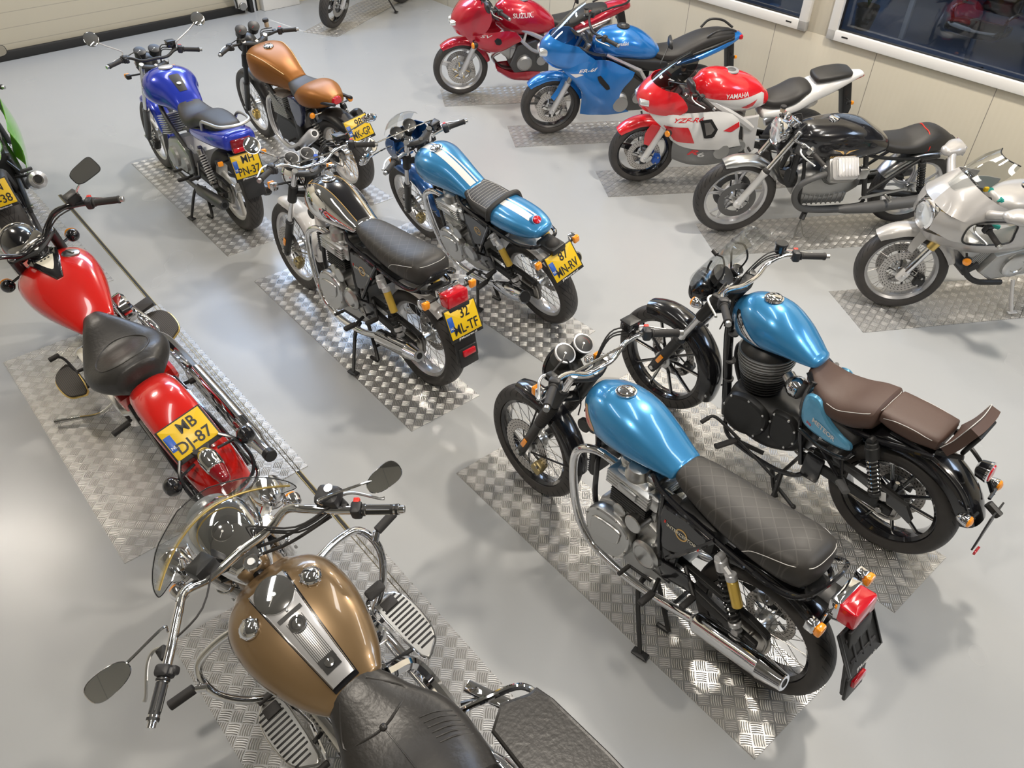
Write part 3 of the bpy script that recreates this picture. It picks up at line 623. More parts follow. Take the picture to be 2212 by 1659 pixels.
def muffler(b, P, rr, m='chrome', tip=.6, name='exhaust', parent=None, hdr=None, hole='ink', n=20, tipm=None):
    """P = path of the silencer, rr = radii; hdr = (points, r) header pipe"""
    g = G(m)
    if hdr: g.tube(hdr[0], hdr[1], n=14, seg=7)
    o = b.add(name, g, parent) if hdr else None
    g = G(m); g.tube(P, rr, n=n, seg=3, cap=True, smooth=False); d = (V(P[-1]) - V(P[-2])).normalized(); e = V(P[-1])
    g.m(hole).lathe([(.0008, rr[-1] * tip), (.0012, 0)], e, d, 18); g.m(tipm or m).lathe([(-.004, rr[-1] * .98), (.004, rr[-1] * .9), (.004, rr[-1] * tip), (-.0, rr[-1] * tip)], e, d, 20)
    return b.add('silencer' if o else name, g, o or parent)
def seatloft(b, S, m='blackseat', name='seat', r0=.05, r1=.08, e=2.6, piping=None, parent=None):
    g = G(m); g.loft(S, n=30, r0=r0, r1=r1, e=e); o = b.add(name, g, parent); return o, g
def chainrun(b, rs=.075, rp=.035, px=.47, pz=None, y=.085, guard='satin'):
    z = b.rr; pz = pz or z + .03; g = G('steel'); g.tube([(rs * .0, y, z + rs), (px, y, pz + rp), (px + rp, y, pz), (px, y, pz - rp), (0, y, z - rs), (-rs, y, z)], .007, n=6, seg=8, closed=True, flat=.7); b.add('drive_chain', g)
    g = G(guard); g.prism([(px - .05, pz + .075), (.02, z + .115), (-.07, z + .095), (-.08, z + .075), (0, z + .085), (px - .05, pz + .05)], y - .012, y + .02, .005); b.add('chain_guard', g)
    g = G(guard)
    for s in (1, -1): g.prism([(px, pz + .03), (.05, z + .032), (-.05, z + .026), (-.05, z - .02), (.05, z - .02), (px, pz - .03)], s * .095, s * .125, .008); g.m('steel').cyl((0, s * .10, z), (0, s * .14, z), .016, 12); g.m(guard)
    b.add('swingarm', g)
def stand(b, px=.52, pz=.20, foot=(.40, .30, .012), m='satin', center=False, lean=0):
    g = G(m); f = V((foot[0], foot[1], b.fz(foot[1], .016))); g.tube([(px, .12, pz), (px - .02, .18, pz - .05), f], [.014, .012, .010], n=8, seg=5); g.box(f, (.075, .04, .010), .004, (0, 0, .2)); b.add('side_stand', g)
    if center:
        g = G(m)
        for s in (1, -1): g.tube([(px - .06, s * .10, pz), (px - .16, s * .13, .06), (px - .20, s * .15, b.fz(s * .15, .018))], .012, n=8); g.tube([(px - .20, s * .15, b.fz(s * .15, .018)), (px - .14, s * .16, b.fz(s * .16, .018))], .012, n=8)
        g.tube([(px - .14, -.12, .08), (px - .14, .12, .08)], .010, n=8); b.add('centre_stand', g)
def pegs(b, x=.42, z=.36, y=.2, L=.09, rear=None, m='rubber', shifter=True, sx=.16):
    for s in (1, -1):
        g = G('satin'); g.tube([(x + .03, s * (y - .07), z + .0), (x, s * y, z)], .011, n=8); g.m(m).box((x, s * (y + L / 2), z), (.032, L, .024), .008); b.add('footpeg', g)
        if rear: g = G('satin'); g.tube([(rear[0] + .10, s * .12, rear[1] + .06), (rear[0], s * .17, rear[1])], .010, n=8); g.m(m).box((rear[0], s * .21, rear[1]), (.03, .085, .022), .008); b.add('passenger_footpeg', g)
    if shifter: g = G('satin'); g.tube([(x + .05, y - .05, z - .02), (x + sx, y - .02, z + .005)], .007, n=8); g.m('rubber').cyl((x + sx, y - .02, z + .005), (x + sx, y + .05, z + .005), .010); b.add('gear_lever', g)
def finstack(g, c, d, n, step, ax='z', bev=.012, shrink=0.0, tilt=0.0, th=.45):
    """n cooling fins stacked from c"""
    for i in range(n):
        k = 1 - shrink * i; o = V(c) + V((-sin(tilt) * step * i, 0, cos(tilt) * step * i)); g.box(o, (d[0] * k, d[1] * k, step * th), min(bev, step * .2), (0, -tilt, 0))
# ------------------------------------------------------------------ the hall
def room():
    g = G('floor'); g.grid([[(-9, -7, 0), (14, -7, 0)], [(-9, 24, 0), (14, 24, 0)]]); o = mkobj('floor', g); tag(o, kind='structure')
    # right wall runs from near right to far left, local x along it, face towards the hall
    W = Matrix.Translation((1.87, 8.41, 0)) @ Matrix.Rotation(R(-48.777), 4, 'Z')       # local +x towards the near right; local -y faces the hall
    def wobj(name, g, M, kind='structure', parent=None): o = mkobj(name, g, parent, M if parent is None else None); tag(o, kind=kind if parent is None else None); return o
    hz = 1.0; wz = 2.3
    wins = [(-2.6, 1.11), (1.33, 8.0)]                                 # openings along the wall (frame outer edges)
    g = G('panelwall'); g.box((2.5, .07, hz / 2), (19, .12, hz), .001); g.box((2.5, .07, (wz + 5.2) / 2), (19, .12, 5.2 - wz), .001)
    for a, c in ((-7.0, wins[0][0]), (wins[0][1], wins[1][0]), (wins[1][1], 12.0)): g.box(((a + c) / 2, .07, (hz + wz) / 2), (c - a, .118, wz - hz), .001)
    wobj('wall_right', g, W)
    for i, (a, c) in enumerate(wins):
        o = None; g = G('pane'); g.box(((a + c) / 2, .035, (hz + wz) / 2), (c - a - .10, .008, wz - hz - .1), .001); o = wobj('window_%d' % (i + 1), g, W)
        f = G('frame'); t = .085
        f.box(((a + c) / 2, .0, hz + t / 2), (c - a, .07, t), .006); f.box(((a + c) / 2, .0, wz - t / 2), (c - a, .07, t), .006)
        for x in (a + t / 2, c - t / 2): f.box((x, 0, (hz + wz) / 2), (t, .07, wz - hz), .006)
        f.m('ink')
        for x in ((c - .18,) if i == 0 else (a + .18,)): f.box((x, -.036, hz + t * .55), (.06, .004, .012), .001)
        fo = mkobj('window_frame', f, o)
        s = G('ink')
        for z in (hz + t + .004, wz - t - .004): s.box(((a + c) / 2, .012, z), (c - a - 2 * t, .03, .010), .001)
        for x in (a + t + .004, c - t - .004): s.box((x, .012, (hz + wz) / 2), (.010, .03, wz - hz - 2 * t), .001)
        mkobj('window_seal', s, o)
    # far wall with the overhead door: local x along it, hall on its -y side
    D = Matrix.Translation((-3.656, 11.205, 0)) @ Matrix.Rotation(R(43.724), 4, 'Z')
    g = G('panelwall'); g.box((2.4, .1, .38), (4.78, .12, .76), .001); g.box((2.4, .1, 3.06), (4.78, .12, 4.28), .001); g.box((.15, .1, .84), (.28, .12, .18), .001); g.box((4.2, .1, .84), (1.2, .12, .18), .001); g.box((-3.2, .12, 4.6), (6.5, .12, 1.2), .001); g.box((-8.0, .12, 2.6), (3.1, .12, 5.2), .001); o = mkobj('wall_far', g, None, D); tag(o, kind='structure')  # narrow slot added in this wall to shape the sun patches on the floor
    g = G('doorpanel'); g.box((-3.25, .10, 2.05), (6.4, .06, 3.95), .003); o = mkobj('door_1', g, None, D); tag(o, kind='structure')
    g = G('blackpost'); g.box((-3.25, .06, .05), (6.4, .07, .10), .01); mkobj('door_bottom_seal', g, o)
    g = G('blackpost'); g.box((.03, .02, 2.0), (.05, .09, 4.0), .004); g.m('chrome').box((.075, .02, 2.0), (.03, .07, 4.0), .004); g.m('blackpost').box((.11, .03, 2.0), (.025, .06, 4.0), .004); mkobj('door_rail', g, o)
    g = G('porcelain'); g.box((-.09, .02, .62), (.13, .08, 1.1), .01); g.m('black')
    g.box((-.22, .0, .42), (.10, .10, .34), .02); g.m('steel').tube([(-.24, -.04, .60), (-.30, -.06, .40), (-.22, -.05, .22), (-.20, -.04, .10)], .012, n=8); g.m('satin').tube([(-.16, -.05, .7), (-.22, -.07, .4), (-.18, -.05, .1)], .010, n=8); g.m('steel').cyl((-.10, -.05, .10), (-.10, .05, .10), .05)
    mkobj('door_drive', g, o)
    g = G('grey'); g.m('porcelain').box((.45, -.02, .6), (.55, .12, 1.2), .01); o = mkobj('wall_cabinet', g, None, D); tag(o, 'pale grey metal cabinet on the wall beside the overhead door', 'cabinet')
    g = G('clearscreen'); g.box((1.95, .1, .84), (3.3, .01, .16), .001); o = mkobj('window_3', g, None, D); tag(o, kind='structure')  # unseen pane added over the slot that lets the sun stripe in
    # the office behind the windows: its floor is part of the same slab
    g = G('panelwall'); g.box((2.5, 7.6, 2.6), (19, .12, 5.2), .001); o = mkobj('wall_office', g, None, W); tag(o, kind='structure')
    g = G('officefloor'); g.box((2.5, 3.85, .004), (19, 7.3, .004), .001); o = mkobj('floor_office', g, None, W); tag(o, kind='structure')
    X = W
    def top(name, label, cat): o = bpy.data.objects.new(name, None); COL.objects.link(o); o.matrix_world = W; tag(o, label, cat); return o
    t = top('office_table', 'white table with slim legs in the room behind the right window', 'table'); g = G('porcelain'); g.box((1.35, 4.4, .745), (2.3, 1.1, .03), .004); mkobj('table_top', g, t)
    for x, y in ((.24, 3.90), (.37, 4.85), (2.46, 3.9), (2.46, 4.85)): g = G('porcelain'); g.box((x, y, .36), (.06, .06, .73), .004); mkobj('leg', g, t)
    t = top('potted_plant', 'leafy plant in a woven pot behind the right window glass', 'plant'); g = G('tan'); g.lathe([(0, .10), (.28, .15), (.30, .15), (.30, .13), (.27, 0)], (-.30, 3.85, 0), (0, 0, 1), 24); mkobj('pot', g, t); g = G('greenleaf')
    for i in range(26):
        a = i * 2.4; r = .25 + .25 * random.random(); h = .35 + .5 * random.random(); b0 = V((-.30, 3.85, .28)); e = b0 + V((r * cos(a), r * sin(a), h * .7)); m = b0 + V((r * .4 * cos(a), r * .4 * sin(a), h)); sd = V((-sin(a), cos(a), 0)) * .022
        g.grid([[b0 - sd * .2, b0 + sd * .2], [m - sd, m + sd], [(m + e) / 2 - sd + V((0, 0, .02)), (m + e) / 2 + sd + V((0, 0, .02))], [e, e + sd * .1]])
    mkobj('leaves', g, t)
    t = top('office_chair', 'black glossy office chair seen through the right window', 'chair'); g = G('black'); g.loft([(1.15, .55, .24, .06, .06), (1.4, .54, .27, .06, .06), (1.68, .55, .25, .06, .06)], r0=.05, r1=.05, e=3); [setattr(g, 'v', [V((p.x, p.y + 3.1, p.z)) for p in g.v])]; mkobj('seat', g, t)
    g = G('black'); g.box((1.42, 3.42, .95), (.50, .08, .62), .035, (.15, 0, 0)); mkobj('backrest', g, t); g = G('steel'); g.cyl((1.42, 3.1, .08), (1.42, 3.1, .5), .03)
    mkobj('gas_lift', g, t)
    for i in range(5): a = i * 2 * pi / 5; g = G('black'); g.tube([(1.42, 3.1, .12), (1.42 + .32 * cos(a), 3.1 + .32 * sin(a), .07)], .022); g.ball((1.42 + .32 * cos(a), 3.1 + .32 * sin(a), .035), .032, n=10); mkobj('castor_leg', g, t)
    for s in (-1, 1): g = G('black'); g.tube([(1.42 + s * .27, 3.1, .52), (1.42 + s * .31, 3.0, .72), (1.42 + s * .31, 3.3, .74)], .02); mkobj('armrest', g, t)
    t = top('desk', 'grey low cabinet desk behind the right window', 'desk'); g = G('grey'); g.box((3.4, 4.2, .36), (1.4, .7, .72), .01); mkobj('desk_body', g, t); g = G('porcelain'); g.box((3.4, 4.2, .74), (1.5, .8, .03), .004); mkobj('desk_top', g, t)
    # expansion joint in the floor, parallel to the right wall
    g = G('ink'); g.box((0, 0, .0015), (5.3, .016, .003), .0005); g.m('brass').box((0, .011, .002), (5.3, .005, .004), .0005); g.box((0, -.011, .002), (5.3, .005, .004), .0005)
    o = mkobj('trim_1', g, None, Matrix.Translation((-2.1, 3.99, 0)) @ Matrix.Rotation(R(-48.7), 4, 'Z')); tag(o, kind='structure')
    # the rest of the shell, behind and beside the camera
    g = G('panelwall'); g.box((0, 0, 2.6), (24, .12, 5.2), .001); o = mkobj('wall_left', g, None, Matrix.Translation((-8.5, 5, 0)) @ Matrix.Rotation(R(98), 4, 'Z')); tag(o, kind='structure')
    g = G('panelwall'); g.box((0, 0, 2.6), (26, .12, 5.2), .001); o = mkobj('wall_back', g, None, Matrix.Translation((2, -6, 0))); tag(o, kind='structure')
    g = G('ceil'); g.box((2.5, 8, 5.25), (24, 34, .1), .001); o = mkobj('ceiling', g); tag(o, kind='structure')
SPEC['ceil'] = dict(col=(.30, .29, .27), rough=.8)
room()
# ------------------------------------------------------------------ tread plates under the machines
def plate(label, x, y, head, w, L, group='tread plates under the motorcycles'):
    g = G('plate'); P8 = [g.av((x, y, z)) for z in (0, .004) for x, y in ((0, 0), (L, 0), (L, -w), (0, -w))]; [g.af(*f) for f in ((0, 1, 2, 3), (7, 6, 5, 4), (0, 4, 5, 1), (1, 5, 6, 2), (2, 6, 7, 3), (3, 7, 4, 0))]; o = mkobj('tread_plate', g, None, Matrix.Translation((x, y, 0)) @ Matrix.Rotation(R(head), 4, 'Z')); tag(o, label, 'floor plate', group)
PL = [('tread plate under the foreground blue twin with black quilted seat', 1.017, 1.422, 130.93, .5, 2.0),
 ('tread plate under the blue cruiser with brown seats', 1.826, 2.121, 131.4, .5, 2.0),
 ('wide tread plate under the red cruiser', -1.859, 2.285, 132.06, 1.006, 2.007),
 ('wide tread plate under the gold cruiser, nearest the camera', -.153, .365, 131.63, 1.006, 2.007),
 ('tread plate under the chrome and black tank twin', -.573, 3.251, 131.09, .5, 2.0),
 ('tread plate under the royal blue naked motorcycle', -2.173, 5.085, 130.91, .5, 2.0),
 ('tread plate under the matt brown cafe racer', -1.421, 5.740, 132.5, .5, 2.0),
 ('tread plate under the blue cafe racer with white stripes', .195, 3.919, 134.0, .5, 2.0),
 ('tread plate under the red and white sport motorcycle', 2.763, 6.521, 189.36, .5, 2.0),
 ('tread plate under the blue faired motorcycle', 1.941, 7.517, 190.35, .5, 2.0),
 ('tread plate under the black cafe racer with gold lettering', 3.525, 5.608, 189.55, .5, 2.0),
 ('tread plate under the silver faired motorcycle', 4.354, 4.695, 190.55, .5, 2.0)]
PL += [('tread plate under the dark red motorcycle, farthest along the wall', 1.185, 8.480, 190.5, .5, 2.0),
 ('tread plate under the green sport motorcycle at the left', -3.26, 4.39, 132.6, .5, 2.0), ('tread plate under the far black motorcycle', -1.62, 12.15, -110, .5, 2.0)]
for p in PL: plate(*p)
# ------------------------------------------------------------------ parallel twin roadsters (three of them)
def retwin(b, kind):
    gt = kind == 'gt'; chromey = kind == 'chrome'; rimm = 'alu' if kind != 'blue' else 'black'
    wheel(b, True, .10, rim='silver' if kind != 'blue' else 'black', discs=(.068,), discr=.155, rimr=.236, spoke='steel')
    wheel(b, False, .13, rim='silver' if kind != 'blue' else 'black', discs=(-.06,), discr=.12, rimr=.236, sprocket=.075)
    caliper(b, True, .075, .125, 205, 'brass'); caliper(b, False, -.06, .10, 60, 'steel')
    fork(b, .098, low=('satin', .30, .026), tube=('chrome', .0185), top=.75, gaiter=(.30, .48) if kind == 'blue' else None, refl=not gt, guard='satin')
    fm = {'blue': 'black', 'chrome': 'white', 'gt': 'darkblue'}[kind]
    g = b.g(fm, True); g.fender((b.wb, b.rf), .345, 66, 174, .056, .045, taper=.75); g.m('steel' if kind != 'blue' else 'satin')
    for s in (1, -1):
        for a in (100, 165): g.tube([(b.wb + .335 * cos(R(a)), s * .05, b.rf + .335 * sin(R(a))), (b.wb + .06 * cos(R(a)), s * .088, b.rf + .06 * sin(R(a)))], .005, n=6)
    b.add('front_mudguard', g)
    # frame
    g = G('black')
    g.tube([(1.03, 0, .92), (.80, 0, .90), (.52, 0, .80)], .022, n=10)
    for s in (1, -1):
        g.tube([(1.02, s * .02, .88), (.93, s * .07, .70), (.89, s * .10, .45), (.86, s * .10, .34)], .014, n=8)
        g.tube([(.60, s * .10, .80), (.50, s * .13, .775), (.22, s * .135, .745), (.0, s * .13, .73), (-.12, s * .10, .74)], .0125, n=8)
        g.tube([(.505, s * .135, .775), (.49, s * .14, .60), (.46, s * .14, .44), (.44, s * .12, .30)], .013, n=8, seg=3)
        g.tube([(.235, s * .14, .755), (.33, s * .145, .60), (.42, s * .14, .45)], .013, n=8)
        g.box((.44, s * .13, .40), (.12, .02, .20), .02); g.box((.36, s * .15, .40), (.16, .012, .09), .03, (0, .3, 0))
    g.tube([(-.12, .10, .74), (-.15, .06, .742), (-.15, -.06, .742), (-.12, -.10, .74)], .0125, n=8)
    b.add('frame', g)
    g = G('chrome' if chromey else 'black')
    if not gt: g.m('black').tube([(.06, .135, .735), (-.08, .14, .75), (-.15, .12, .80), (-.185, .05, .86), (-.185, -.05, .86), (-.15, -.12, .80), (-.08, -.14, .75), (.06, -.135, .735)], .0095, n=8, seg=5); b.add('grab_rail', g)
    # engine
    g = G('castalu')
    g.prism([(.82, .20), (.87, .34), (.84, .46), (.74, .52), (.56, .54), (.42, .50), (.38, .38), (.42, .24), (.56, .18)], -.125, .125, .02)
    eo = b.add('engine', g)
    for s in (1, -1):
        g = G('alu'); O = [(.85, .30), (.86, .40), (.80, .475), (.68, .49), (.60, .44), (.60, .33), (.66, .24), (.78, .22)]; g.prism(O, s * .12, s * .185, .016, sm=3); g.prism([(.82, .36), (.80, .42), (.66, .44), (.645, .40), (.67, .34), (.80, .31)], s * .18, s * .194, .007, sm=3)
        for x, z in O: g.m('steel').bolt((x + (.73 - x) * .07, s * .183, z + (.36 - z) * .07), (0, s, 0), .006, .005)
        b.add('crankcase_cover', g, eo)
        g = G('alu'); g.lathe([(.0, .075), (.045, .074), (.058, .062), (.060, .055), (.056, .05), (.058, 0)], (.515, s * .12, .40), (0, s, 0), 28); b.add('sprocket_cover', g, eo)
    g = G('alu'); g.cyl((.70, -.12, .52), (.70, .155, .52), .035); g.box((.60, .0, .56), (.12, .20, .06), .015); g.cyl((.60, .10, .535), (.60, .18, .535), .045, 20); b.add('starter_housing', g, eo)
    g = G('satin' if kind != 'gt' else 'castalu'); finstack(g, (.665, 0, .545), (.20, .30, .02), 8, .0145); g.box((.665, 0, .59), (.16, .26, .12), .02); b.add('cylinder', g, eo)
    g = G('alu'); finstack(g, (.665, 0, .665), (.235, .345, .02), 5, .0165, bev=.02, th=.55); g.box((.665, 0, .70), (.20, .31, .09), .03)
    for s in (1, -1): g.box((.655, s * .176, .70), (.10, .02, .035), .006)
    b.add('cylinder_head', g, eo)
    g = G('alu')
    for s in (1, -1): g.lathe([(0, .062), (.03, .058), (.055, .044), (.062, .02), (.063, 0)], (.67, s * .095, .735), (0, s * .10, 1), 22)
    g.box((.74, 0, .755), (.07, .22, .05), .02); g.box((.60, 0, .755), (.07, .22, .05), .02); b.add('rocker_cover', g, eo)
    g = G('alu')
    for s in (1, -1):
        g.cyl((.585, s * .075, .70), (.50, s * .075, .70), .034, 18); g.box((.545, s * .125, .70), (.075, .06, .075), .014); g.m('rubber').cyl((.51, s * .075, .70), (.43, s * .075, .695), .036, 18); g.m('alu')
    b.add('throttle_body', g, eo)
    g = G('satin'); g.box((.36, 0, .66), (.22, .20, .16), .03); g.box((.93, 0, .60), (.03, .20, .16), .01)
    for i in range(12): g.box((.95, 0, .53 + i * .013), (.012, .19, .004), .001)
    for x, z in ((.98, .77), (1.03, .74)): g.m('satin').cyl((x, .05, z), (x, .075, z), .036)
    b.add('airbox_and_cooler', g)
    for s in (1, -1):
        g = G('black'); g.prism([(.49, .745), (.255, .742), (.30, .62), (.37, .535), (.455, .50), (.475, .60)], s * .10, s * .152, .012, sm=2); o = b.add('side_cover', g)
        T = bvh(g); g = G('cream')
        if kind == 'gt':
            g.m('badgegold').lathe([(0, .033), (.002, .033), (.002, .026), (0, .026)], (.37, s * .151, .655), (0, s, 0), 24, closed=True); text3(g, 'GT', (.37, s * .153, .655), (-s, 0, 0), (0, 0, 1), .020, .001, .02)
        else:
            text3(g, 'INTERCEPTOR', (.375, s * .1535, .66), (-s, 0, -.0), (0, 0, 1), .0165, .001, .02); g.m('badgegold').lathe([(0, .030), (.0016, .030), (.0016, .024), (0, .024)], (.375, s * .1525, .66), (0, s, 0), 24, closed=True)
            g.m('redbtn').box((.462, s * .1535, .668), (.008, .001, .016), .0004); g.box((.288, s * .1535, .652), (.008, .001, .016), .0004)
        b.add('side_badge', g, o)
    # exhausts
    for s in (1, -1):
        H = [(.77, s * .085, .69), (.90, s * .10, .70), (1.00, s * .12, .64), (1.01, s * .13, .50), (.955, s * .14, .30), (.85, s * .15, .18), (.66, s * .16, .155), (.42, s * .17, .20), (.19, s * .20, .315)]
        if gt: muffler(b, [(.22, s * .195, .30), (.12, s * .205, .335), (-.02, s * .22, .385), (-.085, s * .225, .41), (-.13, s * .228, .428)], [.030, .046, .056, .050, .045], 'chrome', .8, hdr=(H, .0205))
        else: muffler(b, [(.20, s * .20, .312), (.18, s * .20, .318), (.175, s * .20, .32), (-.125, s * .215, .395), (-.13, s * .215, .397), (-.22, s * .22, .420), (-.228, s * .22, .422)], [.03, .044, .047, .047, .050, .036, .036], 'chrome', .55, hdr=(H, .0205))
        g = G('alu'); g.lathe([(0, .036), (.02, .036)], (.77, s * .085, .69), (1, 0, 0), 18); b.add('exhaust_clamp', g, eo)
    chainrun(b, pz=.37, px=.44)
    shock(b, (.19, .71), (.03, .39), .028, can='goldpaint' if True else None, y=.155, top='silver', body='satin', spring='satin', turns=10)
    pegs(b, .40 if not gt else .30, .30, .22, rear=(.24, .40)); stand(b, .52, .20, (.33, .33, .012), center=kind == 'blue' or True)
    # tank
    body = {'blue': 'skyblue', 'chrome': 'black', 'gt': 'skyblue'}[kind]
    if gt: S = [(1.035, .885, .105, .070, .085), (.97, .875, .150, .105, .100), (.88, .865, .160, .125, .105), (.77, .855, .140, .120, .085), (.66, .835, .118, .105, .055), (.56, .82, .102, .075, .035), (.51, .815, .095, .055, .025)]
    else: S = [(1.02, .895, .085, .075, .095), (.96, .880, .130, .115, .115), (.87, .872, .150, .140, .115), (.76, .862, .150, .138, .085), (.65, .848, .128, .108, .050), (.56, .838, .104, .070, .025), (.52, .836, .094, .052, .016)]
    g = G(body if not chromey else 'chrome'); g.loft(S, n=40, sub=6, r0=.022, r1=.02, e=2.25 if not gt else 2.5); to = b.add('fuel_tank', g); T = bvh(g)
    cx = .875 if not gt else .89
    top = project(T, (cx, 0, 1.2), (0, 0, -1)); g = G('chrome'); g.lathe([(-.004, .046), (.002, .046), (.004, .040), (.003, .036), (.010, .034), (.013, .028), (.012, 0)], top, (.12, 0, 1), 32); g.box(top + V((0, 0, .013)), (.052, .014, .008), .003); g.m('ink').lathe([(.0045, .0385), (.005, .0365)], top, (.12, 0, 1), 32)
    b.add('fuel_cap', g, to)
    if chromey:
        g = G('black'); g.grid([[project(T, (x, y, 1.1), (0, 0, -1), .0012) for y in [(-1 + k / 5) * (.085 - .035 * t) for k in range(11)]] for t in [i / 16 for i in range(17)] for x in [1.02 - .49 * t]]); b.add('black_top_panel', g, to)
        g = G('badgegold')
        for s in (1, -1): g.tube([project(T, (1.02 - .49 * t, s * (.085 - .035 * t), 1.1), (0, 0, -1), .002) for t in [i / 12 for i in range(13)]], .0022, n=6, seg=2)
        b.add('gold_pinstripe', g, to)
    if gt:
        g = G('white')
        for a, c in ((-.012, .036), (-.034, -.022)): g.grid([[project(T, (x, a + (c - a) * k / 4, 1.1), (0, 0, -1), .0012) for k in range(5)] for x in [1.045 - .53 * i / 24 for i in range(25)]])
        b.add('racing_stripe', g, to)
        g = G('skyblue')
    for s in (1, -1):
        if gt:
            g = G('greyplastic'); wraptext(g, T, 'ROYAL ENFIELD', (.955, s * .3, .862), (-s * 1, 0, -.12 * 1), (0, 0, 1), .014, (0, -s, 0), .01); b.add('tank_lettering', g, to)
        else:
            g = G('badgegold'); wrappoly(g, T, [(1.012, .905), (.985, .925), (.95, .90), (.91, .865), (.90, .845), (.93, .825), (.965, .83), (1.0, .865)], (0, -s, 0), off=.0016, at=s * .3)
            g.m('pink'); wrappoly(g, T, [(1.004, .90), (.985, .915), (.95, .892), (.915, .862), (.908, .848), (.93, .832), (.962, .838), (.995, .868)], (0, -s, 0), off=.0022, at=s * .3)
            g.m('redbtn'); wraptext(g, T, 'ROYAL', (.962, s * .3, .882), (-1 * s, 0, -.55 * s if s > 0 else -.55), (0, 0, 1), .011, (0, -s, 0), .01, off=.003); wraptext(g, T, 'ENFIELD', (.952, s * .3, .866), (-1 * s, 0, -.55 * s if s > 0 else -.55), (0, 0, 1), .010, (0, -s, 0), .01, off=.003)
            b.add('tank_badge', g, to)
    # seat
    if not gt:
        so, g = seatloft(b, [(.50, .848, .082, .038, .028), (.42, .832, .105, .062, .035), (.28, .818, .126, .078, .045), (.12, .815, .138, .086, .060), (-.02, .828, .138, .092, .078), (-.085, .835, .125, .082, .085)], 'quilt', r0=.02, r1=.055, e=2.7); T = bvh(g)
        g = G('offwhite'); P = []
        for s in (1, -1):
            L = [(.135, s * .3, .775), (.12, s * .3, .80), (.09, s * .3, .833), (.04, s * .3, .855), (-.02, s * .3, .873), (-.06, s * .3, .882)]
            P.append([project(T, p, (0, -s, 0), .0005) for p in L])
        rear = [project(T, (-.6, y, .889), (1, 0, 0), .0005) for y in (.085, .045, 0, -.045, -.085)]
        g.tube(P[0] + rear + list(reversed(P[1])), .0016, n=6, seg=4); b.add('stitching', g, so)
    else:
        so, g = seatloft(b, [(.52, .835, .092, .032, .024), (.44, .812, .118, .048, .035), (.34, .80, .128, .052, .04), (.24, .80, .130, .056, .045)], 'blackseat', r0=.015, r1=.015, e=3.2); T = bvh(g)
        g = G('offwhite')
        for i in range(10):
            x = .50 - i * .024; g.tube([project(T, (x, y, 1.1), (0, 0, -1), .0003) for y in [-.098 + .0196 * k for k in range(11)]], .0011, n=5, seg=2)
        for s in (1, -1): g.tube([project(T, (x, s * .099, 1.1), (0, 0, -1), .0003) for x in (.50, .44, .36, .28)], .0011, n=5, seg=3)
        b.add('stitching', g, so)
        g = G('blackseat'); g.tube([(.235, -.135, .80), (.232, -.11, .865), (.23, 0, .885), (.232, .11, .865), (.235, .135, .80)], .018, n=10, seg=5); b.add('seat_hump_pad', g, so)
        g = G('skyblue'); g.loft([(.22, .79, .130, .085, .05), (.12, .795, .130, .085, .05), (.0, .805, .118, .075, .05), (-.09, .815, .095, .055, .045), (-.13, .82, .075, .04, .035)], n=34, r1=.03, r0=.01, e=2.6); co = b.add('tail_cowl', g); T = bvh(g)
        g = G('white')
        for a, c in ((-.012, .036), (-.034, -.022)): g.grid([[project(T, (x, a + (c - a) * k / 4, 1.1), (0, 0, -1), .0012) for k in range(5)] for x in [.215 - .27 * i / 16 for i in range(17)]])
        b.add('racing_stripe', g, co)
        g = G('skyblue'); g.lathe([(0, .045), (.03, .038), (.05, .030)], (-.06, 0, .84), (-.55, 0, .6), 24); g.m('redlens').lathe([(.045, .029), (.06, .024), (.066, 0)], (-.06, 0, .84), (-.55, 0, .6), 24); b.add('tail_light', g)
    # mudguard, lights, plate
    g = G('black' if kind == 'blue' else ('white' if chromey else 'lightsilver')); g.fender((0, b.rr), .362, 55, 128, .060, .04, taper=.9); 
    g.m('satin').box((-.19, 0, .735), (.16, .11, .045), .015); b.add('rear_mudguard', g)
    g = G('satin')
    if not gt: g.box((-.355, 0, .55), (.016, .15, .34), .02, (0, .22, 0)); g.box((-.395, 0, .41), (.016, .13, .12), .02, (0, .18, 0)); g.m('redlens').box((-.402, 0, .44), (.02, .085, .035), .004, (0, .18, 0))
    b.add('mud_flap', g)
    if not gt:
        k = .0 if kind == 'blue' else -.02
        g = G('chrome'); g.box((-.235, 0, .775 + k), (.045, .155, .085), .012, (0, .12, 0)); o = b.add('tail_light', g); g = G('redlens'); g.box((-.285, 0, .77 + k), (.075, .15, .082), .014, (0, .12, 0)); b.add('lens', g, o)
    else: g = G('rubber'); g.ball((-.21, 0, .745), .046, n=18); b.add('tail_light_cover', g)
    zz = .745 if not gt else .70; xx = -.235 if not gt else -.23
    for s in (1, -1): signal(b, (xx + .02, s * .05, zz - .015), (xx, s * (.165 if not gt else .155), zz), (-1, 0, .1), .022, 'chrome', (.044, .048), stem='chrome' if kind == 'blue' else 'satin')
    return to
H = Bike('sky blue roadster with black quilted dual seat and blank plate holder, in the foreground', 1.065, 1.839, 131.78, 0, -.91, 1.398, 24, .106, .319, .320)
retwin(H, 'blue')
number_plate(H, (-.345, 0, .635), 31, '', '', blank=True)
def twinbars(b, style, mir=None):
    if style == 'std': ho = handlebar(b, [(1.03, 0, 1.045), (1.035, .08, 1.046), (1.05, .17, 1.085), (1.03, .27, 1.10), (.94, .395, 1.10)], gl=.125, res='box', leverdx=.075, brace=(1.045, .15, 1.08), mirrors=mir)
    else: ho = handlebar(b, [(1.115, .115, .925), (1.11, .15, .935), (1.08, .23, .945), (1.015, .345, .955)], gl=.12, res='box', leverdx=.075, mirrors=mir, m='alu')
    return ho
twinbars(H, 'std')
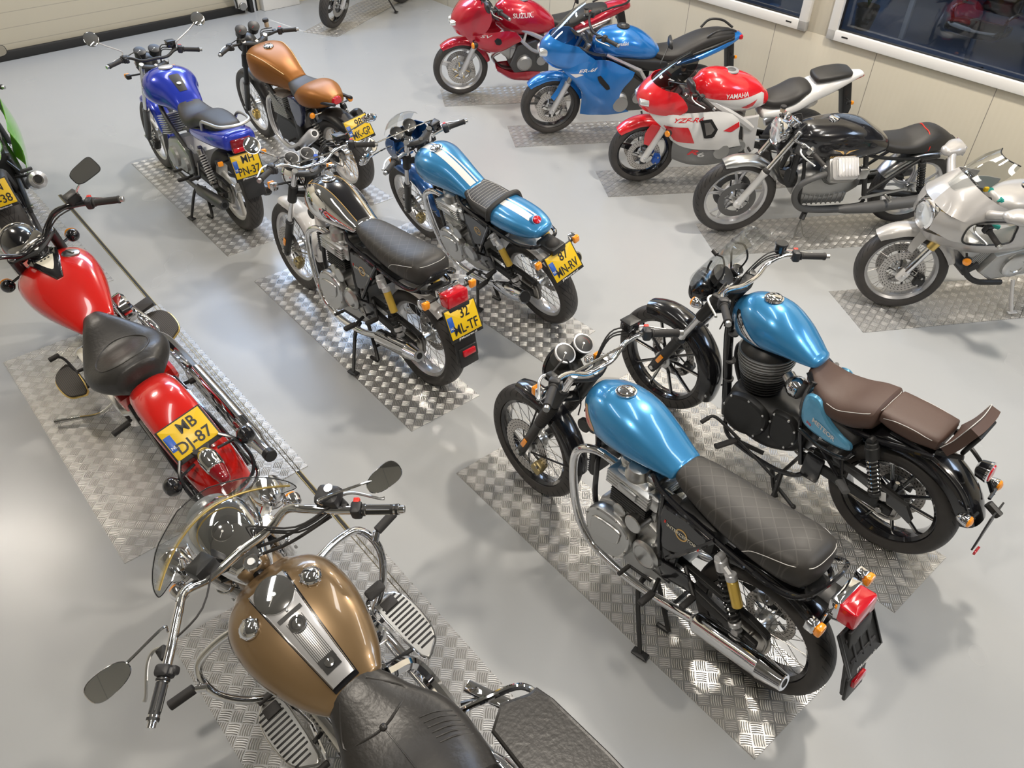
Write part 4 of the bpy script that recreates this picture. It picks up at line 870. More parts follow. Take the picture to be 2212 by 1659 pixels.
for s in (1, -1): gauge(H, (1.195, s * .056, 1.045), (-.50, 0, .86), .046, .085, case='satin', rim='silver', red=s < 0)
g = H.g('chrome', True); g.cyl((1.10, -.005, 1.03), (1.11, -.005, 1.052), .022); H.add('ignition_switch', g)
headlight(H, (1.285, 0, .90), (1, 0, -.10), .088, .15, case='satin', rim='black')
for s in (1, -1): signal(H, H.S @ V((1.20, s * .09, .88)), H.S @ V((1.21, s * .19, .89)), (1, 0, 0), .022, 'chrome', (.044, .048), stem='satin')
F = Bike('chrome and black tank roadster with quilted seat, plate 32 ML-TF', -.526, 3.74, 134.3, 0, -1.5, 1.398, 24, .106, .319, .320)
retwin(F, 'chrome')
number_plate(F, (-.355, 0, .635), 25, '32', 'ML-TF')
ho = twinbars(F, 'std', dict(base=(1.08, .20, 1.10), pos=(1.10, .335, 1.235), pos2=(1.07, .45, 1.215), n=(-.75, 0, .5), n2=(.6, .2, .6), r=.050, stem='chrome'))
for s in (1, -1): gauge(F, (1.195, s * .056, 1.045), (-.50, 0, .86), .044, .085, case='satin', rim='silver')
headlight(F, (1.285, 0, .90), (1, 0, -.10), .088, .15, case='chrome', rim='chrome')
for s in (1, -1): signal(F, F.S @ V((1.19, s * .09, .90)), F.S @ V((1.20, s * .21, .91)), (1, 0, 0), .022, 'chrome', (.044, .048), stem='satin')
g = F.g('bluebtn', True); g.cyl((1.07, -.04, 1.06), (1.06, -.04, 1.085), .014); F.add('key_tag', g)
g = G('white'); g.tube([(1.0, .03, .92), (.93, .07, .66)], .032, n=12); F.add('frame_protector_wrap', g)

Gt = Bike('sky blue cafe racer with white stripes and a bubble fly screen, plate 87 MN-RV', .228, 4.425, 131.0, 14.5, .8, 1.398, 24, .106, .319, .320)
retwin(Gt, 'gt')
number_plate(Gt, (-.285, 0, .645), 30, '87', 'MN-RV')
twinbars(Gt, 'clip', dict(base=(1.17, .18, .97), pos=(1.07, .43, 1.09), pos2=(1.06, -.37, 1.16), n=(.8, .2, .5), n2=(-.6, .2, .5), r=.052, stem='chrome'))
for s in (1, -1): gauge(Gt, (1.27, s * .056, .995), (-.62, 0, .78), .044, .07, case='satin', rim='chrome')
headlight(Gt, (1.33, 0, .875), (1, 0, -.08), .088, .14, case='chrome', rim='chrome')
def ucowl(rows, k=4):
    """horizontal contours wrapping round a nose: (z front, x front, x rear, half width front, half width rear, z rear)"""
    out = []
    for zf, xf, xr, wf, wr, zr in rows:
        L = []
        for t, a, c in ((0, 1, 0), (.28, .8, .25), (.55, .5, .62), (.78, .22, .93), (.93, .06, .80), (1, 0, 0)):
            w = (wr * a + wf * (1 - a)) if t < .6 else wf * (.98 if t < .8 else (.55 if t < 1 else 0)); L.append((xr + (xf - xr) * t, w, zr + (zf - zr) * t))
        out.append(L + [(x, -y, z) for x, y, z in reversed(L[:-1])])
    return out
g = Gt.g('darkblue', True); g.surf(ucowl([(.98, 1.33, 1.20, .12, .13, 1.0), (.93, 1.37, 1.19, .135, .145, .94), (.86, 1.37, 1.20, .13, .14, .86), (.78, 1.33, 1.22, .105, .12, .79)]), 3, 3, .004); fo = Gt.add('fly_screen_cowl', g)
g = Gt.g('clearscreen', True); g.surf([[(1.34, .12, .985), (1.385, .07, .985), (1.40, 0, .985), (1.385, -.07, .985), (1.34, -.12, .985)], [(1.27, .125, 1.06), (1.31, .07, 1.075), (1.325, 0, 1.08), (1.31, -.07, 1.075), (1.27, -.125, 1.06)], [(1.17, .09, 1.10), (1.19, .05, 1.135), (1.20, 0, 1.145), (1.19, -.05, 1.135), (1.17, -.09, 1.10)]], 4, 4, .003); Gt.add('windscreen', g, fo)
g = Gt.g('darkblue', True)
for s in (1, -1): signal(Gt, Gt.S @ V((1.22, s * .09, .84)), Gt.S @ V((1.23, s * .17, .85)), (1, 0, 0), .020, 'satin', (.036, .04))

# ------------------------------------------------------------------ cruiser with brown seats
def meteor(b):
    wheel(b, True, .10, 'y', rim='black', rimr=.250, discs=(-.065,), discr=.15, ns=5); wheel(b, False, .14, 'y', rim='black', rimr=.222, discs=(-.06,), discr=.135, ns=5, sprocket=.07)
    fork(b, .105, low=('satin', .30, .030), tube=('chrome', .0205), top=.78, refl=True); caliper(b, True, -.07, .12, 200, 'satin')
    g = b.g('satin', True)
    for s in (1, -1): g.lathe([(0, .030), (.18, .034), (.19, .030)], b.fl(.52, s * .105), b.ax, 16)
    b.add('fork_cover', g)
    g = b.g('black', True); g.fender((b.wb, b.rf), .362, 64, 196, .072, .07, taper=.85, th=.004); g.m('steel'); 
    for s in (1, -1): g.bolt((b.wb + .345 * cos(R(185)), s * .071, b.rf + .345 * sin(R(185))), (0, s, 0), .009)
    b.add('front_mudguard', g)
    g = G('black'); g.tube([(1.06, 0, .95), (1.045, 0, .70), (.99, 0, .42), (.95, 0, .20)], .026, n=12); g.tube([(1.05, 0, .93), (.80, 0, .88), (.55, 0, .80)], .022, n=10)
    for s in (1, -1):
        g.tube([(.95, 0, .21), (.85, s * .10, .16), (.60, s * .13, .16), (.44, s * .13, .20), (.36, s * .13, .30)], .013, n=8)
        g.tube([(.55, s * .08, .80), (.42, s * .12, .70), (.20, s * .13, .67), (.0, s * .125, .72), (-.10, s * .12, .745)], .013, n=8)
        g.tube([(.48, s * .15, .52), (.36, s * .155, .49), (.24, s * .155, .50), (.20, s * .15, .56)], .011, n=8); g.tube([(.24, s * .155, .50), (.20, s * .17, .40)], .009, n=8); g.tube([(.36, s * .14, .48), (.22, s * .17, .40)], .009, n=8)
        g.tube([(.50, s * .10, .78), (.50, s * .13, .60), (.42, s * .13, .30)], .013, n=8)
        g.box((.36, s * .13, .32), (.10, .03, .16), .015)
    for z in (.72, .55, .43): g.m('greyplastic').lathe([(0, .029), (.012, .029)], (1.05 - (.95 - z) * .12, 0, z), (-.1, 0, 1), 14)
    b.add('frame', g)
    g = G('satin'); g.loft([(.90, .40, .10, .10, .12), (.80, .38, .135, .13, .15), (.66, .37, .14, .14, .15), (.55, .38, .12, .14, .13), (.46, .40, .09, .10, .10)], n=26, r0=.03, r1=.03, e=3.2); eo = b.add('engine', g)
    for s in (1, -1):
        g = G('satin'); O = [(.90, .42), (.87, .50), (.76, .53), (.66, .49), (.64, .40), (.68, .32), (.80, .28), (.89, .33)]; g.prism(O, s * .11, s * .17, .022, sm=3)
        for x, z in O: g.m('alu').bolt((x + (.77 - x) * .08, s * .164, z + (.40 - z) * .08), (0, s, 0), .007, .008)
        b.add('crankcase_cover', g, eo)
        g = G('satin'); O = [(.64, .46), (.63, .52), (.54, .53), (.49, .48), (.48, .40), (.52, .34), (.62, .35)]; g.prism(O, s * .09, s * .145, .018, sm=3)
        for x, z in O: g.m('alu').bolt((x + (.56 - x) * .1, s * .14, z + (.44 - z) * .1), (0, s, 0), .007, .010)
        b.add('gearbox_cover', g, eo)
    g = G('satin'); g.cyl((.80, 0, .48), (.81, 0, .74), .075, 20)
    for i in range(9): g.m('darkalu' if i < 5 else 'castalu').lathe([(0, .06), (.0, .105 + .004 * i), (.007, .108 + .004 * i), (.0075, .06)], (.795 + i * .002, 0, .52 + i * .019), (.08, 0, 1), 30)
    b.add('cylinder', g, eo)
    g = G('castalu')
    for i in range(4): g.lathe([(0, .06), (0, .142), (.010, .145), (.011, .06)], (.81 + i * .002, 0, .685 + i * .0165), (.08, 0, 1), 34)
    g.m('satin').lathe([(0, .10), (.0, .136), (.02, .13), (.045, .10), (.05, 0)], (.815, 0, .745), (.08, 0, 1), 30); b.add('cylinder_head', g, eo)
    g = G('chrome'); g.lathe([(-.03, .035), (.0, .055), (.02, .058), (.05, .05), (.06, .03)], (.60, .07, .68), (-1, .3, 0), 22); g.m('alu').cyl((.66, .04, .69), (.58, .08, .67), .034); b.add('throttle_body', g, eo)
    g = G('greyplastic'); g.loft([(.52, .66, .13, .10, .10), (.44, .64, .145, .13, .12), (.34, .61, .14, .09, .11), (.24, .585, .12, .05, .06)], n=24, r0=.02, r1=.02, e=3); b.add('airbox', g)
    for s in (1, -1):
        g = G('skyblue' if 0 else 'paleblue'); g.prism([(.505, .70), (.485, .745), (.44, .75), (.40, .715), (.35, .66), (.27, .615), (.225, .60), (.215, .565), (.25, .545), (.34, .535), (.44, .55), (.49, .59)], s * .125, s * .162, .02, sm=3); o = b.add('side_cover', g)
        g = G('lightsilver'); text3(g, 'METEOR', (.365, s * .1635, .605), (-s, 0, -.34), (-.34 * 0, 0, 1), .024, .002, .03, wide=1.05); g.m('redbtn'); text3(g, '350', (.44, s * .164, .592), (-s, 0, -.34), (0, 0, 1), .014, .001, .02); b.add('side_badge', g, o)
    muffler(b, [(.35, -.17, .25), (.30, -.18, .26), (-.15, -.19, .33), (-.17, -.19, .335)], [.03, .048, .048, .035], 'satin', .6, hdr=([(.88, -.03, .70), (1.0, -.06, .62), (.99, -.12, .40), (.86, -.15, .22), (.6, -.16, .20), (.35, -.17, .25)], .02))
    chainrun(b, .07, .032, .44, .33, guard='satin'); shock(b, (.15, .69), (.03, .385), .030, y=.155, top='satin', body='satin', spring='chrome', turns=10, wr=.0055, cover='satin')
    g = G('darkalu'); g.prism([(.30, .46), (.05, .44), (-.10, .42), (-.145, .36), (-.14, .33), (-.05, .365), (.28, .43)], .10, .13, .006); g.m('porcelain').box((.02, .145, .41), (.06, .004, .05), .002, (0, .3, 0)); b.add('chain_case', g)
    for s in (1, -1):
        g = G('satin'); g.tube([(.62, s * .13, .22), (.78, s * .18, .24)], .012, n=8); g.m('rubber').tube([(.76, s * .2, .26), (.80, s * .32, .265)], .018, n=10, flat=.7); b.add('footpeg', g)
        g = G('satin'); g.tube([(.20, s * .16, .40), (.16, s * .19, .39)], .01, n=8); g.m('greyplastic').tube([(.20, s * .19, .395), (.14, s * .235, .40)], .021, n=10, flat=.7); b.add('passenger_footpeg', g)
    g = G('satin'); g.tube([(.74, .19, .27), (.90, .20, .33), (.935, .24, .315)], .009, n=8); g.tube([(.74, .19, .26), (.60, .20, .22), (.50, .21, .19)], .008, n=8); g.m('rubber').cyl((.93, .22, .32), (.94, .27, .31), .012); b.add('gear_lever', g)
    g = G('satin'); g.tube([(.50, .12, .18), (.47, .20, .10), (.46, .27, .020)], .012, n=8, seg=3); g.box((.46, .28, .014), (.07, .035, .01), .004); b.add('side_stand', g)
    g = G('satin')
    for s in (1, -1): g.tube([(.56, s * .12, .16), (.50, s * .15, .06), (.47, s * .16, .022)], .013, n=8)
    g.tube([(.52, -.13, .10), (.52, .13, .10)], .011, n=8); g.tube([(.50, .15, .09), (.36, .20, .075)], .010, n=8); g.ball((.355, .20, .075), .014); b.add('centre_stand', g)
    S = [(1.01, .895, .070, .075, .095), (.96, .885, .115, .125, .115), (.88, .880, .145, .150, .115), (.78, .875, .150, .148, .090), (.68, .860, .130, .115, .055), (.60, .840, .100, .075, .030), (.55, .828, .075, .045, .018)]
    g = G('skyblue'); g.loft(S, n=40, sub=6, r0=.03, r1=.03, e=2.1); to = b.add('fuel_tank', g); T = bvh(g)
    top = project(T, (.858, 0, 1.3), (0, 0, -1)); g = G('chrome'); g.lathe([(-.003, .048), (.004, .047), (.006, .040), (.012, .037), (.016, .030), (.016, 0)], top, (.05, 0, 1), 32); g.m('alu').cyl(top + V((.02, 0, .014)), top + V((.022, 0, .020)), .008); b.add('fuel_cap', g, to)
    for s in (1, -1):
        g = G('chrome'); wrappoly(g, T, [(.985, .945), (.97, .955), (.90, .905), (.84, .865), (.80, .842), (.79, .833), (.84, .845), (.90, .855), (.955, .895), (.985, .925)], (0, -s, 0), off=.004, at=s * .3); g.m('ink'); wrappoly(g, T, [(.975, .925), (.94, .905), (.88, .868), (.84, .850), (.90, .860), (.945, .890), (.975, .915)], (0, -s, 0), off=.0055, at=s * .3)
        g.m('chrome'); wraptext(g, T, 'ROYAL ENFIELD', (.915, s * .3, .884), (-s, 0, -.58 if s > 0 else -.58), (0, 0, 1), .012, (0, -s, 0), .015, fit=.10, off=.0065); b.add('tank_badge', g, to)
    so, g = seatloft(b, [(.545, .775, .075, .05, .06), (.49, .735, .115, .06, .07), (.42, .715, .145, .058, .06), (.34, .710, .165, .072, .055), (.26, .725, .165, .092, .06), (.19, .755, .145, .085, .065)], 'brownseat', r0=.025, r1=.03, e=2.9, name='rider_seat'); T = bvh(g)
    def rim(so, T, pts, m='offwhite', r=.0018): g = G(m); g.tube([project(T, p, d, .0004) for p, d in pts], r, n=6, seg=3); b.add('piping', g, so)
    L = [((.40, .3, .740), (0, -1, 0)), ((.34, .3, .745), (0, -1, 0)), ((.27, .3, .775), (0, -1, 0)), ((.21, .3, .80), (0, -1, 0)), ((-.5, .09, .818), (1, 0, 0)), ((-.5, 0, .825), (1, 0, 0)), ((-.5, -.09, .818), (1, 0, 0)), ((.21, -.3, .80), (0, 1, 0)), ((.27, -.3, .775), (0, 1, 0)), ((.34, -.3, .745), (0, 1, 0)), ((.40, -.3, .740), (0, 1, 0))]; rim(so, T, L)
    so, g = seatloft(b, [(.165, .795, .115, .035, .035), (.10, .79, .120, .042, .045), (.0, .79, .118, .045, .045), (-.09, .795, .108, .040, .035)], 'brownseat', r0=.012, r1=.015, e=4, name='pillion_seat'); T = bvh(g)
    for s in (1, -1): rim(so, T, [((x, s * .3, z), (0, -s, 0)) for x, z in ((.15, .80), (.10, .815), (.02, .820), (-.06, .815), (-.10, .81))])
    g = G('brownseat')
    rows = []
    for z, x in ((.80, -.105), (.86, -.135), (.92, -.155), (.965, -.17)): rows.append([(x, .105, z), (x - .006, .06, z + .003), (x - .008, 0, z + .004), (x - .006, -.06, z + .003), (x, -.105, z)])
    g.surf(rows, 4, 3, .045); o = b.add('backrest', g); g = G('offwhite'); g.tube([(-.105, .107, .80), (-.135, .107, .86), (-.155, .107, .92), (-.170, .104, .968), (-.178, 0, .973), (-.170, -.104, .968), (-.155, -.107, .92)], .002, n=6); b.add('piping', g, o)
    g = G('satin'); g.box((-.20, 0, .86), (.02, .16, .13), .008, (0, -.25, 0)); g.tube([(-.10, .10, .76), (-.20, .09, .80)], .012); g.tube([(-.10, -.10, .76), (-.20, -.09, .80)], .012); b.add('backrest_bracket', g)
    g = G('black'); g.fender((0, b.rr), .405, 55, 158, .090, .07, taper=.9, th=.004); b.add('rear_mudguard', g)
    g = G('black')
    for s in (1, -1): g.tube([(.10, s * .10, .74), (-.10, s * .115, .735), (-.25, s * .11, .66), (-.35, s * .105, .54)], .010, n=8)
    b.add('mudguard_stay', g)
    g = G('black'); g.lathe([(-.05, .02), (-.04, .04), (0, .048)], (-.30, 0, .725), (-1, 0, .10), 24); g.m('chrome').lathe([(-.004, .048), (.006, .050), (.010, .044)], (-.30, 0, .725), (-1, 0, .10), 24); o = b.add('tail_light', g); g = G('redlens'); g.lathe([(.006, .044), (.016, .038), (.020, 0)], (-.30, 0, .725), (-1, 0, .10), 24); b.add('lens', g, o)
    for s in (1, -1): signal(b, (-.35, s * .06, .545), (-.345, s * .155, .560), (-1, 0, .05), .028, 'chrome', stem='satin', L=.05)
    g = G('satin'); g.prism([(-.07, .56), (.07, .56), (.05, .44), (.03, .40), (.025, .30), (-.025, .30), (-.03, .40), (-.05, .44)], -.400, -.408, .001, ax='x'); g.tube([(-.36, 0, .57), (-.42, 0, .54)], .02); g.m('redlens').box((-.42, 0, .29), (.012, .05, .02), .003); b.add('plate_bracket', g)
    handlebar(b, [(1.0, 0, 1.06), (1.005, .07, 1.06), (1.02, .17, 1.075), (.98, .28, 1.10), (.845, .42, 1.10)], gl=.13, res='round', leverdx=.085, r=.0125, gr=.0175, btn='redbtn')
    headlight(b, (1.275, 0, .905), (1, 0, -.1), .085, .13, 'black', 'black'); gauge(b, (1.145, .02, 1.035), (-.55, 0, .83), .056, .05, 'satin', 'satin'); gauge(b, (1.13, -.085, 1.03), (-.55, 0, .83), .030, .04, 'satin', 'chrome')
    for s in (1, -1): signal(b, b.S @ V((1.17, s * .09, .92)), b.S @ V((1.19, s * .165, .915)), (1, 0, 0), .028, 'chrome', L=.05)
    g = b.g('clearscreen', True); rows = []
    for t in range(6):
        k = t / 5; w = .16 * (1 - .45 * k * k); x0 = 1.315 - .225 * k; z = .96 + .36 * k; rows.append([(x0 - .10 * (y * y), w * y, z - .02 * y * y * k) for y in (-1, -.66, -.33, 0, .33, .66, 1)])
    g.surf(rows, 2, 2, .004); o = b.add('windscreen', g); g = b.g('satin', True)
    for s in (1, -1): g.tube([(1.16, s * .09, .97), (1.19, s * .10, 1.08), (1.185, s * .09, 1.13)], .0055, n=6); g.tube([(1.14, s * .09, 1.0), (1.10, s * .10, 1.10), (1.125, s * .09, 1.17), (1.165, s * .085, 1.17)], .005, n=6); g.cyl((1.165, s * .085, 1.17), (1.195, s * .08, 1.18), .012)
    b.add('screen_bracket', g, o)
I = Bike('blue cruiser with brown rider and pillion seats and a clear screen', 1.866, 2.574, 133.8, .6, .0, 1.40, 26, .12, .331, .314)
meteor(I)
# ------------------------------------------------------------------ big V-twin cruisers
def vtwin(b, cx=.80, cz=.42, m='chrome', fin='darkalu'):
    g = G(m); g.prism([(cx - .20, .20), (cx + .24, .20), (cx + .28, .34), (cx + .16, .46), (cx - .12, .46), (cx - .24, .36)], -.10, .10, .02); eo = b.add('engine', g)
    for a, nm in ((24, 1), (-21, 0)):
        t = R(a); u = V((sin(t), 0, cos(t))); o = V((cx, 0, .30)); g = G(fin)
        for i in range(9): g.lathe([(0, .05), (0, .088), (.006, .088), (.0065, .05)], o + u * (.15 + .0165 * i), u, 22)
        b.add('cylinder', g, eo); g = G(m); p = o + u * .33; g.box(p, (.17, .20, .085), .03, (0, t, 0)); g.box(p + u * .045, (.14, .16, .04), .018, (0, t, 0)); b.add('rocker_box', g, eo)
        g = G('chrome')
        for k in (-.03, .03): g.cyl((cx + k * .6, -.11, .40), o + u * .31 + V((k * .8, -.12, 0)), .009, 10)
        b.add('pushrod_cover', g, eo)
    g = G(m); g.prism([(cx + .22, .24), (cx + .26, .33), (cx + .18, .42), (cx - .1, .40), (cx - .38, .42), (cx - .46, .33), (cx - .40, .22), (cx, .20)], .10, .19, .03, sm=3); b.add('primary_cover', g, eo)
    g = G(m); g.lathe([(0, .075), (.03, .07), (.04, .05), (.042, 0)], (cx + .04, -.10, .33), (0, -1, 0), 26); g.cyl((cx - .25, -.09, .33), (cx - .25, -.14, .33), .06, 20); b.add('cam_cover', g, eo)
    g = G(m); g.lathe([(0, .04), (.01, .085), (.055, .088), (.07, .07), (.072, 0)], (cx + .02, -.13, .60), (0, -1, 0), 30); b.add('air_cleaner', g, eo)
    return eo
def board(b, x, y, z, s, m='floorboard', rimm='chrome', L=.31, W=.125, slots=False, yaw=0, drop=0):
    g = G(rimm); O = [(-L * .5, -W * .42), (L * .5, -W * .5), (L * .5, W * .15), (L * .28, W * .48), (-L * .05, W * .52), (-L * .36, W * .38), (-L * .5, W * .05)]
    X = Matrix.Translation((x, y * s, z)) @ Matrix.Rotation(yaw * s, 4, 'Z'); g.X = X; g.prism([(p[0], p[1] * s) for p in O], -.012, .0, .005, ax='z', sm=3)
    o = b.add('floorboard', g); g = G(m); g.X = X
    if not slots: g.prism([(p[0] * .95, p[1] * s * .9) for p in O], -.002, .010, .004, ax='z', sm=3)
    else:
        g.m('steel').prism([(p[0] * .95, p[1] * s * .92) for p in O], -.002, .005, .003, ax='z', sm=3); g.m('ink')
        for i in range(13):
            q = -L * .40 + L * .80 * i / 12; w = W * (.78 if abs(i - 6.5) < 5 else .55); g.box((q, W * .02 * s, .0055), (.009, w, .004), .0015)
        g.m('rubber').box((L * .34, -.01 * s, .010), (.05, W * .5, .014), .005)
    b.add('rubber_pad', g, o); g = G('satin'); g.tube([(x - L * .3, (y - .05) * s, z - .02), (x - L * .2, .12 * s, z - .03)], .010); g.tube([(x + L * .3, (y - .05) * s, z - .02), (x + L * .2, .12 * s, z - .03)], .010); b.add('board_bracket', g, o)
A = Bike('gold cruiser with clear half-round windshield and chrome tank console, nearest the camera', .040, .996, 133.5, 14.5, 0, 1.50, 26, .15, .325, .325)
def roadking(b):
    wheel(b, True, .13, 'ten', rim='silver', rimr=.215, discs=(.07, -.07), discr=.145, ns=5); wheel(b, False, .14, 'ten', rim='silver', rimr=.215, discs=(-.07,), discr=.145, ns=5)
    fork(b, .13, low=('chrome', .32, .034), tube=('chrome', .030), top=.70, refl=False)
    g = b.g('tan', True); g.fender((b.wb, b.rf), .375, 35, 190, .095, .10, taper=.85, th=.004); b.add('front_mudguard', g)
    g = G('black'); g.tube([(1.20, 0, .90), (1.12, 0, .60), (1.10, 0, .22)], .025); g.tube([(1.18, 0, .86), (.6, 0, .76), (.3, 0, .60)], .025)
    for s in (1, -1): g.tube([(1.10, s * .05, .22), (.9, s * .11, .16), (.3, s * .12, .18), (.1, s * .12, .32), (.2, s * .11, .6)], .016)
    b.add('frame', g)
    vtwin(b, .78, m='chrome')
    # tank
    g = G('tan'); S = [(1.08, .83, .13, .05, .09), (1.03, .82, .185, .09, .12), (.95, .815, .215, .115, .135), (.84, .805, .218, .112, .125), (.73, .79, .195, .092, .10), (.63, .77, .155, .065, .06), (.57, .755, .115, .04, .03)]
    g.loft(S, n=44, sub=6, r0=.04, r1=.02, e=2.5); to = b.add('fuel_tank', g); T = bvh(g)
    pj = lambda x, y, off=.0: project(T, (x, y, 1.3), (0, 0, -1), off)
    g = G('black'); g.grid([[pj(x, (.076 - .028 * t) * k, .004) for k in (-1, -.95, -.5, 0, .5, .95, 1)] for t in [i / 16 for i in range(17)] for x in [1.00 - .42 * t]]); b.add('console_gasket', g, to)
    g = G('silver'); R0 = []
    for i in range(21):
        t = i / 20; x = 1.0 - .41 * t; w = .069 - .026 * t; z = pj(x, 0).z + .016; R0.append([(x, w, z - .016), (x, w, z - .003), (x, w * .92, z), (x, 0, z + .003), (x, -w * .92, z), (x, -w, z - .003), (x, -w, z - .016)])
    g.grid(R0); g.m('chrome')
    for s in (1, -1): g.tube([(r[1][0], r[1][1] * s, r[1][2] + .001) for r in R0[::4]], .0025, n=6)
    co = b.add('console', g, to); zt = lambda x: pj(x, 0).z + .0205
    gn = V((-.12, 0, 1)); gauge(b, (.93, 0, zt(.93) + .004), (-.15, 0, 1), .064, .035, 'chrome', 'chrome', parent=co)
    def onc(g, x, y, sx, sy, dz=.001): g.grid([[(x + a * sx / 2, y + c * sy / 2, zt(x + a * sx / 2) + dz) for c in (-1, 0, 1)] for a in (-1, -.5, 0, .5, 1)])
    g = G('ink'); onc(g, .842, 0, .014, .092)
    for i in range(11): onc(g, .735, -.030 + .006 * i, .17, .0022)
    onc(g, .648, 0, .045, .060); b.add('console_trim', g, co)
    g = G('chrome'); g.lathe([(0, .030), (.006, .029), (.008, .020), (.010, .012), (.011, 0)], (.80, 0, zt(.80)), (-.15, 0, 1), 26); g.m('ink').lathe([(.0082, .022), (.009, .019)], (.80, 0, zt(.80)), (-.15, 0, 1), 26); g.m('chrome').lathe([(0, .017), (.004, .016), (.005, .006), (.007, 0)], (.650, 0, zt(.65)), (-.15, 0, 1), 20); g.ball((.857, 0, zt(.857) + .002), .005); b.add('console_emblem', g, co)
    for s in (1, -1):
        p = pj(.915, .125 * s); g = G('chrome'); g.lathe([(-.004, .038), (.006, .038), (.016, .033), (.024, .020), (.027, 0)], p, (.05, .25 * s, 1), 26)
        for k in range(8): a = 2 * pi * k / 8; g.ball(p + V((.034 * cos(a), .034 * sin(a), .008 - .25 * s * sin(a) * .034)), .006, n=8)
        b.add('fuel_cap', g, to); g = G('chrome'); wrappoly(g, T, [(1.02, .84), (1.0, .85), (.72, .815), (.72, .805), (1.0, .828)], (0, -s, 0), off=.003, at=s * .3); g.m('porcelain'); b.add('tank_badge', g, to)
    # bars
    ho = handlebar(b, [(1.14, 0, .985), (1.13, .12, .99), (1.12, .205, 1.03), (1.05, .255, 1.05), (.95, .34, 1.045), (.81, .478, 1.03)], gl=.125, res=None, leverdx=.10, r=.0155, gr=.0175, gripm='satin', barend='chrome', lv=True)
    for s in (1, -1):
        g = b.g('chrome', True); e = V((.81, .478 * s, 1.03)); d = (e - V((.95, .34 * s, 1.045))).normalized(); g.lathe([(0, .019), (.006, .019)], e - d * .12, d, 16); g.lathe([(0, .019), (.02, .019)], e - d * .02, d, 16)
        for k in range(6): a = 2 * pi * k / 6; u = d.cross(V((0, 0, 1))).normalized(); w = d.cross(u); g.tube([e - d * .11 + u * .0185 * cos(a) + w * .0185 * sin(a), e - d * .03 + u * .0185 * cos(a) + w * .0185 * sin(a)], .0022, n=5)
        b.add('grip_trim', g, ho)
    g = b.g('plastic', True); g.box((1.01, -.335, 1.075), (.09, .075, .05), .018, (0, 0, .6)); g.m('chrome').cyl((1.02, -.35, 1.10), (1.02, -.35, 1.103), .016); b.add('master_cylinder', g, ho)
    mirror_pair(b, ho, base=(.99, .30, 1.09), pos=(.94, .49, 1.15), pos2=(.94, .515, 1.05), r=.05, n=(-.75, -.1, .6), shape=(.068, .040, 2.6), glass='mirror')
    g = b.g('rubber', True); g.tube([(1.0, -.29, 1.03), (1.08, -.14, .97), (1.15, -.05, .93), (1.2, 0, .85)], .006); g.tube([(.98, -.30, 1.02), (1.05, -.15, .96), (1.13, -.05, .91)], .006); b.add('throttle_cable', g, ho)
    g = b.g('chrome', True); g.loft([(1.40, .92, .10, .085, .09), (1.34, .93, .125, .10, .12), (1.26, .93, .120, .085, .16), (1.18, .92, .095, .05, .16), (1.13, .90, .07, .035, .12)], n=30, r0=.03, r1=.02, e=2.3); no = b.add('headlight_nacelle', g); g = b.g('lens', True); g.lathe([(0, .088), (.02, .06), (.025, 0)], (1.425, 0, .92), (1, 0, -.05), 28); b.add('headlight_lens', g, no)
    gauge(b, (1.245, 0, 1.005), (-.55, 0, .84), .035, .06, 'chrome', 'chrome', parent=no); g = b.g('chrome', True); g.cyl((1.08, -.01, .96), (1.075, -.01, .985), .030); g.m('steel').cyl((1.075, -.01, .984), (1.074, -.01, .990), .014); b.add('ignition_switch', g)
    g = b.g('satin', True); g.box((1.17, .12, 1.01), (.075, .085, .05), .006, (.1, .2, .3)); b.add('control_box', g)
    for s in (1, -1):
        g = b.g('chrome', True); p = V((1.42, .21 * s, .80)); g.tube([(1.28, .11 * s, .84), (1.34, .15 * s, .82), p], [.03, .022, .016], n=10); g.lathe([(-.09, .015), (-.08, .04), (-.04, .060), (0, .066), (.008, .064)], p + V((.03, 0, 0)), (1, 0, 0), 26); lo = b.add('passing_lamp', g); g = b.g('lens', True); g.lathe([(.006, .061), (.018, .04), (.022, 0)], p + V((.03, 0, 0)), (1, 0, 0), 26); b.add('lens', g, lo)
        signal(b, b.S @ V((1.36, .16 * s, .74)), b.S @ V((1.38, .26 * s, .74)), (1, 0, 0), .035, 'chrome', stem='chrome')
    # windshield
    g = b.g('clearscreen', True); rows = []; SH = lambda k, y: (1.385 - .155 * k - 1.6 * y * y, y, .93 + .315 * k - .5 * y * y)
    for i in range(11):
        k = i / 10; w = .285 * sqrt(max(.03, 1 - abs(k - .25) ** 2.4 * 1.9)) if k > .25 else .285 - .10 * (.25 - k) * 2; rows.append([SH(k, w * (-1 + j / 7)) for j in range(15)])
    g.surf(rows, 1, 2, .004); wo = b.add('windshield', g)
    g = b.g('gold', True); g.tube([SH(.36, .27 * (-1 + j / 6)) for j in range(13)], .0045, n=6, seg=2, flat=.5); g.m('chrome')
    for s in (1, -1): g.tube([(1.17, .10 * s, .93), (1.22, .13 * s, 1.0), (1.275, .14 * s, 1.03)], .006)
    b.add('windshield_brace', g, wo)
    g = b.g('ink', True); g.tube([r[0] for r in rows] + [r for r in rows[-1][1:-1]] + [r[-1] for r in reversed(rows)], .0018, n=5, seg=2); b.add('windshield_edge', g, wo)
    # engine guard, pegs, boards
    g = G('chrome'); L = [(1.12, .05, .64), (1.14, .14, .63), (1.19, .28, .59), (1.20, .385, .53), (1.13, .405, .44), (1.06, .33, .33), (1.02, .20, .24), (1.02, .10, .21)]
    for s in (1, -1): g.tube([(x, y * s, z) for x, y, z in L], .017, n=12)
    go = b.add('engine_guard', g)
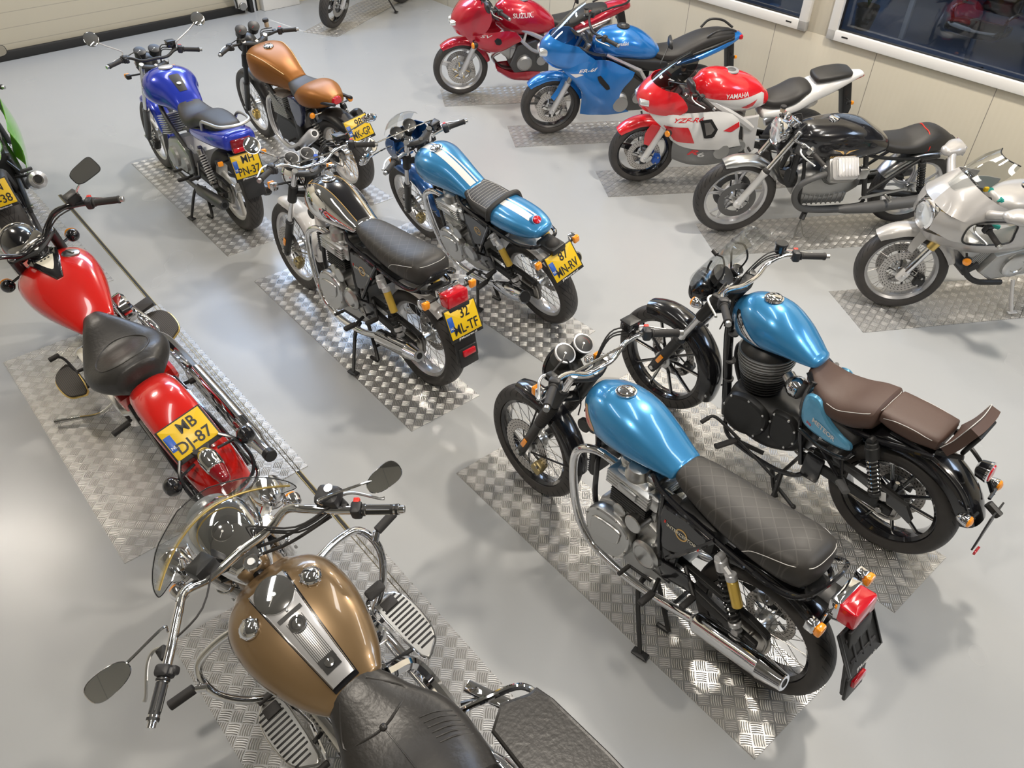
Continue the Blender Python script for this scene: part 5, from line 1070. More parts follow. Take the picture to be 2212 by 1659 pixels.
    for s in (1, -1): g = G('chrome'); g.cyl((1.14, .405 * s, .48), (1.16, .44 * s, .50), .016); g.m('rubber').cyl((1.16, .44 * s, .50), (1.17, .54 * s, .505), .020, 14); b.add('highway_peg', g, go)
    for s in (1, -1): board(b, .875, .305, .28, s, slots=True, L=.33, W=.13, m='rubber')
    g = G('chrome'); g.tube([(.80, -.20, .22), (1.02, -.22, .30), (1.05, -.27, .33)], .010); g.m('rubber').box((1.05, -.285, .34), (.05, .085, .03), .012, (0, -.5, 0)); b.add('brake_pedal', g)
    g = G('chrome'); g.tube([(.86, .22, .22), (1.04, .24, .30)], .009); g.tube([(.86, .22, .22), (.66, .24, .30)], .009); g.m('rubber').cyl((1.04, .24, .30), (1.04, .32, .305), .013); g.cyl((.66, .24, .30), (.66, .31, .305), .013); b.add('gear_lever', g)
    # saddle and rear
    so, g = seatloft(b, [(.60, .755, .085, .05, .04), (.54, .72, .120, .075, .07), (.47, .69, .150, .085, .08), (.38, .67, .200, .085, .09), (.28, .67, .215, .085, .09), (.16, .69, .205, .10, .09), (.07, .72, .185, .12, .10)], 'leather', r0=.03, r1=.03, e=2.5, name='rider_seat'); T = bvh(g)
    g = G('leather'); g.tube([project(T, (x, y, 1.3), (0, 0, -1), -.002) for x, y in ((.50, .19), (.455, .13), (.42, .07), (.405, 0), (.42, -.07), (.455, -.13), (.50, -.19))], .0055, n=8, seg=4); g.tube([project(T, (x, .0, 1.3), (0, 0, -1), -.001) for x in (.40, .32, .22, .12)], .003, n=6); b.add('seat_seam', g, so)
    for k in range(6):
        g = G('leather'); x = .33 - .022 * k; g.tube([project(T, (x + .02, -.10, 1.3), (0, 0, -1), -.001), project(T, (x, -.15, 1.3), (0, 0, -1), -.001), project(T, (x - .03, -.19, 1.3), (0, 0, -1), -.001)], .004, n=6); b.add('seat_pleat', g, so)
    g = G('leather'); g.ball(project(T, (.405, 0, 1.3), (0, 0, -1), .003), .013, (1, 1, .7)); b.add('seat_button', g, so)
    seatloft(b, [(.03, .82, .15, .05, .05), (-.08, .84, .165, .06, .06), (-.2, .85, .16, .06, .06)], 'leather', r0=.03, r1=.04, name='pillion_seat')
    g = G('tan'); g.fender((0, b.rr), .40, 35, 170, .10, .10, taper=.9, th=.004); b.add('rear_mudguard', g)
    for s in (1, -1):
        g = G('blackseat'); g.prism([(.14, .34), (.17, .62), (.10, .665), (-.38, .665), (-.46, .60), (-.44, .38), (-.30, .32)], s * .24, s * .43, .02, sm=2); o = b.add('saddlebag', g)
        g = G('leather'); g.prism([(.17, .235), (.17, .40), (.10, .445), (-.38, .445), (-.46, .40), (-.46, .235)], .655, .700, .012, ax='z', sm=2) if s > 0 else g.prism([(.17, -.235), (.17, -.40), (.10, -.445), (-.38, -.445), (-.46, -.40), (-.46, -.235)], .655, .700, .012, ax='z', sm=2); b.add('bag_lid', g, o)
        g = G('chrome'); g.tube([(.40, .16 * s, .46), (.33, .30 * s, .50), (.27, .42 * s, .50), (.20, .45 * s, .42), (.12, .44 * s, .30), (.0, .40 * s, .25)], .013, n=10); b.add('saddlebag_guard', g)
        g = G('chrome'); g.tube([(.44, .24 * s, .34), (.36, .36 * s, .35)], .012); g.box((.38, .33 * s, .355), (.20, .05, .018), .008, (0, 0, -.35 * s)); b.add('passenger_footboard', g)
    muffler(b, [(.25, -.20, .24), (.20, -.205, .24), (-.42, -.22, .27), (-.50, -.22, .28)], [.03, .043, .045, .03], 'chrome', .6, hdr=([(.96, -.10, .52), (1.02, -.16, .44), (.95, -.20, .27), (.70, -.20, .23), (.25, -.20, .24)], .026))
    g = G('chrome'); g.tube([(.66, -.11, .50), (.66, -.20, .42), (.58, -.215, .32), (.40, -.205, .27)], .028); b.add('rear_header', g)
    muffler(b, [(.25, .20, .22), (.20, .205, .22), (-.42, .22, .25), (-.50, .22, .26)], [.03, .043, .045, .03], 'chrome', .6)
    g = G('chrome'); g.tube([(.6, .15, .19), (.52, .22, .16), (.42, .28, b.fz(.28, .018))], .012); b.add('side_stand', g)
    g = G('black'); g.box((.35, .15, .50), (.26, .06, .22), .03); b.add('battery_cover', g)
roadking(A)
B = Bike('red cruiser with black leather solo seat, plate MB DJ-87', -1.529, 2.816, 133, 13, 10, 1.67, 31, .15, .33, .32)
def softail(b):
    wheel(b, True, .12, 'wire', rim='chrome', rimr=.225, discs=(.07,), discr=.145); wheel(b, False, .14, 'wire', rim='chrome', rimr=.215)
    fork(b, .12, low=('satin', .34, .034), tube=('satin', .027), top=.78, refl=False)
    g = b.g('fiery', True); g.fender((b.wb, b.rf), .375, 30, 185, .09, .09, taper=.85, th=.004); b.add('front_mudguard', g)
    g = G('black'); g.tube([(1.30, 0, .90), (1.22, 0, .60), (1.18, 0, .22)], .022); g.tube([(1.28, 0, .86), (.75, 0, .74), (.4, 0, .58), (.0, 0, .42)], .025)
    for s in (1, -1): g.tube([(1.18, s * .05, .22), (1.0, s * .11, .15), (.4, s * .12, .16), (.25, s * .12, .3), (.42, s * .11, .6)], .016); g.tube([(.45, s * .10, .62), (.2, s * .13, .48), (0, s * .13, .33)], .016)
    b.add('frame', g)
    vtwin(b, .92, m='chrome')
    S = [(1.37, .80, .10, .05, .08), (1.32, .80, .165, .085, .10), (1.24, .80, .203, .110, .115), (1.12, .795, .205, .118, .115), (1.0, .785, .185, .105, .10), (.88, .77, .150, .080, .075), (.78, .755, .115, .052, .045), (.73, .745, .095, .035, .03)]
    g = G('fiery'); g.loft(S, n=44, sub=6, r0=.03, r1=.02, e=2.3); to = b.add('fuel_tank', g); T = bvh(g); pj = lambda x, y, off=.0: project(T, (x, y, 1.3), (0, 0, -1), off)
    g = G('black'); R0 = []
    for i in range(17):
        t = i / 16; x = 1.355 - .335 * t; w = .082 * sqrt(max(.03, 1 - (2 * t - .55) ** 2)) if t < .3 else .082 * (1 - ((t - .3) / .7) ** 1.3 * .78); z = pj(min(x, 1.34), 0).z + .022 * (1 - t * .6)
        R0.append([(x, w, z - .035), (x, w, z - .006), (x, w * .8, z), (x, 0, z + .003), (x, -w * .8, z), (x, -w, z - .006), (x, -w, z - .035)])
    g.grid(R0); g.fan([len(g.v) - 7 + i for i in range(7)]); co = b.add('dash', g, to)
    gauge(b, (1.275, 0, .95), (-.30, 0, 1), .056, .03, 'chrome', 'chrome', parent=co)
    g = G('cream'); g.grid([[(x, w * k, pj(x, 0).z + .022 * (1 - (1.355 - x) / .335 * .6) + .0045) for k in (-1, 0, 1)] for x, w in ((1.205, .048), (1.16, .036), (1.11, .018), (1.085, .004))]); g.m('ink')
    for y in (-.02, 0, .02): g.cyl((1.19, y, pj(1.19, 0).z + .015), (1.19, y, pj(1.19, 0).z + .0225), .006, 8)
    b.add('dash_panel', g, co)
    g = G('steel'); p = pj(1.18, -.12); g.lathe([(-.01, .045), (.003, .045), (.007, .038), (.008, 0)], p, (.05, -.28, 1), 28); g.box(p + V((0, -.002, .010)), (.06, .012, .008), .003, (.27, 0, .4)); b.add('fuel_cap', g, to)
    g = G('steel'); p = pj(1.18, .12); g.lathe([(-.01, .03), (.001, .03), (.004, .02), (.004, 0)], p, (.05, .28, 1), 28); b.add('fuel_cap_dummy', g, to) if 0 else None
    ho = handlebar(b, [(1.24, 0, 1.0), (1.245, .08, 1.0), (1.24, .19, 1.075), (1.14, .30, 1.08), (.985, .45, 1.05)], gl=.14, res='box', leverdx=.09, r=.0135, gr=.0185, m='black', resm='satin')
    mirror_pair(b, ho, base=(1.13, .33, 1.12), pos=(1.10, .42, 1.22), n=(-.7, -.15, .65), shape=(.075, .045, 4), m='satin', stem='chrome')
    headlight(b, (1.56, 0, .90), (1, 0, -.12), .098, .16, 'black', 'chrome')
    g = b.g('black', True); g.box((1.40, 0, .93), (.14, .20, .05), .02); g.m('steel')
    for y in (-.07, 0, .07): g.bolt((1.36, y, .955), (0, 0, 1), .010, .008)
    b.add('riser_cover', g)
    for s in (1, -1): signal(b, b.S @ V((1.42, s * .10, .82)), b.S @ V((1.45, s * .22, .80)), (1, 0, 0), .038, 'black', 'ball', stem='black')
    so, g = seatloft(b, [(.745, .765, .055, .035, .03), (.66, .735, .105, .065, .055), (.56, .70, .165, .075, .06), (.46, .685, .208, .075, .07), (.37, .69, .210, .090, .08), (.29, .705, .180, .095, .09), (.22, .715, .125, .08, .09)], 'leather', r0=.025, r1=.025, e=2.3); T2 = bvh(g)
    g = G('leather'); g.tube([project(T2, (x, y, 1.3), (0, 0, -1), -.001) for x, y in ((.50, .0), (.47, .09), (.40, .135), (.31, .12), (.265, .05), (.265, -.05), (.31, -.12), (.40, -.135), (.47, -.09))], .0045, n=8, seg=4, closed=True); b.add('seat_seam', g, so)
    g = G('fiery'); g.fender((0, b.rr), .425, 66, 178, .118, .085, taper=.95, th=.004, n=28); fo = b.add('rear_mudguard', g); T3 = bvh(g)
    number_plate(b, (-.262, 0, .672), 60, 'MB', 'DJ-87', dealer=False)
    g = G('chrome'); g.loft([(-.335, .60, .035, .03, .02), (-.39, .595, .048, .045, .03), (-.44, .575, .045, .04, .03)], n=20, r0=.01, r1=.02, e=2.2); g.m('satin').cyl((-.32, 0, .58), (-.33, 0, .635), .045); lo = b.add('tail_light', g); g = G('darkred'); g.loft([(-.40, .585, .036, .042, .03), (-.45, .565, .040, .042, .035), (-.49, .545, .030, .03, .03)], n=20, r0=.02, r1=.03, e=2.1); b.add('lens', g, lo)
    g = G('black')
    for s in (1, -1):
        g.tube([(.12, s * .125, .56), (-.15, s * .13, .57), (-.33, s * .135, .50), (-.43, s * .125, .45)], .011, n=8)
        g.tube([(-.34, s * .10, .64), (-.40, s * .145, .60), (-.48, s * .15, .53), (-.53, s * .10, .49), (-.545, 0, .48)], .009, n=8); g.tube([(-.38, s * .135, .48), (-.47, s * .14, .43), (-.52, s * .08, .42), (-.53, 0, .42)], .009, n=8); g.tube([(-.48, s * .15, .53), (-.47, s * .14, .43)], .007)
    b.add('fender_rail', g)
    for s in (1, -1): signal(b, (-.37, s * .06, .60), (-.40, s * .19, .60), (-1, 0, .1), .040, 'black', 'ball', stem='black', lens='black')
    for s in (1, -1): board(b, 1.07, .305, .28, s, L=.30, W=.13, rimm='gold')
    g = G('satin'); g.tube([(.98, -.20, .20), (1.22, -.22, .30)], .011); g.m('rubber').box((1.26, -.27, .33), (.065, .12, .035), .008, (0, -.4, .1)); b.add('brake_pedal', g)
    g = G('satin'); g.tube([(1.02, .24, .24), (1.22, .25, .32), (1.27, .28, .34)], .008); g.m('rubber').cyl((1.27, .26, .34), (1.275, .32, .34), .015); b.add('gear_lever', g)
    g = G('chrome'); g.tube([(.85, .14, .18), (.90, .28, b.fz(.28, .05)), (.98, .40, b.fz(.40, .03)), (1.04, .50, b.fz(.5, .02))], [.013, .012, .011, .014], n=10); b.add('side_stand', g)
    muffler(b, [(.62, -.235, .26), (.56, -.24, .26), (-.20, -.235, .32), (-.24, -.235, .325), (-.33, -.235, .335)], [.03, .046, .048, .036, .030], 'chrome', .85, hdr=([(1.12, -.11, .55), (1.20, -.18, .46), (1.12, -.24, .30), (.90, -.24, .25), (.62, -.235, .26)], .027))
    g = G('satin'); g.cyl((-.33, -.235, .335), (-.37, -.235, .34), .033, 18); b.add('exhaust_tip', g)
    g = G('chrome'); g.tube([(.78, -.12, .50), (.76, -.22, .44), (.66, -.245, .37), (.45, -.245, .34)], .030); g.tube([(.45, -.245, .36), (.1, -.24, .375), (-.10, -.235, .39)], .040, n=14); b.add('upper_exhaust', g)
    g = G('fiery'); g.prism([(.30, .50), (.28, .60), (.42, .60), (.50, .48), (.40, .42)], -.155, .155, .02); b.add('oil_tank', g)
    for s in (1, -1): g = G('satin'); g.tube([(.5, .13 * s, .30), (.44, .20 * s, .33)], .01); g.m('rubber').cyl((.44, .18 * s, .33), (.43, .28 * s, .33), .016); b.add('passenger_footpeg', g)
softail(B)
# ------------------------------------------------------------------ faired machines along the wall
def screen(b, rows, m='clearscreen', parent=None, st=False, th=.003):
    g = b.g(m, st); g.surf([[(x - c * t * t, w * t, z - .01 * t * t) for t in (-1, -.7, -.35, 0, .35, .7, 1)] for x, w, z, c in rows], 3, 4, th); return b.add('windscreen', g, parent)
def side(b, name, rows, m, th=.005, su=4, sv=4):
    """left and right panels; rows from top to bottom, each front to rear of (x, y, z)"""
    out = []
    for s in (1, -1):
        g = G(m); g.surf([[(x, y * s, z) for x, y, z in r] for r in rows], su, sv, th * s); out.append((b.add(name, g), bvh(g)))
    return out
def tailhanger(b, x, z, m='satin', amber=True, L=.22):
    g = G(m); g.prism([(x + .06, z + .10), (x - .02, z + .10), (x - .10, z - L + .08), (x - .09, z - L), (x - .05, z - L), (x + .02, z - .02)], -.05, .05, .01); b.add('tail_bracket', g)
    if amber:
        for s in (1, -1): signal(b, (x - .02, s * .05, z - .05), (x - .03, s * .12, z - .05), (-1, 0, 0), .02, 'satin', (.03, .03), L=.035)
def stdframe(b, m='satin', w=.12, hx=1.03, hz=.88):
    g = G(m)
    for s in (1, -1):
        g.tube([(hx, s * .05, hz), (.80, s * w * 1.1, .72), (.52, s * w, .50), (.48, s * w * .9, .34)], .018, n=8); g.tube([(.52, s * .10, .66), (.2, s * .11, .76), (-.15, s * .08, .82)], .013, n=8)
        g.box((.46, s * .13, .40), (.09, .025, .26), .02)
    b.add('frame', g)
def sportfork(b, low, y=.11, discs=.065, top=.66, cal='steel', L=.30, usd=False, tube='steel'):
    fork(b, y, low=(low, L, .027), tube=(tube, .021), top=top, refl=False, usd=usd)
    for s in (1, -1): caliper(b, True, s * .085, .115, 195, cal)
def clips(b, x, y0, z, ye, ze, xe, mirrors=None, res=None, m='satin'): return handlebar(b, [(x, y0, z), (x - .01, y0 + .05, z), ((x + xe) / 2, (y0 + ye) / 2 + .03, (z + ze) / 2), (xe, ye, ze)], gl=.115, res=res, leverdx=.08, m=m, cables=False, btn='satin')
def under(b, pz=.40, cover='castalu', side=.17, cx=.70):
    g = G('darkalu'); g.prism([(cx - .22, .26), (cx + .14, .24), (cx + .22, .36), (cx + .14, .56), (cx - .05, .62), (cx - .2, .55)], -.14, .14, .02); eo = b.add('engine', g)
    g = G(cover); g.lathe([(0, .085), (.03, .08), (.045, .06), (.047, 0)], (cx + .06, .14, .38), (0, 1, 0), 26); g.lathe([(0, .055), (.03, .05), (.032, 0)], (cx - .12, .14, .40), (0, 1, 0), 22); b.add('clutch_cover', g, eo)
    return eo
def rearstuff(b, w=.16, style='three', rim='black', guard=True):
    wheel(b, False, w, style, rim=rim, rimr=b.rr - .085, discs=(-.07,), discr=.11, ns=3, sprocket=.075); chainrun(b, pz=.38, px=.44, guard='satin')
def legs(b, x=.36, z=.40, stand_m='satin'):
    pegs(b, x, z, .17, L=.07, rear=(.16, .52), sx=.14); g = G(stand_m); g.tube([(.52, .12, .24), (.50, .20, .14), (.47, .26, b.fz(.26, .014))], .010, n=8); g.box((.47, .265, b.fz(.265, .012)), (.06, .04, .008), .003); b.add('side_stand', g)

# red half-faired twin
J = Bike('dark red half faired motorcycle, farthest along the wall', .75, 8.82, -166.5, 9, -2, 1.43, 25, .10, .29, .31)
def sv(b):
    wheel(b, True, .12, 'three', rim='silver', rimr=.215, discs=(.065, -.065), discr=.145, ns=3, carrier='gold'); rearstuff(b, .15, rim='silver'); sportfork(b, 'silver', .115, top=.68)
    g = b.g('magenta', True); g.fender((b.wb, b.rf), .318, 48, 165, .066, .05, taper=.8); b.add('front_mudguard', g)
    g = G('silver')
    for s in (1, -1):
        g.tube([(1.00, s * .08, .80), (.85, s * .13, .74), (.62, s * .155, .64), (.50, s * .14, .56)], .022, n=8); g.tube([(.95, s * .10, .74), (.78, s * .15, .58), (.66, s * .155, .50), (.48, s * .14, .48)], .019, n=8); g.tube([(.78, s * .145, .70), (.80, s * .15, .60)], .014); g.tube([(.62, s * .155, .64), (.60, s * .15, .50)], .016)
    b.add('frame', g); under(b, cx=.72)
    g = G('castalu'); g.box((.93, 0, .50), (.18, .20, .20), .03, (0, .9, 0)); g.box((.86, .09, .47), (.14, .06, .12), .02); b.add('cylinder_block', g)
    S = [(1.06, .84, .07, .10, .12), (1.0, .835, .125, .145, .16), (.89, .82, .162, .165, .185), (.76, .80, .170, .165, .185), (.64, .775, .155, .14, .165), (.53, .745, .12, .095, .11), (.47, .73, .085, .05, .06)]
    g = G('magenta'); g.loft(S, n=36, r0=.03, r1=.03, e=2.2); to = b.add('fuel_tank', g); T = bvh(g)
    g = G('white'); wraptext(g, T, 'SUZUKI', (.82, .3, .875), (-1, 0, .02), (0, 0, 1), .042, (0, -1, 0), .02, fit=.21); wraptext(g, T, 'SUZUKI', (.82, -.3, .875), (1, 0, .02), (0, 0, 1), .042, (0, 1, 0), .02, fit=.21); b.add('tank_lettering', g, to)
    g = G('alu'); p = project(T, (.80, 0, 1.3), (0, 0, -1)); g.lathe([(-.004, .055), (.004, .054), (.005, .035), (.006, 0)], p, (-.05, 0, 1), 28); b.add('fuel_cap', g, to)
    seatloft(b, [(.50, .745, .07, .035, .04), (.40, .735, .11, .045, .05), (.28, .745, .125, .055, .05), (.17, .79, .115, .06, .05), (.06, .83, .10, .05, .05), (-.05, .85, .085, .04, .04)], 'blackseat', e=2.8)
    g = G('magenta'); g.loft([(.25, .70, .135, .05, .04), (.10, .75, .135, .055, .05), (-.05, .80, .120, .07, .06), (-.18, .84, .095, .07, .055), (-.30, .87, .065, .045, .04)], n=28, r1=.05, r0=.03, e=2.5); b.add('tail_fairing', g); g = G('redlens'); g.ball((-.335, 0, .865), .03, (.6, 1.4, .7)); b.add('tail_light', g)
    g = G('satin')
    for s in (1, -1): g.tube([(.02, s * .12, .86), (-.12, s * .13, .91), (-.25, s * .11, .93), (-.32, s * .04, .93)], .011)
    b.add('grab_rail', g); tailhanger(b, -.26, .74)
    g = G('magenta'); g.surf(ucowl([(1.02, 1.34, 1.27, .09, .14, 1.04), (.95, 1.44, 1.20, .13, .21, 1.0), (.86, 1.51, 1.16, .15, .235, .90), (.77, 1.53, 1.20, .14, .225, .78), (.69, 1.49, 1.28, .12, .19, .70)]), 3, 4, .005); no = b.add('nose_fairing', g)
    g = G('lens')
    for s in (1, -1): g.loft([(1.50, .80, .05, .03, .03, 2.4, s * .055), (1.545, .785, .035, .022, .022, 2.4, s * .045)], n=18, sub=1, r1=.008)
    b.add('headlight', g, no)
    R_ = side(b, 'side_fairing', [[(1.42, .13, .70), (1.30, .205, .72), (1.15, .225, .75), (1.0, .225, .76), (.90, .22, .74)], [(1.38, .14, .65), (1.28, .21, .65), (1.12, .245, .66), (.97, .235, .68), (.84, .215, .66)], [(1.34, .13, .60), (1.26, .19, .58), (1.12, .225, .56), (1.0, .215, .57), (.90, .20, .61)], [(1.28, .12, .56), (1.22, .15, .53), (1.12, .17, .51), (1.04, .17, .53), (.98, .17, .57)]], 'magenta')
    for s, (o, T2) in zip((1, -1), R_):
        g = G('ink'); wrappoly(g, T2, [(1.13, .68), (1.10, .705), (1.06, .69), (1.05, .65), (1.07, .63), (1.11, .64)], (0, -s, 0), off=.004, at=s * .4); g.m('lightsilver'); wraptext(g, T2, 'SV', (1.22, .4 * s, .715), (-s, 0, 0), (0, 0, 1), .026, (0, -s, 0), .01, fit=.12, shear=.3); b.add('fairing_marking', g, o)
    for s in (1, -1):
        g = G('satin'); g.surf([[(1.27, .15 * s, 1.02), (1.20, .205 * s, .96), (1.12, .21 * s, .90)], [(1.22, .10 * s, .97), (1.14, .15 * s, .90), (1.08, .17 * s, .86)], [(1.20, .06 * s, .88), (1.12, .10 * s, .84), (1.06, .13 * s, .82)]], 3, 3, .003); b.add('inner_panel', g)
        signal(b, (1.33, s * .17, .66), (1.345, s * .255, .645), (1, s * .2, 0), .032, 'satin', stem='satin', L=.05)
    screen(b, [(1.35, .12, 1.02, .06), (1.28, .12, 1.09, .06), (1.21, .09, 1.13, .05)], 'tintscreen', no)
    g = G('magenta')
    for s in (1, -1): g.surf([[(1.05, .05 * s, .30), (.90, .13 * s, .27), (.75, .15 * s, .28), (.60, .15 * s, .27)], [(1.04, .03 * s, .24), (.90, .11 * s, .19), (.75, .12 * s, .17), (.58, .11 * s, .15)], [(1.0, .0, .21), (.90, .02 * s, .14), (.75, .02 * s, .12), (.58, .02 * s, .11)]], 4, 4, .004 * s)
    b.add('belly_pan', g)
    ho = clips(b, 1.10, .11, .95, .33, .93, 1.0, res='cup'); mirror_pair(b, b.o, base=(1.25, .20, 1.02), pos=(1.22, .35, 1.06), r=.05, n=(-1, -.1, .15), shape=(.075, .045, 3), m='satin', stem='satin')
    muffler(b, [(.20, -.19, .45), (.15, -.195, .46), (-.22, -.22, .60), (-.25, -.22, .61)], [.03, .05, .052, .04], 'alu', .5, hdr=([(1.0, 0, .45), (1.08, -.05, .35), (.9, -.1, .20), (.5, -.13, .22), (.20, -.19, .45)], .02)); legs(b)
sv(J)
K = Bike('bright blue faired motorcycle with clear screen and one-piece seat', 1.672, 7.794, -169.15, 7.8, -1, 1.405, 24.5, .10, .29, .31)
def er(b):
    wheel(b, True, .12, 'v', rim='darkalu', rimr=.215, discs=(.065, -.065), discr=.148, ns=3); rearstuff(b, .16, 'v', 'darkalu'); sportfork(b, 'silver', .115, top=.68, cal='steel')
    g = b.g('azure', True); g.fender((b.wb, b.rf), .320, 42, 165, .068, .05, taper=.8)
    for s in (1, -1): g.surf([[b.fl(.30, s * .085, .06), b.fl(.32, s * .10, .0)], [b.fl(.20, s * .095, .06), b.fl(.20, s * .115, .02)], [b.fl(.10, s * .10, .075), b.fl(.09, s * .115, .035)]], 2, 3, .004 * s)
    b.add('front_mudguard', g); stdframe(b); under(b, cx=.72)
    g = G('silver')
    for s in (1, -1): g.tube([(.95, s * .13, .82), (.80, s * .16, .76), (.62, s * .165, .68)], .016); g.tube([(.62, s * .16, .68), (.50, s * .15, .50), (.46, s * .14, .40)], .018)
    b.add('trellis', g)
    S = [(1.03, .88, .07, .08, .09), (.97, .88, .125, .12, .10), (.87, .87, .165, .15, .11), (.75, .86, .175, .16, .11), (.62, .84, .165, .14, .11), (.51, .81, .125, .10, .09), (.45, .80, .09, .05, .06)]
    g = G('azure'); g.loft(S, n=36, r0=.03, r1=.03, e=2.1); to = b.add('fuel_tank', g); T = bvh(g)
    g = G('white')
    for s in (1, -1): wraptext(g, T, 'Kawasaki', (.84, .3 * s, .93), (-s, 0, .03), (0, 0, 1), .026, (0, -s, 0), .015, fit=.14)
    b.add('tank_lettering', g, to); g = G('satin'); p = project(T, (.79, 0, 1.3), (0, 0, -1)); g.lathe([(-.004, .060), (.004, .058), (.005, .04), (.010, .036), (.011, 0)], p, (-.0, 0, 1), 28); g.m('steel').lathe([(.0108, .02), (.013, 0)], p, (0, 0, 1), 20); b.add('fuel_cap', g, to)
    g = G('satin'); g.loft([(.95, .78, .12, .05, .05), (.75, .75, .15, .06, .06), (.5, .70, .13, .07, .08), (.35, .70, .12, .05, .08)], n=20, e=3); b.add('inner_panel', g)
    seatloft(b, [(.50, .80, .08, .03, .05), (.40, .775, .12, .04, .06), (.27, .775, .14, .055, .06), (.14, .82, .135, .075, .07), (.02, .87, .125, .075, .06), (-.12, .905, .11, .06, .05), (-.22, .92, .09, .04, .04)], 'blackseat', e=2.6)
    g = G('azure'); g.loft([(.25, .70, .135, .03, .03), (.08, .74, .135, .045, .04), (-.10, .80, .115, .05, .04), (-.25, .86, .085, .05, .04), (-.34, .90, .05, .03, .03)], n=24, r1=.04, r0=.03, e=2.6); b.add('tail_fairing', g); g = G('satin'); g.loft([(.12, .785, .132, .03, .02), (-.1, .85, .115, .03, .02), (-.28, .90, .08, .03, .02)], n=20, e=3); b.add('tail_trim', g)
    g = G('satin')
    for s in (1, -1): g.tube([(.0, s * .10, .94), (-.08, s * .12, 1.0), (-.20, s * .10, 1.0), (-.29, s * .04, .955)], .011)
    b.add('grab_rail', g); g = G('redlens'); g.box((-.355, 0, .90), (.04, .12, .04), .012); b.add('tail_light', g); tailhanger(b, -.27, .80, L=.30)
    g = G('azure'); g.surf(ucowl([(.97, 1.47, 1.24, .11, .20, .94), (.91, 1.53, 1.16, .14, .225, .88), (.84, 1.55, 1.08, .15, .235, .82), (.76, 1.52, 1.16, .14, .225, .76), (.71, 1.46, 1.24, .11, .19, .72)]), 3, 4, .005); no = b.add('nose_fairing', g)
    g = G('lens')
    for s in (1, -1): g.loft([(1.50, .845, .055, .05, .045, 2.4, s * .058), (1.555, .83, .035, .03, .035, 2.4, s * .045)], n=18, sub=1, r1=.008)
    b.add('headlight', g, no)
    R_ = side(b, 'side_fairing', [[(1.38, .15, .745), (1.25, .215, .79), (1.10, .235, .825), (.95, .23, .815), (.82, .21, .75), (.68, .20, .68)], [(1.34, .19, .70), (1.24, .235, .68), (1.10, .25, .67), (.96, .25, .67), (.82, .235, .65), (.70, .205, .62)], [(1.24, .20, .60), (1.17, .225, .55), (1.06, .24, .52), (.96, .24, .50), (.86, .225, .50), (.78, .20, .50)], [(1.16, .18, .48), (1.11, .20, .42), (1.02, .21, .38), (.93, .21, .36), (.85, .20, .36), (.78, .185, .36)], [(1.14, .13, .25), (1.07, .155, .25), (.97, .165, .25), (.87, .165, .245), (.76, .16, .25), (.66, .15, .26)]], 'azure')
    for s, (o, T2) in zip((1, -1), R_):
        g = G('ink'); wrappoly(g, T2, [(1.05, .68), (1.02, .69), (.92, .58), (.91, .55), (.94, .54), (1.03, .63)], (0, -s, 0), off=.004, at=s * .5); g.m('white'); wraptext(g, T2, 'ER-6f', (1.15, .5 * s, .735), (-s, 0, .12), (0, 0, 1), .030, (0, -s, 0), .015, fit=.17, shear=.25); wrappoly(g, T2, [(1.30, .70), (1.25, .67), (1.18, .70), (1.22, .71)], (0, -s, 0), off=.004, at=s * .5); b.add('fairing_marking', g, o)
        g = G('satin'); g.surf([[(1.24, .19 * s, .93), (1.10, .21 * s, .86), (.97, .20 * s, .84)], [(1.20, .12 * s, .90), (1.08, .14 * s, .85), (.97, .14 * s, .83)]], 3, 3, .004); b.add('cockpit_panel', g)
    g = G('castalu'); g.lathe([(0, .075), (.015, .072), (.018, .06), (.018, 0)], (.77, .185, .36), (0, 1, 0), 28); b.add('engine_cover', g)
    screen(b, [(1.46, .155, .96, .12), (1.36, .165, 1.07, .12), (1.26, .14, 1.17, .10), (1.17, .09, 1.235, .05)], 'clearscreen', no)
    ho = handlebar(b, [(1.08, 0, 1.0), (1.08, .10, 1.01), (1.05, .22, 1.03), (.93, .35, 1.01)], gl=.12, res='cup', leverdx=.08, m='satin', cables=False); mirror_pair(b, b.o, base=(1.26, .16, .99), pos=(1.20, .37, 1.12), r=.05, n=(-1, -.1, .12), shape=(.075, .042, 2.6), m='satin', stem='satin', pos2=(1.16, .33, 1.14))
    legs(b)
er(K)
L6 = Bike('red and white sport motorcycle with white tail', 2.433, 6.729, -171.93, 7.55, -1.8, 1.38, 24, .09, .29, .31)
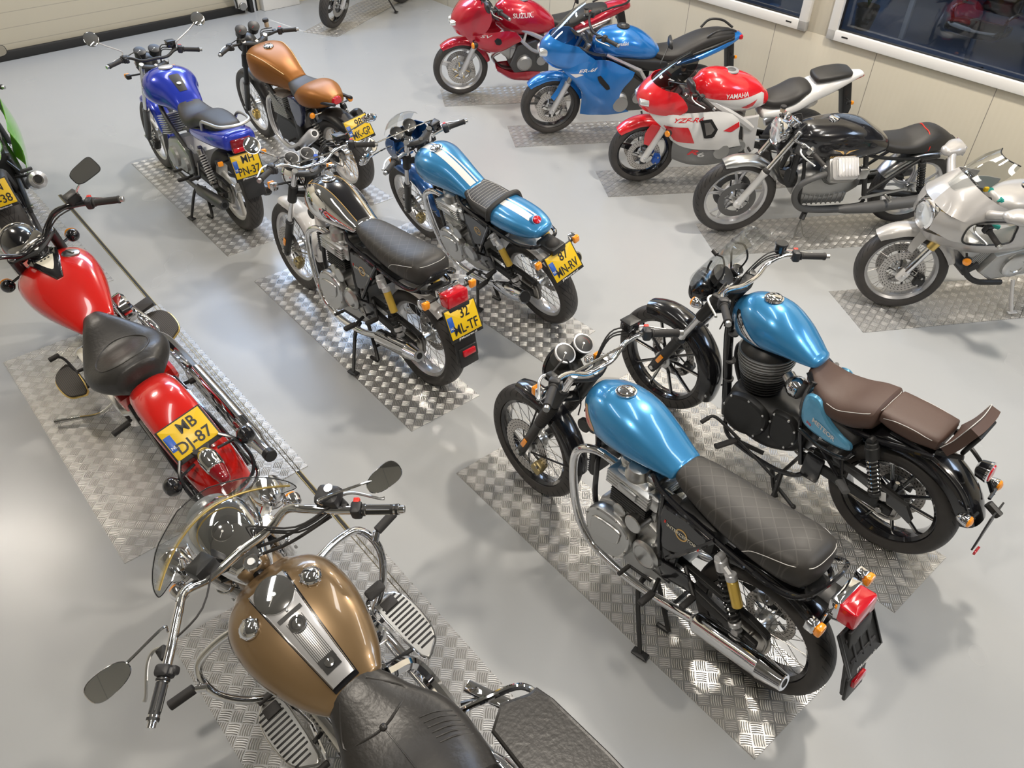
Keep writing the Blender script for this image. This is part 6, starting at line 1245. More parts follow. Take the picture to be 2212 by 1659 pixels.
def r6(b):
    wheel(b, True, .12, 'three', rim='black', rimr=.215, discs=(.065, -.065), discr=.145, ns=3); rearstuff(b, .18); sportfork(b, 'white', .115, top=.62, cal='nlblue', tube='steel')
    g = b.g('red', True); g.fender((b.wb, b.rf), .322, 40, 160, .070, .055, taper=.8)
    for s in (1, -1): g.surf([[b.fl(.28, s * .085, .10), b.fl(.30, s * .10, -.01)], [b.fl(.19, s * .095, .11), b.fl(.20, s * .112, .0)], [b.fl(.10, s * .10, .07), b.fl(.11, s * .112, .02)]], 2, 3, .004 * s)
    b.add('front_mudguard', g); under(b, cx=.70)
    g = G('lightsilver')
    for s in (1, -1): g.tube([(1.02, s * .06, .86), (.88, s * .14, .78), (.66, s * .165, .66), (.52, s * .15, .56)], .028, n=8, flat=1.3); g.prism([(.62, .66), (.48, .68), (.44, .36), (.50, .30), (.55, .40)], s * .13, s * .165, .01)
    b.add('frame', g)
    S = [(1.03, .86, .08, .09, .10), (.97, .86, .135, .14, .14), (.86, .85, .172, .165, .155), (.73, .83, .182, .165, .16), (.60, .81, .165, .15, .145), (.49, .79, .125, .11, .11), (.42, .77, .09, .06, .06)]
    g = G('red'); g.loft(S, n=40, sub=6, r0=.03, r1=.03, e=2.1); to = b.add('fuel_tank', g); T = bvh(g)
    g = G('white')
    for s in (1, -1): wrappoly(g, T, [(1.02, .84), (.90, .835), (.70, .84), (.55, .86), (.44, .86), (.43, .74), (.60, .70), (.85, .715), (1.02, .77)], (0, -s, 0), off=.002, n=18, at=s * .4)
    g.m('white')
    for s in (1, -1): wraptext(g, T, 'YAMAHA', (.72, .4 * s, .868), (-s, 0, .05), (0, 0, 1), .036, (0, -s, 0), .02, fit=.20, off=.004)
    g.m('red')
    for s in (1, -1): wrappoly(g, T, [(.66, .76), (.53, .82), (.555, .765), (.60, .735)], (0, -s, 0), off=.004, at=s * .4)
    b.add('tank_graphics', g, to); g = G('silver'); p = project(T, (.75, 0, 1.3), (0, 0, -1)); g.lathe([(-.004, .060), (.004, .058), (.005, .042), (.006, 0)], p, (-.0, 0, 1), 28); g.m('greyplastic').lathe([(.0062, .035), (.009, .03), (.010, 0)], p, (0, 0, 1), 20); b.add('fuel_cap', g, to)
    seatloft(b, [(.44, .76, .075, .03, .07), (.36, .74, .115, .05, .06), (.26, .755, .14, .07, .06), (.17, .80, .145, .075, .06), (.10, .84, .12, .05, .05)], 'blackseat', e=2.7, name='rider_seat')
    seatloft(b, [(.02, .93, .09, .03, .03), (-.06, .945, .105, .035, .03), (-.18, .965, .10, .032, .03), (-.25, .97, .085, .025, .025)], 'blackseat', r0=.02, r1=.03, e=3.2, name='pillion_seat')
    g = G('white'); g.loft([(.42, .65, .125, .04, .04), (.28, .675, .145, .06, .05), (.14, .73, .150, .08, .055), (.03, .80, .14, .095, .06), (-.12, .86, .12, .085, .05), (-.25, .91, .085, .05, .035), (-.36, .945, .045, .025, .02)], n=30, r1=.04, r0=.02, e=2.6); b.add('tail_fairing', g); g = G('redlens'); g.loft([(-.30, .915, .06, .012, .02), (-.395, .938, .03, .01, .015)], n=14, sub=1); b.add('tail_light', g); tailhanger(b, -.28, .80, L=.22)
    g = G('red'); g.surf(ucowl([(.93, 1.40, 1.24, .12, .20, .92), (.86, 1.47, 1.17, .15, .225, .86), (.79, 1.50, 1.14, .16, .235, .79), (.72, 1.47, 1.20, .14, .215, .73)]), 3, 4, .005); no = b.add('nose_fairing', g)
    g = G('lens')
    for s in (1, -1): g.loft([(1.44, .80, .07, .035, .03, 2.4, s * .09), (1.49, .785, .045, .025, .022, 2.4, s * .07)], n=18, sub=1, r1=.008)
    b.add('headlight', g, no)
    R_ = side(b, 'side_fairing', [[(1.42, .13, .715), (1.28, .205, .745), (1.14, .225, .755), (1.0, .225, .76), (.86, .215, .76), (.74, .205, .73)], [(1.36, .17, .66), (1.24, .225, .66), (1.10, .245, .66), (.97, .25, .66), (.84, .245, .66), (.66, .215, .66)], [(1.27, .17, .58), (1.18, .22, .56), (1.07, .24, .54), (.95, .25, .53), (.82, .245, .53), (.64, .22, .53)], [(1.20, .16, .48), (1.13, .20, .45), (1.04, .22, .43), (.93, .23, .42), (.80, .235, .42), (.60, .215, .44)]], 'white')
    for s, (o, T2) in zip((1, -1), R_):
        g = G('red'); wrappoly(g, T2, [(1.30, .64), (1.10, .64), (1.02, .49), (1.18, .49)], (0, -s, 0), off=.003, at=s * .5); wrappoly(g, T2, [(.80, .60), (.66, .67), (.655, .62), (.72, .58)], (0, -s, 0), off=.003, at=s * .5); wraptext(g, T2, 'YZF-R6', (1.12, .5 * s, .70), (-s, 0, .04), (0, 0, 1), .035, (0, -s, 0), .015, fit=.24, shear=.4, off=.003); b.add('fairing_graphics', g, o)
        g = G('ink'); wrappoly(g, T2, [(1.02, .70), (.92, .71), (.85, .62), (.87, .545), (.95, .54)], (0, -s, 0), off=.0045, at=s * .5); g.m('steel'); wrappoly(g, T2, [(.98, .68), (.93, .685), (.88, .62), (.90, .58), (.94, .57)], (0, -s, 0), off=.006, at=s * .5); b.add('engine_window', g, o)
        g = G('satin'); g.surf([[(1.24, .19 * s, .90), (1.12, .21 * s, .83), (.98, .19 * s, .78)], [(1.18, .12 * s, .86), (1.08, .14 * s, .80), (.97, .14 * s, .77)]], 3, 3, .004); b.add('cockpit_panel', g)
        signal(b, (1.27, s * .20, .60), (1.275, s * .26, .60), (.8, s * .5, 0), .028, 'satin', stem='satin', L=.04)
    R_ = side(b, 'belly_fairing', [[(1.18, .16, .48), (1.10, .20, .44), (.93, .225, .415), (.78, .232, .41), (.58, .21, .43)], [(1.17, .15, .38), (1.06, .19, .34), (.92, .21, .32), (.78, .22, .33), (.60, .21, .36)], [(1.14, .11, .27), (1.02, .15, .24), (.88, .17, .23), (.74, .18, .25), (.58, .18, .29)], [(1.10, .02, .22), (.98, .03, .19), (.86, .03, .18), (.74, .03, .20), (.60, .03, .24)]], 'grey')
    for s, (o, T2) in zip((1, -1), R_):
        g = G('red'); wraptext(g, T2, 'R', (1.01, .5 * s, .385), (-s, 0, .05), (0, 0, 1), .045, (0, -s, 0), .03, fit=.09, shear=.3, off=.003); g.m('white'); wraptext(g, T2, '6', (.93, .5 * s, .365), (-s, 0, .05), (0, 0, 1), .045, (0, -s, 0), .03, fit=.06, off=.003); b.add('fairing_lettering', g, o)
    g = G('castalu'); g.lathe([(0, .07), (.03, .068), (.034, .055), (.035, 0)], (.76, .20, .395), (0, 1, 0), 28); b.add('engine_cover', g)
    screen(b, [(1.40, .145, .925, .12), (1.32, .155, 1.0, .13), (1.22, .13, 1.08, .11), (1.12, .08, 1.145, .05)], 'tintscreen', no)
    clips(b, 1.06, .11, .89, .31, .84, .95, res='cup'); mirror_pair(b, b.o, base=(1.30, .16, .96), pos=(1.19, .37, 1.07), r=.05, n=(-1, -.1, .12), shape=(.085, .042, 2.6), m='satin', stem='satin', pos2=(1.19, .33, 1.08))
    muffler(b, [(.25, -.17, .42), (.20, -.175, .44), (-.15, -.21, .60), (-.18, -.21, .61)], [.03, .05, .052, .04], 'silver', .5); legs(b, .36, .38)
r6(L6)
M = Bike('black cafe racer with gold MOTO GUZZI lettering and red piped seat', 3.142, 5.920, -170.71, 7.76, -2.1, 1.47, 28, .10, .325, .325)
def guzzi(b):
    wheel(b, True, .11, 'ten', rim='silver', rimr=.237, discs=(.065, -.065), discr=.15, ns=5, discm='darkalu'); wheel(b, False, .12, 'ten', rim='silver', rimr=.237, discs=(), ns=5)
    fork(b, .105, low=('lightsilver', .30, .027), tube=('chrome', .0185), top=.66, refl=False)
    g = b.g('rubber', True)
    for s in (1, -1): g.lathe([(0, .026), (.012, .030), (.025, .026), (.035, .022)], b.fl(.30, s * .105), b.ax, 16)
    b.add('fork_seal', g)
    g = b.g('alu', True); g.fender((b.wb, b.rf), .348, 62, 150, .064, .05, taper=.8); 
    for s in (1, -1): g.tube([(b.wb + .33 * cos(R(118)), s * .06, b.rf + .33 * sin(R(118))), (b.fl(.16, s * .09))], .008, flat=.5)
    b.add('front_mudguard', g)
    g = G('satin')
    for s in (1, -1):
        g.tube([(1.10, s * .03, .84), (1.02, s * .09, .60), (.98, s * .12, .32), (.88, s * .13, .27), (.50, s * .13, .27), (.44, s * .13, .32)], .014, n=8); g.tube([(1.08, s * .03, .86), (.75, s * .08, .76), (.45, s * .11, .68), (.12, s * .12, .66), (-.05, s * .10, .66)], .014, n=8)
        g.tube([(.58, s * .12, .72), (.46, s * .13, .36)], .020, n=8); g.tube([(.46, s * .13, .36), (.12, s * .13, .66)], .013, n=8)
    b.add('frame', g)
    g = G('castalu'); g.loft([(1.02, .43, .07, .10, .10), (.94, .43, .10, .13, .13), (.75, .44, .11, .13, .15), (.60, .44, .09, .10, .13), (.50, .44, .06, .06, .08)], n=22, e=3.2, r0=.02, r1=.02); g.m('satin').cyl((1.03, 0, .46), (1.07, 0, .46), .075); eo = b.add('engine', g)
    g = G('castalu'); g.box((.78, 0, .325), (.38, .20, .09), .015)
    for i in range(9): g.box((.62 + i * .04, 0, .325), (.008, .215, .095), .002)
    b.add('sump', g, eo)
    for s in (1, -1):
        u = V((0, s * .72, .69)); o = V((.79, 0, .46)); g = G('castalu')
        for i in range(7): g.lathe([(0, .05), (0, .088), (.007, .088), (.0075, .05)], o + u * (.13 + .018 * i), u, 22)
        g.X = Matrix.Translation(o + u * .30) @ Matrix.Rotation(-s * R(46), 4, 'X'); g.box((0, 0, -.03), (.21, .19, .07), .03); b.add('cylinder', g, eo)
        g = G('lightsilver'); g.X = Matrix.Translation(o + u * .345) @ Matrix.Rotation(-s * R(46), 4, 'X'); g.box((0, 0, 0), (.20, .17, .07), .028, taper=.88)
        for i in range(7): g.box((-.075 + .025 * i, 0, .034), (.008, .13, .012), .003)
        b.add('rocker_cover', g, eo)
        H = [(.90, s * .20, .62), (1.00, s * .22, .60), (1.075, s * .21, .54), (1.08, s * .19, .42), (1.0, s * .18, .31), (.85, s * .17, .27), (.66, s * .17, .26)]
        muffler(b, [(.66, s * .17, .26), (.60, s * .17, .262), (.40, s * .18, .275), (-.10, s * .20, .34), (-.12, s * .20, .343)], [.022, .035, .045, .047, .03], 'greyplastic', .6, hdr=(H, .023))
        g = G('alu'); g.tube([(.60, s * .12, .56), (.52, s * .14, .60)], .035, n=12); g.box((.57, s * .15, .58), (.08, .06, .09), .015); b.add('carburettor', g, eo)
        g = G('satin'); g.prism([(.92, .80), (1.0, .70), (.96, .60), (.90, .66)], s * .10, s * .13, .008) if 0 else g.tube([(1.09, s * .06, .72), (1.10, s * .10, .50)], .02); b.add('horn_bracket', g)
    S = [(1.12, .81, .085, .08, .12), (1.05, .80, .130, .13, .14), (.93, .79, .160, .160, .14), (.78, .785, .172, .175, .13), (.63, .78, .165, .155, .115), (.51, .77, .142, .105, .09), (.42, .76, .11, .06, .06)]
    g = G('black'); g.loft(S, n=40, sub=6, r0=.03, r1=.02, e=2.6); to = b.add('fuel_tank', g); T = bvh(g)
    g = G('badgegold')
    for s in (1, -1):
        wraptext(g, T, 'MOTO GUZZI', (.79, .4 * s, .735), (-s, 0, .01), (0, 0, 1), .022, (0, -s, 0), .02, fit=.20)
        for sg in (1, -1): wrappoly(g, T, [(.79 + sg * .005, .765), (.79 + sg * .02, .79), (.79 + sg * .10, .80), (.79 + sg * .04, .782), (.79 + sg * .012, .76)], (0, -s, 0), off=.002, at=s * .4)
    b.add('tank_lettering', g, to); g = G('chrome'); p = project(T, (.87, 0, 1.3), (0, 0, -1)); g.lathe([(-.004, .040), (.008, .038), (.014, .030), (.016, 0)], p, (0, 0, 1), 24); b.add('fuel_cap', g, to)
    so, g = seatloft(b, [(.43, .755, .10, .05, .05), (.34, .745, .125, .045, .06), (.22, .745, .135, .05, .07), (.12, .755, .135, .09, .08), (.03, .755, .12, .11, .08), (-.07, .745, .095, .08, .06), (-.16, .74, .05, .03, .03)], 'blackseat', r0=.02, r1=.03, e=2.4); T = bvh(g)
    g = G('redbtn'); g.tube([project(T, p, d, .0005) for p, d in (((.085, .4, .70), (0, -1, 0)), ((.09, .4, .76), (0, -1, 0)), ((.10, .07, 1.3), (0, 0, -1)), ((.105, 0, 1.3), (0, 0, -1)), ((.10, -.07, 1.3), (0, 0, -1)), ((.09, -.4, .76), (0, 1, 0)), ((.085, -.4, .70), (0, 1, 0)))], .004, n=6, seg=5); b.add('piping', g, so)
    shock(b, (.11, .66), (.0, .37), .030, y=.145, top='satin', body='satin', spring='satin', turns=9)
    g = G('satin')
    for s in (1, -1): g.tube([(.44, s * .09, .36), (.20, s * .115, .35), (0, s * .12, b.rr)], .026, n=10)
    b.add('swingarm', g)
    g = G('alu'); g.fender((0, b.rr), .352, 25, 118, .075, .045, taper=.85); b.add('rear_mudguard', g)
    for s in (1, -1):
        g = G('alu'); g.prism([(.50, .33), (.14, .40), (.13, .42), (.48, .36)], s * .14, s * .155, .003); g.tube([(.30, s * .16, .37), (.30, s * .25, .37)], .011); g.tube([(.26, s * .16, .36), (.22, s * .19, .30)], .007); b.add('footrest_plate', g)
    headlight(b, (1.285, 0, .87), (1, 0, .04), .092, .12, 'chrome', 'chrome')
    ho = handlebar(b, [(1.17, .11, .85), (1.16, .16, .86), (1.13, .23, .865), (1.03, .35, .79)], gl=.12, res='cup', leverdx=.08, m='chrome', cables=True, sw='steel'); gauge(b, (1.16, 0, .955), (-.45, 0, .9), .045, .05, 'chrome', 'chrome')
    mirror_pair(b, ho, base=(1.03, .35, .80), pos=(.98, .41, .80), r=.03, n=(-.9, 0, .3), m='satin') if 0 else None
    g = G('satin'); g.tube([(.88, .10, .26), (.93, .16, .18)], .022)
    g.m('steel').tube([(.92, .15, .20), (.96, .19, .11), (.97, .22, b.fz(.22, .022)), (.93, .22, b.fz(.22, .014))], .008); g.tube([(.93, .16, .16), (.90, .22, b.fz(.22, .03)), (.86, .24, b.fz(.24, .02))], .006); b.add('side_stand', g)
    g = G('satin'); g.tube([(-.15, 0, .70), (-.24, 0, .70)], .012); b.add('tail_bracket', g)
guzzi(M)
Nn = Bike('silver cafe racer with round headlight in a large fairing and gold fork tubes', 4.056, 4.969, -169.4, 8, -24.9, 1.425, 24, .09, .30, .31)
def paul(b):
    wheel(b, True, .12, 'wire', rim='silver', rimr=.222, discs=(.065, -.065), discr=.15, spoke='steel'); wheel(b, False, .17, 'wire', rim='silver', rimr=.222, discs=(-.07,), discr=.11)
    fork(b, .105, low=('gold', .24, .033), tube=('chrome', .025), top=.62, refl=False, usd=True); 
    for s in (1, -1): caliper(b, True, s * .085, .12, 195, 'satin')
    g = b.g('fairingsilver', True); g.fender((b.wb, b.rf), .332, 45, 160, .075, .06, taper=.8, th=.004)
    for s in (1, -1): g.surf([[b.fl(.30, s * .075, .12), b.fl(.30, s * .085, .05)], [b.fl(.22, s * .085, .12), b.fl(.22, s * .09, .06)], [b.fl(.15, s * .09, .10), b.fl(.15, s * .095, .06)]], 2, 3, .004 * s)
    b.add('front_mudguard', g); stdframe(b, 'teal', .13)
    g = G('castalu'); g.prism([(.48, .28), (.80, .24), (.92, .32), (.86, .46), (.60, .52), (.46, .42)], -.13, .13, .02); eo = b.add('engine', g)
    g = G('alu'); g.lathe([(0, .10), (.02, .098), (.03, .08), (.031, .05), (.025, .045), (.026, 0)], (.68, .13, .38), (0, 1, 0), 32); b.add('clutch_cover', g, eo)
    g = G('castalu'); finstack(g, (.90, 0, .42), (.13, .18, .02), 7, .016, tilt=-1.2); g.box((1.04, 0, .50), (.10, .20, .14), .02, (0, .5, 0)); b.add('cylinder', g, eo)
    g = G('satin'); g.box((.98, 0, .34), (.12, .22, .05), .01, (0, .6, 0)); g.tube([(1.0, .05, .45), (1.02, .10, .34), (.90, .12, .24), (.70, .13, .22)], .02); b.add('oil_cooler', g, eo)
    g = G('lightsilver'); g.tube([(.62, .14, .24), (.62, .22, .13), (.605, .265, b.fz(.265, .016))], .013, n=10); g.box((.60, .27, b.fz(.27, .012)), (.07, .03, .008), .003); b.add('side_stand', g)
    S = [(1.02, .82, .09, .07, .08), (.92, .82, .14, .10, .10), (.78, .82, .155, .11, .10), (.62, .81, .14, .10, .08), (.50, .79, .12, .08, .06)]
    g = G('fairingsilver'); g.loft(S, n=30, r0=.03, r1=.02, e=2.6); to = b.add('fuel_tank', g); T = bvh(g); g = G('chrome'); g.lathe([(-.004, .045), (.008, .042), (.012, .03), (.013, 0)], project(T, (.82, 0, 1.3), (0, 0, -1)), (0, 0, 1), 24); b.add('fuel_cap', g, to)
    seatloft(b, [(.50, .78, .11, .04, .04), (.35, .77, .14, .05, .05), (.2, .78, .15, .055, .05), (.05, .80, .13, .07, .05)], 'greyseat', e=2.8); g = G('fairingsilver'); g.loft([(.10, .80, .14, .10, .06), (-.05, .83, .125, .11, .06), (-.2, .86, .10, .08, .05), (-.32, .88, .06, .04, .03)], n=24, r0=.03, r1=.04, e=2.4); b.add('tail_fairing', g)
    # fairing: shell with side openings, around a round lamp
    top = [[(1.30, .0, 1.03), (1.29, .09, 1.02), (1.24, .17, .99), (1.14, .22, .945), (1.0, .245, .90)], [(1.40, .0, .955), (1.385, .10, .94), (1.32, .19, .915), (1.20, .24, .88), (1.02, .26, .845)], [(1.455, .0, .86), (1.44, .12, .86), (1.38, .205, .855), (1.34, .225, .85), (1.30, .235, .845)]]
    g = G('fairingsilver')
    def sh(rows): 
        for s in (1, -1): g.surf([[(x, y * s, z) for x, y, z in r] for r in rows], 5, 4, .005 * s)
    sh(top)
    sh([[(1.455, .09, .855), (1.42, .15, .855), (1.38, .205, .855), (1.34, .225, .85), (1.30, .235, .845)], [(1.475, .10, .79), (1.43, .17, .79), (1.385, .22, .79), (1.36, .24, .79), (1.34, .25, .79)], [(1.475, .10, .72), (1.44, .16, .72), (1.39, .21, .71), (1.35, .235, .71), (1.31, .25, .71)]])
    sh([[(1.455, .0, .66), (1.455, .07, .67), (1.41, .16, .70), (1.31, .235, .71), (1.16, .26, .69), (1.0, .265, .68), (.80, .25, .68)], [(1.41, .0, .60), (1.40, .07, .60), (1.35, .15, .62), (1.26, .22, .64), (1.12, .25, .64), (.98, .25, .63), (.80, .235, .63)], [(1.33, .0, .56), (1.31, .06, .56), (1.27, .13, .57), (1.20, .19, .585), (1.08, .22, .585), (.96, .22, .58), (.82, .21, .58)]])
    sh([[(1.02, .26, .845), (.92, .262, .84), (.80, .25, .82)], [(1.0, .265, .76), (.90, .262, .76), (.80, .25, .74)], [(1.0, .265, .68), (.90, .26, .68), (.80, .25, .68)]])
    fo = b.add('fairing', g)
    g = G('ink')
    for s in (1, -1): g.tube([(1.30, s * .236, .847), (1.345, s * .25, .79), (1.31, s * .25, .712), (1.16, s * .262, .692), (1.0, s * .268, .70), (.995, s * .268, .77), (1.02, s * .263, .842), (1.15, s * .252, .862)], .006, n=6, closed=True)
    b.add('opening_trim', g, fo)
    g = G('chrome'); n = V((1, 0, -.02)); g.lathe([(-.03, .092), (.0, .098), (.010, .098), (.014, .090)], (1.465, 0, .765), n, 34); lo = b.add('headlight', g); g = G('lens'); g.lathe([(-.06, .03), (-.02, .085), (.008, .09), (.016, .075), (.022, .04), (.023, 0)], (1.465, 0, .765), n, 34); b.add('lens', g, lo)
    screen(b, [(1.39, .09, .965, .05), (1.31, .125, 1.04, .08), (1.22, .13, 1.11, .08), (1.13, .10, 1.165, .06)], 'clearscreen', fo)
    g = G('ink'); g.tube([(1.13 - .06 * t * t, .10 * t, 1.165 - .01 * t * t) for t in (-1, -.5, 0, .5, 1)], .004); b.add('screen_edge', g, fo)
    g = G('satin'); g.tube([(1.10, .05, .88), (1.25, .05, .92), (1.34, .03, .90)], .018); g.tube([(1.10, -.05, .88), (1.25, -.05, .92)], .018); g.box((1.2, 0, .90), (.10, .16, .06), .02); g.m('orange').box((1.20, .08, .88), (.05, .04, .06), .01); g.m('teal').tube([(1.18, .16, .80), (1.05, .18, .76)], .016); g.m('yellow').box((1.15, .03, .95), (.03, .02, .03), .005); b.add('fairing_bracket', g)
    gauge(b, (1.23, .05, .985), (-.5, 0, .86), .045, .05, 'satin', 'chrome'); gauge(b, (1.22, -.05, .985), (-.5, 0, .86), .045, .05, 'satin', 'chrome')
    clips(b, 1.14, .115, .80, .36, .72, 1.04, res='cup', m='alu')
    for s in (1, -1):
        g = G('fairingsilver'); g.tube([(1.22, .22 * s, .90), (1.20, .30 * s, .95), (1.18, .34 * s, .985)], [.030, .026, .024], n=12); g.loft([(1.22, .985, .045, .03, .03, 2.2, .36 * s), (1.16, .99, .07, .042, .04, 2.2, .38 * s), (1.11, .99, .07, .042, .04, 2.2, .39 * s)], n=20, r0=.03, r1=.005); g.m('mirror').box((1.105, .39 * s, .99), (.004, .12, .07), .002); b.add('mirror', g, fo)
        signal(b, (1.18, s * .19, .57), (1.19, s * .235, .545), (.6, s * .8, 0), .028, 'satin', 'ball', stem='satin')
SPEC['greyseat'] = dict(col=(.13, .13, .13), rough=.5)
paul(Nn)
# ------------------------------------------------------------------ naked machines in the back rows
Dh = Bike('royal blue naked motorcycle with silver grab rail, plate MH PN-37', -2.164, 5.54, 133.0, 0, -2, 1.43, 26, .11, .30, .32)
def hornet(b):
    wheel(b, True, .11, 'three', rim='offwhite', rimr=.215, discs=(.065,), discr=.145, ns=3); wheel(b, False, .13, 'three', rim='offwhite', rimr=.22, discs=(-.06,), discr=.12, ns=3, sprocket=.07)
    fork(b, .10, low=('darkalu', .30, .026), tube=('chrome', .019), top=.76, refl=False); caliper(b, True, .08, .12, 200, 'satin')
    g = b.g('royal', True); g.fender((b.wb, b.rf), .325, 55, 170, .065, .05); b.add('front_mudguard', g); stdframe(b, 'darkalu')
    g = G('castalu'); g.prism([(.84, .24), (.88, .40), (.82, .50), (.60, .56), (.44, .48), (.42, .28)], -.15, .15, .03); eo = b.add('engine', g); g = G('alu'); finstack(g, (.80, 0, .54), (.16, .30, .02), 9, .017, tilt=-.3); b.add('cylinder', g, eo)
    for s in (1, -1): g = G('castalu'); g.lathe([(0, .085), (.03, .08), (.045, .06), (.046, 0)], (.72, s * .14, .38), (0, s, 0), 26); g.lathe([(0, .06), (.03, .055), (.032, 0)], (.52, s * .14, .38), (0, s, 0), 22); b.add('crankcase_cover', g, eo)
    S = [(1.05, .87, .10, .07, .10), (.99, .87, .165, .115, .12), (.90, .865, .205, .145, .13), (.80, .86, .20, .15, .12), (.70, .84, .155, .13, .10), (.60, .815, .125, .09, .06), (.54, .80, .105, .05, .04)]
    g = G('royal'); g.loft(S, n=40, sub=6, r0=.03, r1=.02, e=2.3); to = b.add('fuel_tank', g); T = bvh(g); g = G('lightsilver'); g.lathe([(-.004, .055), (.006, .053), (.008, .045), (.009, 0)], project(T, (.86, 0, 1.3), (0, 0, -1)), (.1, 0, 1), 26); b.add('fuel_cap', g, to)
    g = G('satin'); g.grid([[project(T, (x, w * k, 1.3), (0, 0, -1), .003) for k in (-1, -.5, 0, .5, 1)] for x, w in ((.74, .04), (.71, .042), (.64, .036), (.60, .03))]); g.m('lightsilver'); g.lathe([(0, .018), (.002, .016), (.003, 0)], project(T, (.66, 0, 1.3), (0, 0, -1), .003), (-.3, 0, 1), 20); b.add('tank_pad', g, to)
    for s in (1, -1): g = G('lightsilver'); wrappoly(g, T, [(.97, .93), (.95, .97), (.93, .93), (.90, .91), (.86, .90), (.89, .89), (.93, .90)], (0, -s, 0), off=.002, at=s * .5); b.add('wing_badge', g, to)
    so, g = seatloft(b, [(.56, .815, .095, .045, .05), (.48, .775, .125, .05, .06), (.36, .765, .145, .055, .06), (.26, .79, .14, .07, .06), (.18, .83, .125, .06, .07), (.05, .845, .12, .05, .06), (-.08, .85, .10, .04, .05)], 'blackseat', e=2.6)
    g = G('royal'); g.loft([(.34, .70, .13, .05, .04), (.20, .72, .145, .06, .05), (.02, .755, .155, .065, .06), (-.14, .78, .15, .075, .06), (-.24, .79, .125, .075, .06)], n=28, r0=.04, r1=.03, e=3); b.add('tail_fairing', g)
    g = G('white'); text3(g, 'CB', (.30, .152, .60), (-1, 0, 0), (0, 0, 1), .03, .002, .02); b.add('side_lettering', g)
    g = G('castalu'); g.tube([(.08, .125, .80), (.02, .14, .88), (-.10, .14, .905), (-.22, .11, .91), (-.26, 0, .91), (-.22, -.11, .91), (-.10, -.14, .905), (.02, -.14, .88), (.08, -.125, .80)], .012, n=8); b.add('grab_rail', g)
    g = G('darkred'); g.box((-.265, 0, .775), (.04, .16, .09), .012, (0, .2, 0)); g.m('redlens').box((-.275, 0, .745), (.04, .155, .035), .008, (0, .2, 0)); b.add('tail_light', g)
    number_plate(b, (-.285, 0, .625), 18, 'MH', 'PN-37'); g = G('satin'); g.prism([(-.16, .70), (-.26, .70), (-.33, .50), (-.36, .40), (-.34, .40), (-.20, .60)], -.08, .08, .01); b.add('rear_mudguard', g)
    for s in (1, -1): signal(b, (-.20, s * .08, .66), (-.22, s * .17, .66), (-1, 0, 0), .022, 'satin', (.04, .035)); signal(b, b.S @ V((1.22, s * .09, .88)), b.S @ V((1.23, s * .19, .88)), (1, 0, 0), .022, 'satin', (.04, .035))
    shock(b, (.16, .64), (.03, .38), .030, y=.15, top='steel', spring='lightsilver', turns=11, wr=.005); chainrun(b); pegs(b, .44, .31, .19, rear=(.25, .38)); stand(b, .46, .22, (.36, .28, .012), center=True)
    for s in (1, -1): muffler(b, [(.35, s * .17, .24), (.30, s * .17, .245), (-.12, s * .18, .30), (-.15, s * .18, .305)], [.025, .042, .044, .035], 'darkalu', .6, hdr=([(.90, s * .08, .58), (1.0, s * .10, .45), (.92, s * .12, .22), (.6, s * .14, .20), (.35, s * .17, .24)], .018))
    for s in (1, -1): gauge(b, (1.19, s * .058, 1.06), (-.45, 0, .89), .044, .06, 'satin', 'satin')
    headlight(b, (1.30, 0, .93), (1, 0, -.05), .085, .12, 'satin', 'chrome')
    handlebar(b, [(1.05, 0, 1.03), (1.05, .10, 1.03), (1.08, .20, 1.06), (1.03, .36, 1.04)], gl=.125, res='box', leverdx=.075, m='satin', mirrors=dict(base=(1.10, .22, 1.08), pos=(1.05, .42, 1.245), pos2=(1.04, .40, 1.265), n=(-.72, 0, .55), r=.055, m='satin', stem='lightsilver'))
hornet(Dh)
E_ = Bike('matt brown cafe racer with tail cowl, plate 98 MK-GP', -1.414, 6.25, 134.4, 7, -3, 1.45, 27, .11, .32, .32)
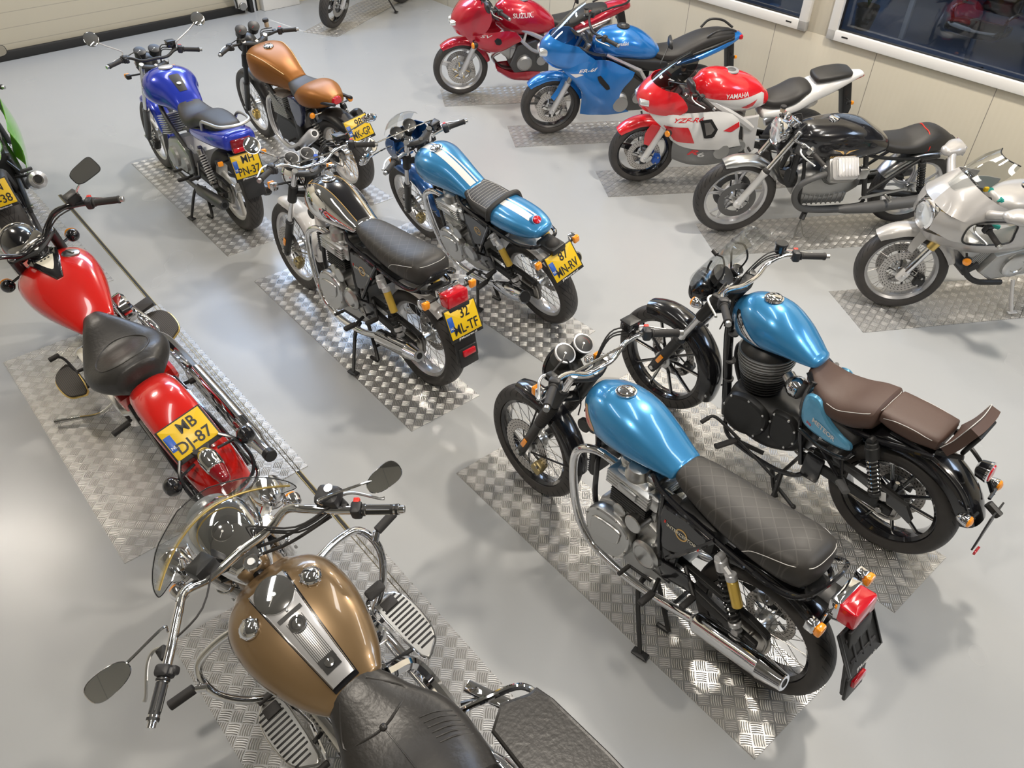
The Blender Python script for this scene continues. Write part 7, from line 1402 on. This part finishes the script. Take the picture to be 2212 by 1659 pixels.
def brown(b):
    wheel(b, True, .11, 'wire', rim='lightsilver', rimr=.235, discs=(.068,), discr=.145); wheel(b, False, .15, 'wire', rim='lightsilver', rimr=.235, discs=(-.06,), discr=.11, spoke='badgegold')
    fork(b, .10, low=('satin', .30, .026), tube=('satin', .021), top=.76, refl=False, guard='satin'); caliper(b, True, .082, .12, 200, 'gold')
    g = b.g('satin', True); g.fender((b.wb, b.rf), .345, 90, 160, .058, .04); b.add('front_mudguard', g); stdframe(b, 'satin', hx=1.03, hz=.9)
    g = G('satin'); g.prism([(.84, .22), (.88, .38), (.80, .48), (.60, .50), (.42, .44), (.42, .26)], -.14, .14, .03); eo = b.add('engine', g); g = G('castalu'); finstack(g, (.70, 0, .50), (.22, .30, .02), 12, .016); b.add('cylinder', g, eo)
    g = G('satin'); g.coil((.98, .06, .78), (.90, .08, .52), .03, .004, 8); b.add('steering_hose', g)
    S = [(1.07, .88, .10, .07, .08), (1.03, .87, .155, .11, .11), (.93, .86, .19, .135, .14), (.80, .85, .17, .13, .14), (.66, .83, .125, .11, .12), (.55, .80, .095, .085, .09), (.50, .79, .085, .06, .06)]
    g = G('copper'); g.loft(S, n=40, sub=6, r0=.02, r1=.015, e=3.0); to = b.add('fuel_tank', g, ang=25); T = bvh(g); g = G('badgegold')
    for s in (1, -1): g.tube([project(T, p, (0, -s * .8, -.6), .001) for p in ((1.02, s * .15, .95), (.93, s * .16, .97), (.85, s * .155, .965), (.76, s * .13, .94), (.66, s * .10, .90), (.56, s * .075, .86))], .004, n=6)
    b.add('pinstripe', g, to); g = G('chrome'); g.lathe([(-.004, .045), (.006, .042), (.012, .03), (.014, 0)], project(T, (.88, 0, 1.3), (0, 0, -1)), (.05, 0, 1), 24)
    for k in range(6): a = k * pi / 3; g.ball(project(T, (.88 + .036 * cos(a), .036 * sin(a), 1.3), (0, 0, -1), .004), .006, n=8)
    b.add('fuel_cap', g, to)
    seatloft(b, [(.52, .79, .09, .05, .06), (.44, .77, .12, .06, .07), (.34, .765, .14, .07, .07), (.26, .77, .14, .08, .07)], 'greyseat2', e=2.8)
    g = G('copper'); g.loft([(.38, .75, .135, .06, .06), (.26, .76, .165, .11, .07), (.13, .775, .155, .11, .07), (.02, .79, .11, .075, .05), (-.04, .795, .075, .05, .035)], n=30, r0=.03, r1=.02, e=2.8); b.add('tail_cowl', g, ang=25); g = G('redlens'); g.loft([(.0, .80, .08, .045, .03), (-.075, .80, .035, .03, .02)], n=14, sub=1); b.add('tail_light', g)
    g = G('satin'); g.fender((0, b.rr), .372, 60, 125, .085, .05, taper=.9); b.add('rear_mudguard', g); g = G('satin'); g.prism([(-.10, .70), (-.20, .68), (-.28, .55), (-.26, .50), (-.15, .58)], -.05, .05, .01); b.add('plate_bracket', g)
    number_plate(b, (-.265, -.02, .625), 28, '98', 'MK-GP')
    for s in (1, -1):
        signal(b, (.06, s * .10, .70), (.055, s * .185, .71), (-1, 0, 0), .025, 'satin', stem='chrome'); muffler(b, [(.42, s * .17, .34), (.36, s * .18, .36), (.06, s * .22, .56), (.035, s * .223, .575), (.02, s * .225, .585)], [.028, .045, .050, .045, .032], 'lightsilver' if s > 0 else 'satin', .7, hdr=([(.84, s * .08, .62), (.98, s * .10, .52), (.95, s * .13, .28), (.7, s * .15, .20), (.42, s * .17, .34)], .02))
        g = G('navy'); g.prism([(.50, .72), (.30, .70), (.36, .52), (.46, .48)], s * .10, s * .145, .012, sm=2); b.add('side_cover', g)
    shock(b, (.14, .66), (.03, .38), .028, y=.15, top='satin', spring='steel', turns=9); chainrun(b); pegs(b, .36, .34, .18); stand(b, .46, .22, (.40, .27, .012))
    for s in (1, -1): gauge(b, (1.145, s * .06 + .02, 1.085), (-.62, .0, .78), .046, .07, 'satin', 'satin', 'dialwhite', ticks='ink')
    handlebar(b, [(1.13, .11, .985), (1.12, .16, .99), (1.10, .23, 1.0), (1.02, .36, .995)], gl=.12, res=None, leverdx=.07, m='satin', btn='redbtn')
    g = b.g('fluid', True); g.cyl((1.18, -.17, 1.03), (1.18, -.17, 1.075), .020); g.m('rubber').cyl((1.18, -.17, 1.075), (1.18, -.17, 1.10), .026); b.add('brake_fluid_reservoir', g); headlight(b, (1.30, 0, .92), (1, 0, -.05), .085, .12, 'satin', 'satin')
SPEC['greyseat2'] = dict(col=(.06, .06, .06), rough=.5)
brown(E_)
# green sport machine cut by the left edge
C_ = Bike('green sport motorcycle with round silencer, plate MN RR-38, at the left edge', -3.62, 5.10, 123, 8, 0, 1.41, 24, .10, .30, .32)
def green(b):
    wheel(b, True, .12, 'three', rim='black', rimr=.215, discs=(.065,), discr=.14, ns=3); rearstuff(b, .19); sportfork(b, 'satin', .11, top=.62); stdframe(b); under(b)
    g = G('green'); g.loft([(1.02, .84, .08, .07, .08), (.9, .84, .15, .13, .12), (.75, .83, .165, .13, .12), (.58, .80, .13, .09, .08), (.50, .78, .10, .05, .05)], n=28, r0=.03, r1=.03); b.add('fuel_tank', g)
    seatloft(b, [(.5, .76, .08, .04, .05), (.35, .75, .14, .05, .05), (.2, .79, .13, .06, .05), (0, .86, .10, .05, .05)], 'blackseat')
    g = G('green'); g.loft([(.34, .70, .15, .06, .05), (.15, .75, .16, .075, .06), (-.05, .80, .15, .08, .06), (-.20, .82, .14, .06, .05)], n=26, r0=.03, r1=.03, e=3); g.m('palegreen').loft([(-.02, .83, .15, .05, .03), (-.22, .83, .155, .045, .035), (-.30, .82, .13, .03, .03)], n=24, r1=.02, e=3); b.add('tail_fairing', g)
    g = G('redlens'); g.box((-.31, 0, .80), (.04, .18, .04), .012); b.add('tail_light', g)
    g = G('green'); g.surf(ucowl([(.95, 1.40, 1.2, .12, .21, .92), (.85, 1.50, 1.1, .15, .24, .84), (.72, 1.46, 1.2, .14, .22, .73)]), 3, 4, .005); no = b.add('nose_fairing', g); screen(b, [(1.40, .145, .95, .12), (1.28, .14, 1.04, .12), (1.16, .09, 1.12, .05)], 'tintscreen', no)
    side(b, 'side_fairing', [[(1.40, .14, .72), (1.15, .24, .76), (.8, .24, .72), (.6, .21, .66)], [(1.25, .20, .55), (1.05, .26, .52), (.8, .26, .50), (.58, .23, .50)], [(1.10, .12, .28), (.95, .17, .24), (.78, .18, .24), (.6, .17, .30)]], 'green')
    muffler(b, [(.30, -.20, .36), (.25, -.21, .38), (-.16, -.27, .56), (-.19, -.272, .573), (-.21, -.274, .58)], [.035, .058, .062, .058, .038], 'silver', .65, tipm='chrome')
    number_plate(b, (-.36, 0, .64), 24, 'MN', 'RR-38'); tailhanger(b, -.22, .74, amber=False); clips(b, 1.06, .11, .88, .31, .85, .95); mirror_pair(b, b.o, base=(1.30, .16, .93), pos=(1.19, .38, 1.03), r=.05, n=(-1, -.1, .12), shape=(.08, .04, 2.6), m='satin', stem='satin'); legs(b, stand_m='satin')
green(C_)
# far machine cut by the top edge
O_ = Bike('black motorcycle whose front wheel stands in the far sunlit patch', -1.70, 11.868, -120, 8, 10, 1.42, 25, .10, .30, .31)
def far(b):
    wheel(b, True, .12, 'three', rim='black', rimr=.215, discs=(.065, -.065), discr=.145, ns=3); rearstuff(b, .16); sportfork(b, 'silver', .115, top=.66); stdframe(b); under(b)
    g = b.g('satin', True); g.fender((b.wb, b.rf), .32, 45, 165, .066, .05); b.add('front_mudguard', g); g = G('black'); g.loft([(1.02, .86, .08, .07, .08), (.9, .86, .14, .12, .12), (.72, .84, .15, .12, .11), (.55, .80, .11, .06, .06)], n=26, r0=.03, r1=.03); b.add('fuel_tank', g)
    seatloft(b, [(.52, .79, .08, .04, .05), (.35, .77, .13, .05, .05), (.1, .83, .12, .06, .05), (-.15, .88, .09, .04, .04)], 'blackseat'); clips(b, 1.10, .05, 1.0, .36, 1.02, 1.0, res='box'); headlight(b, (1.28, 0, .9), (1, 0, 0), .09); legs(b); chainrun(b)
far(O_)
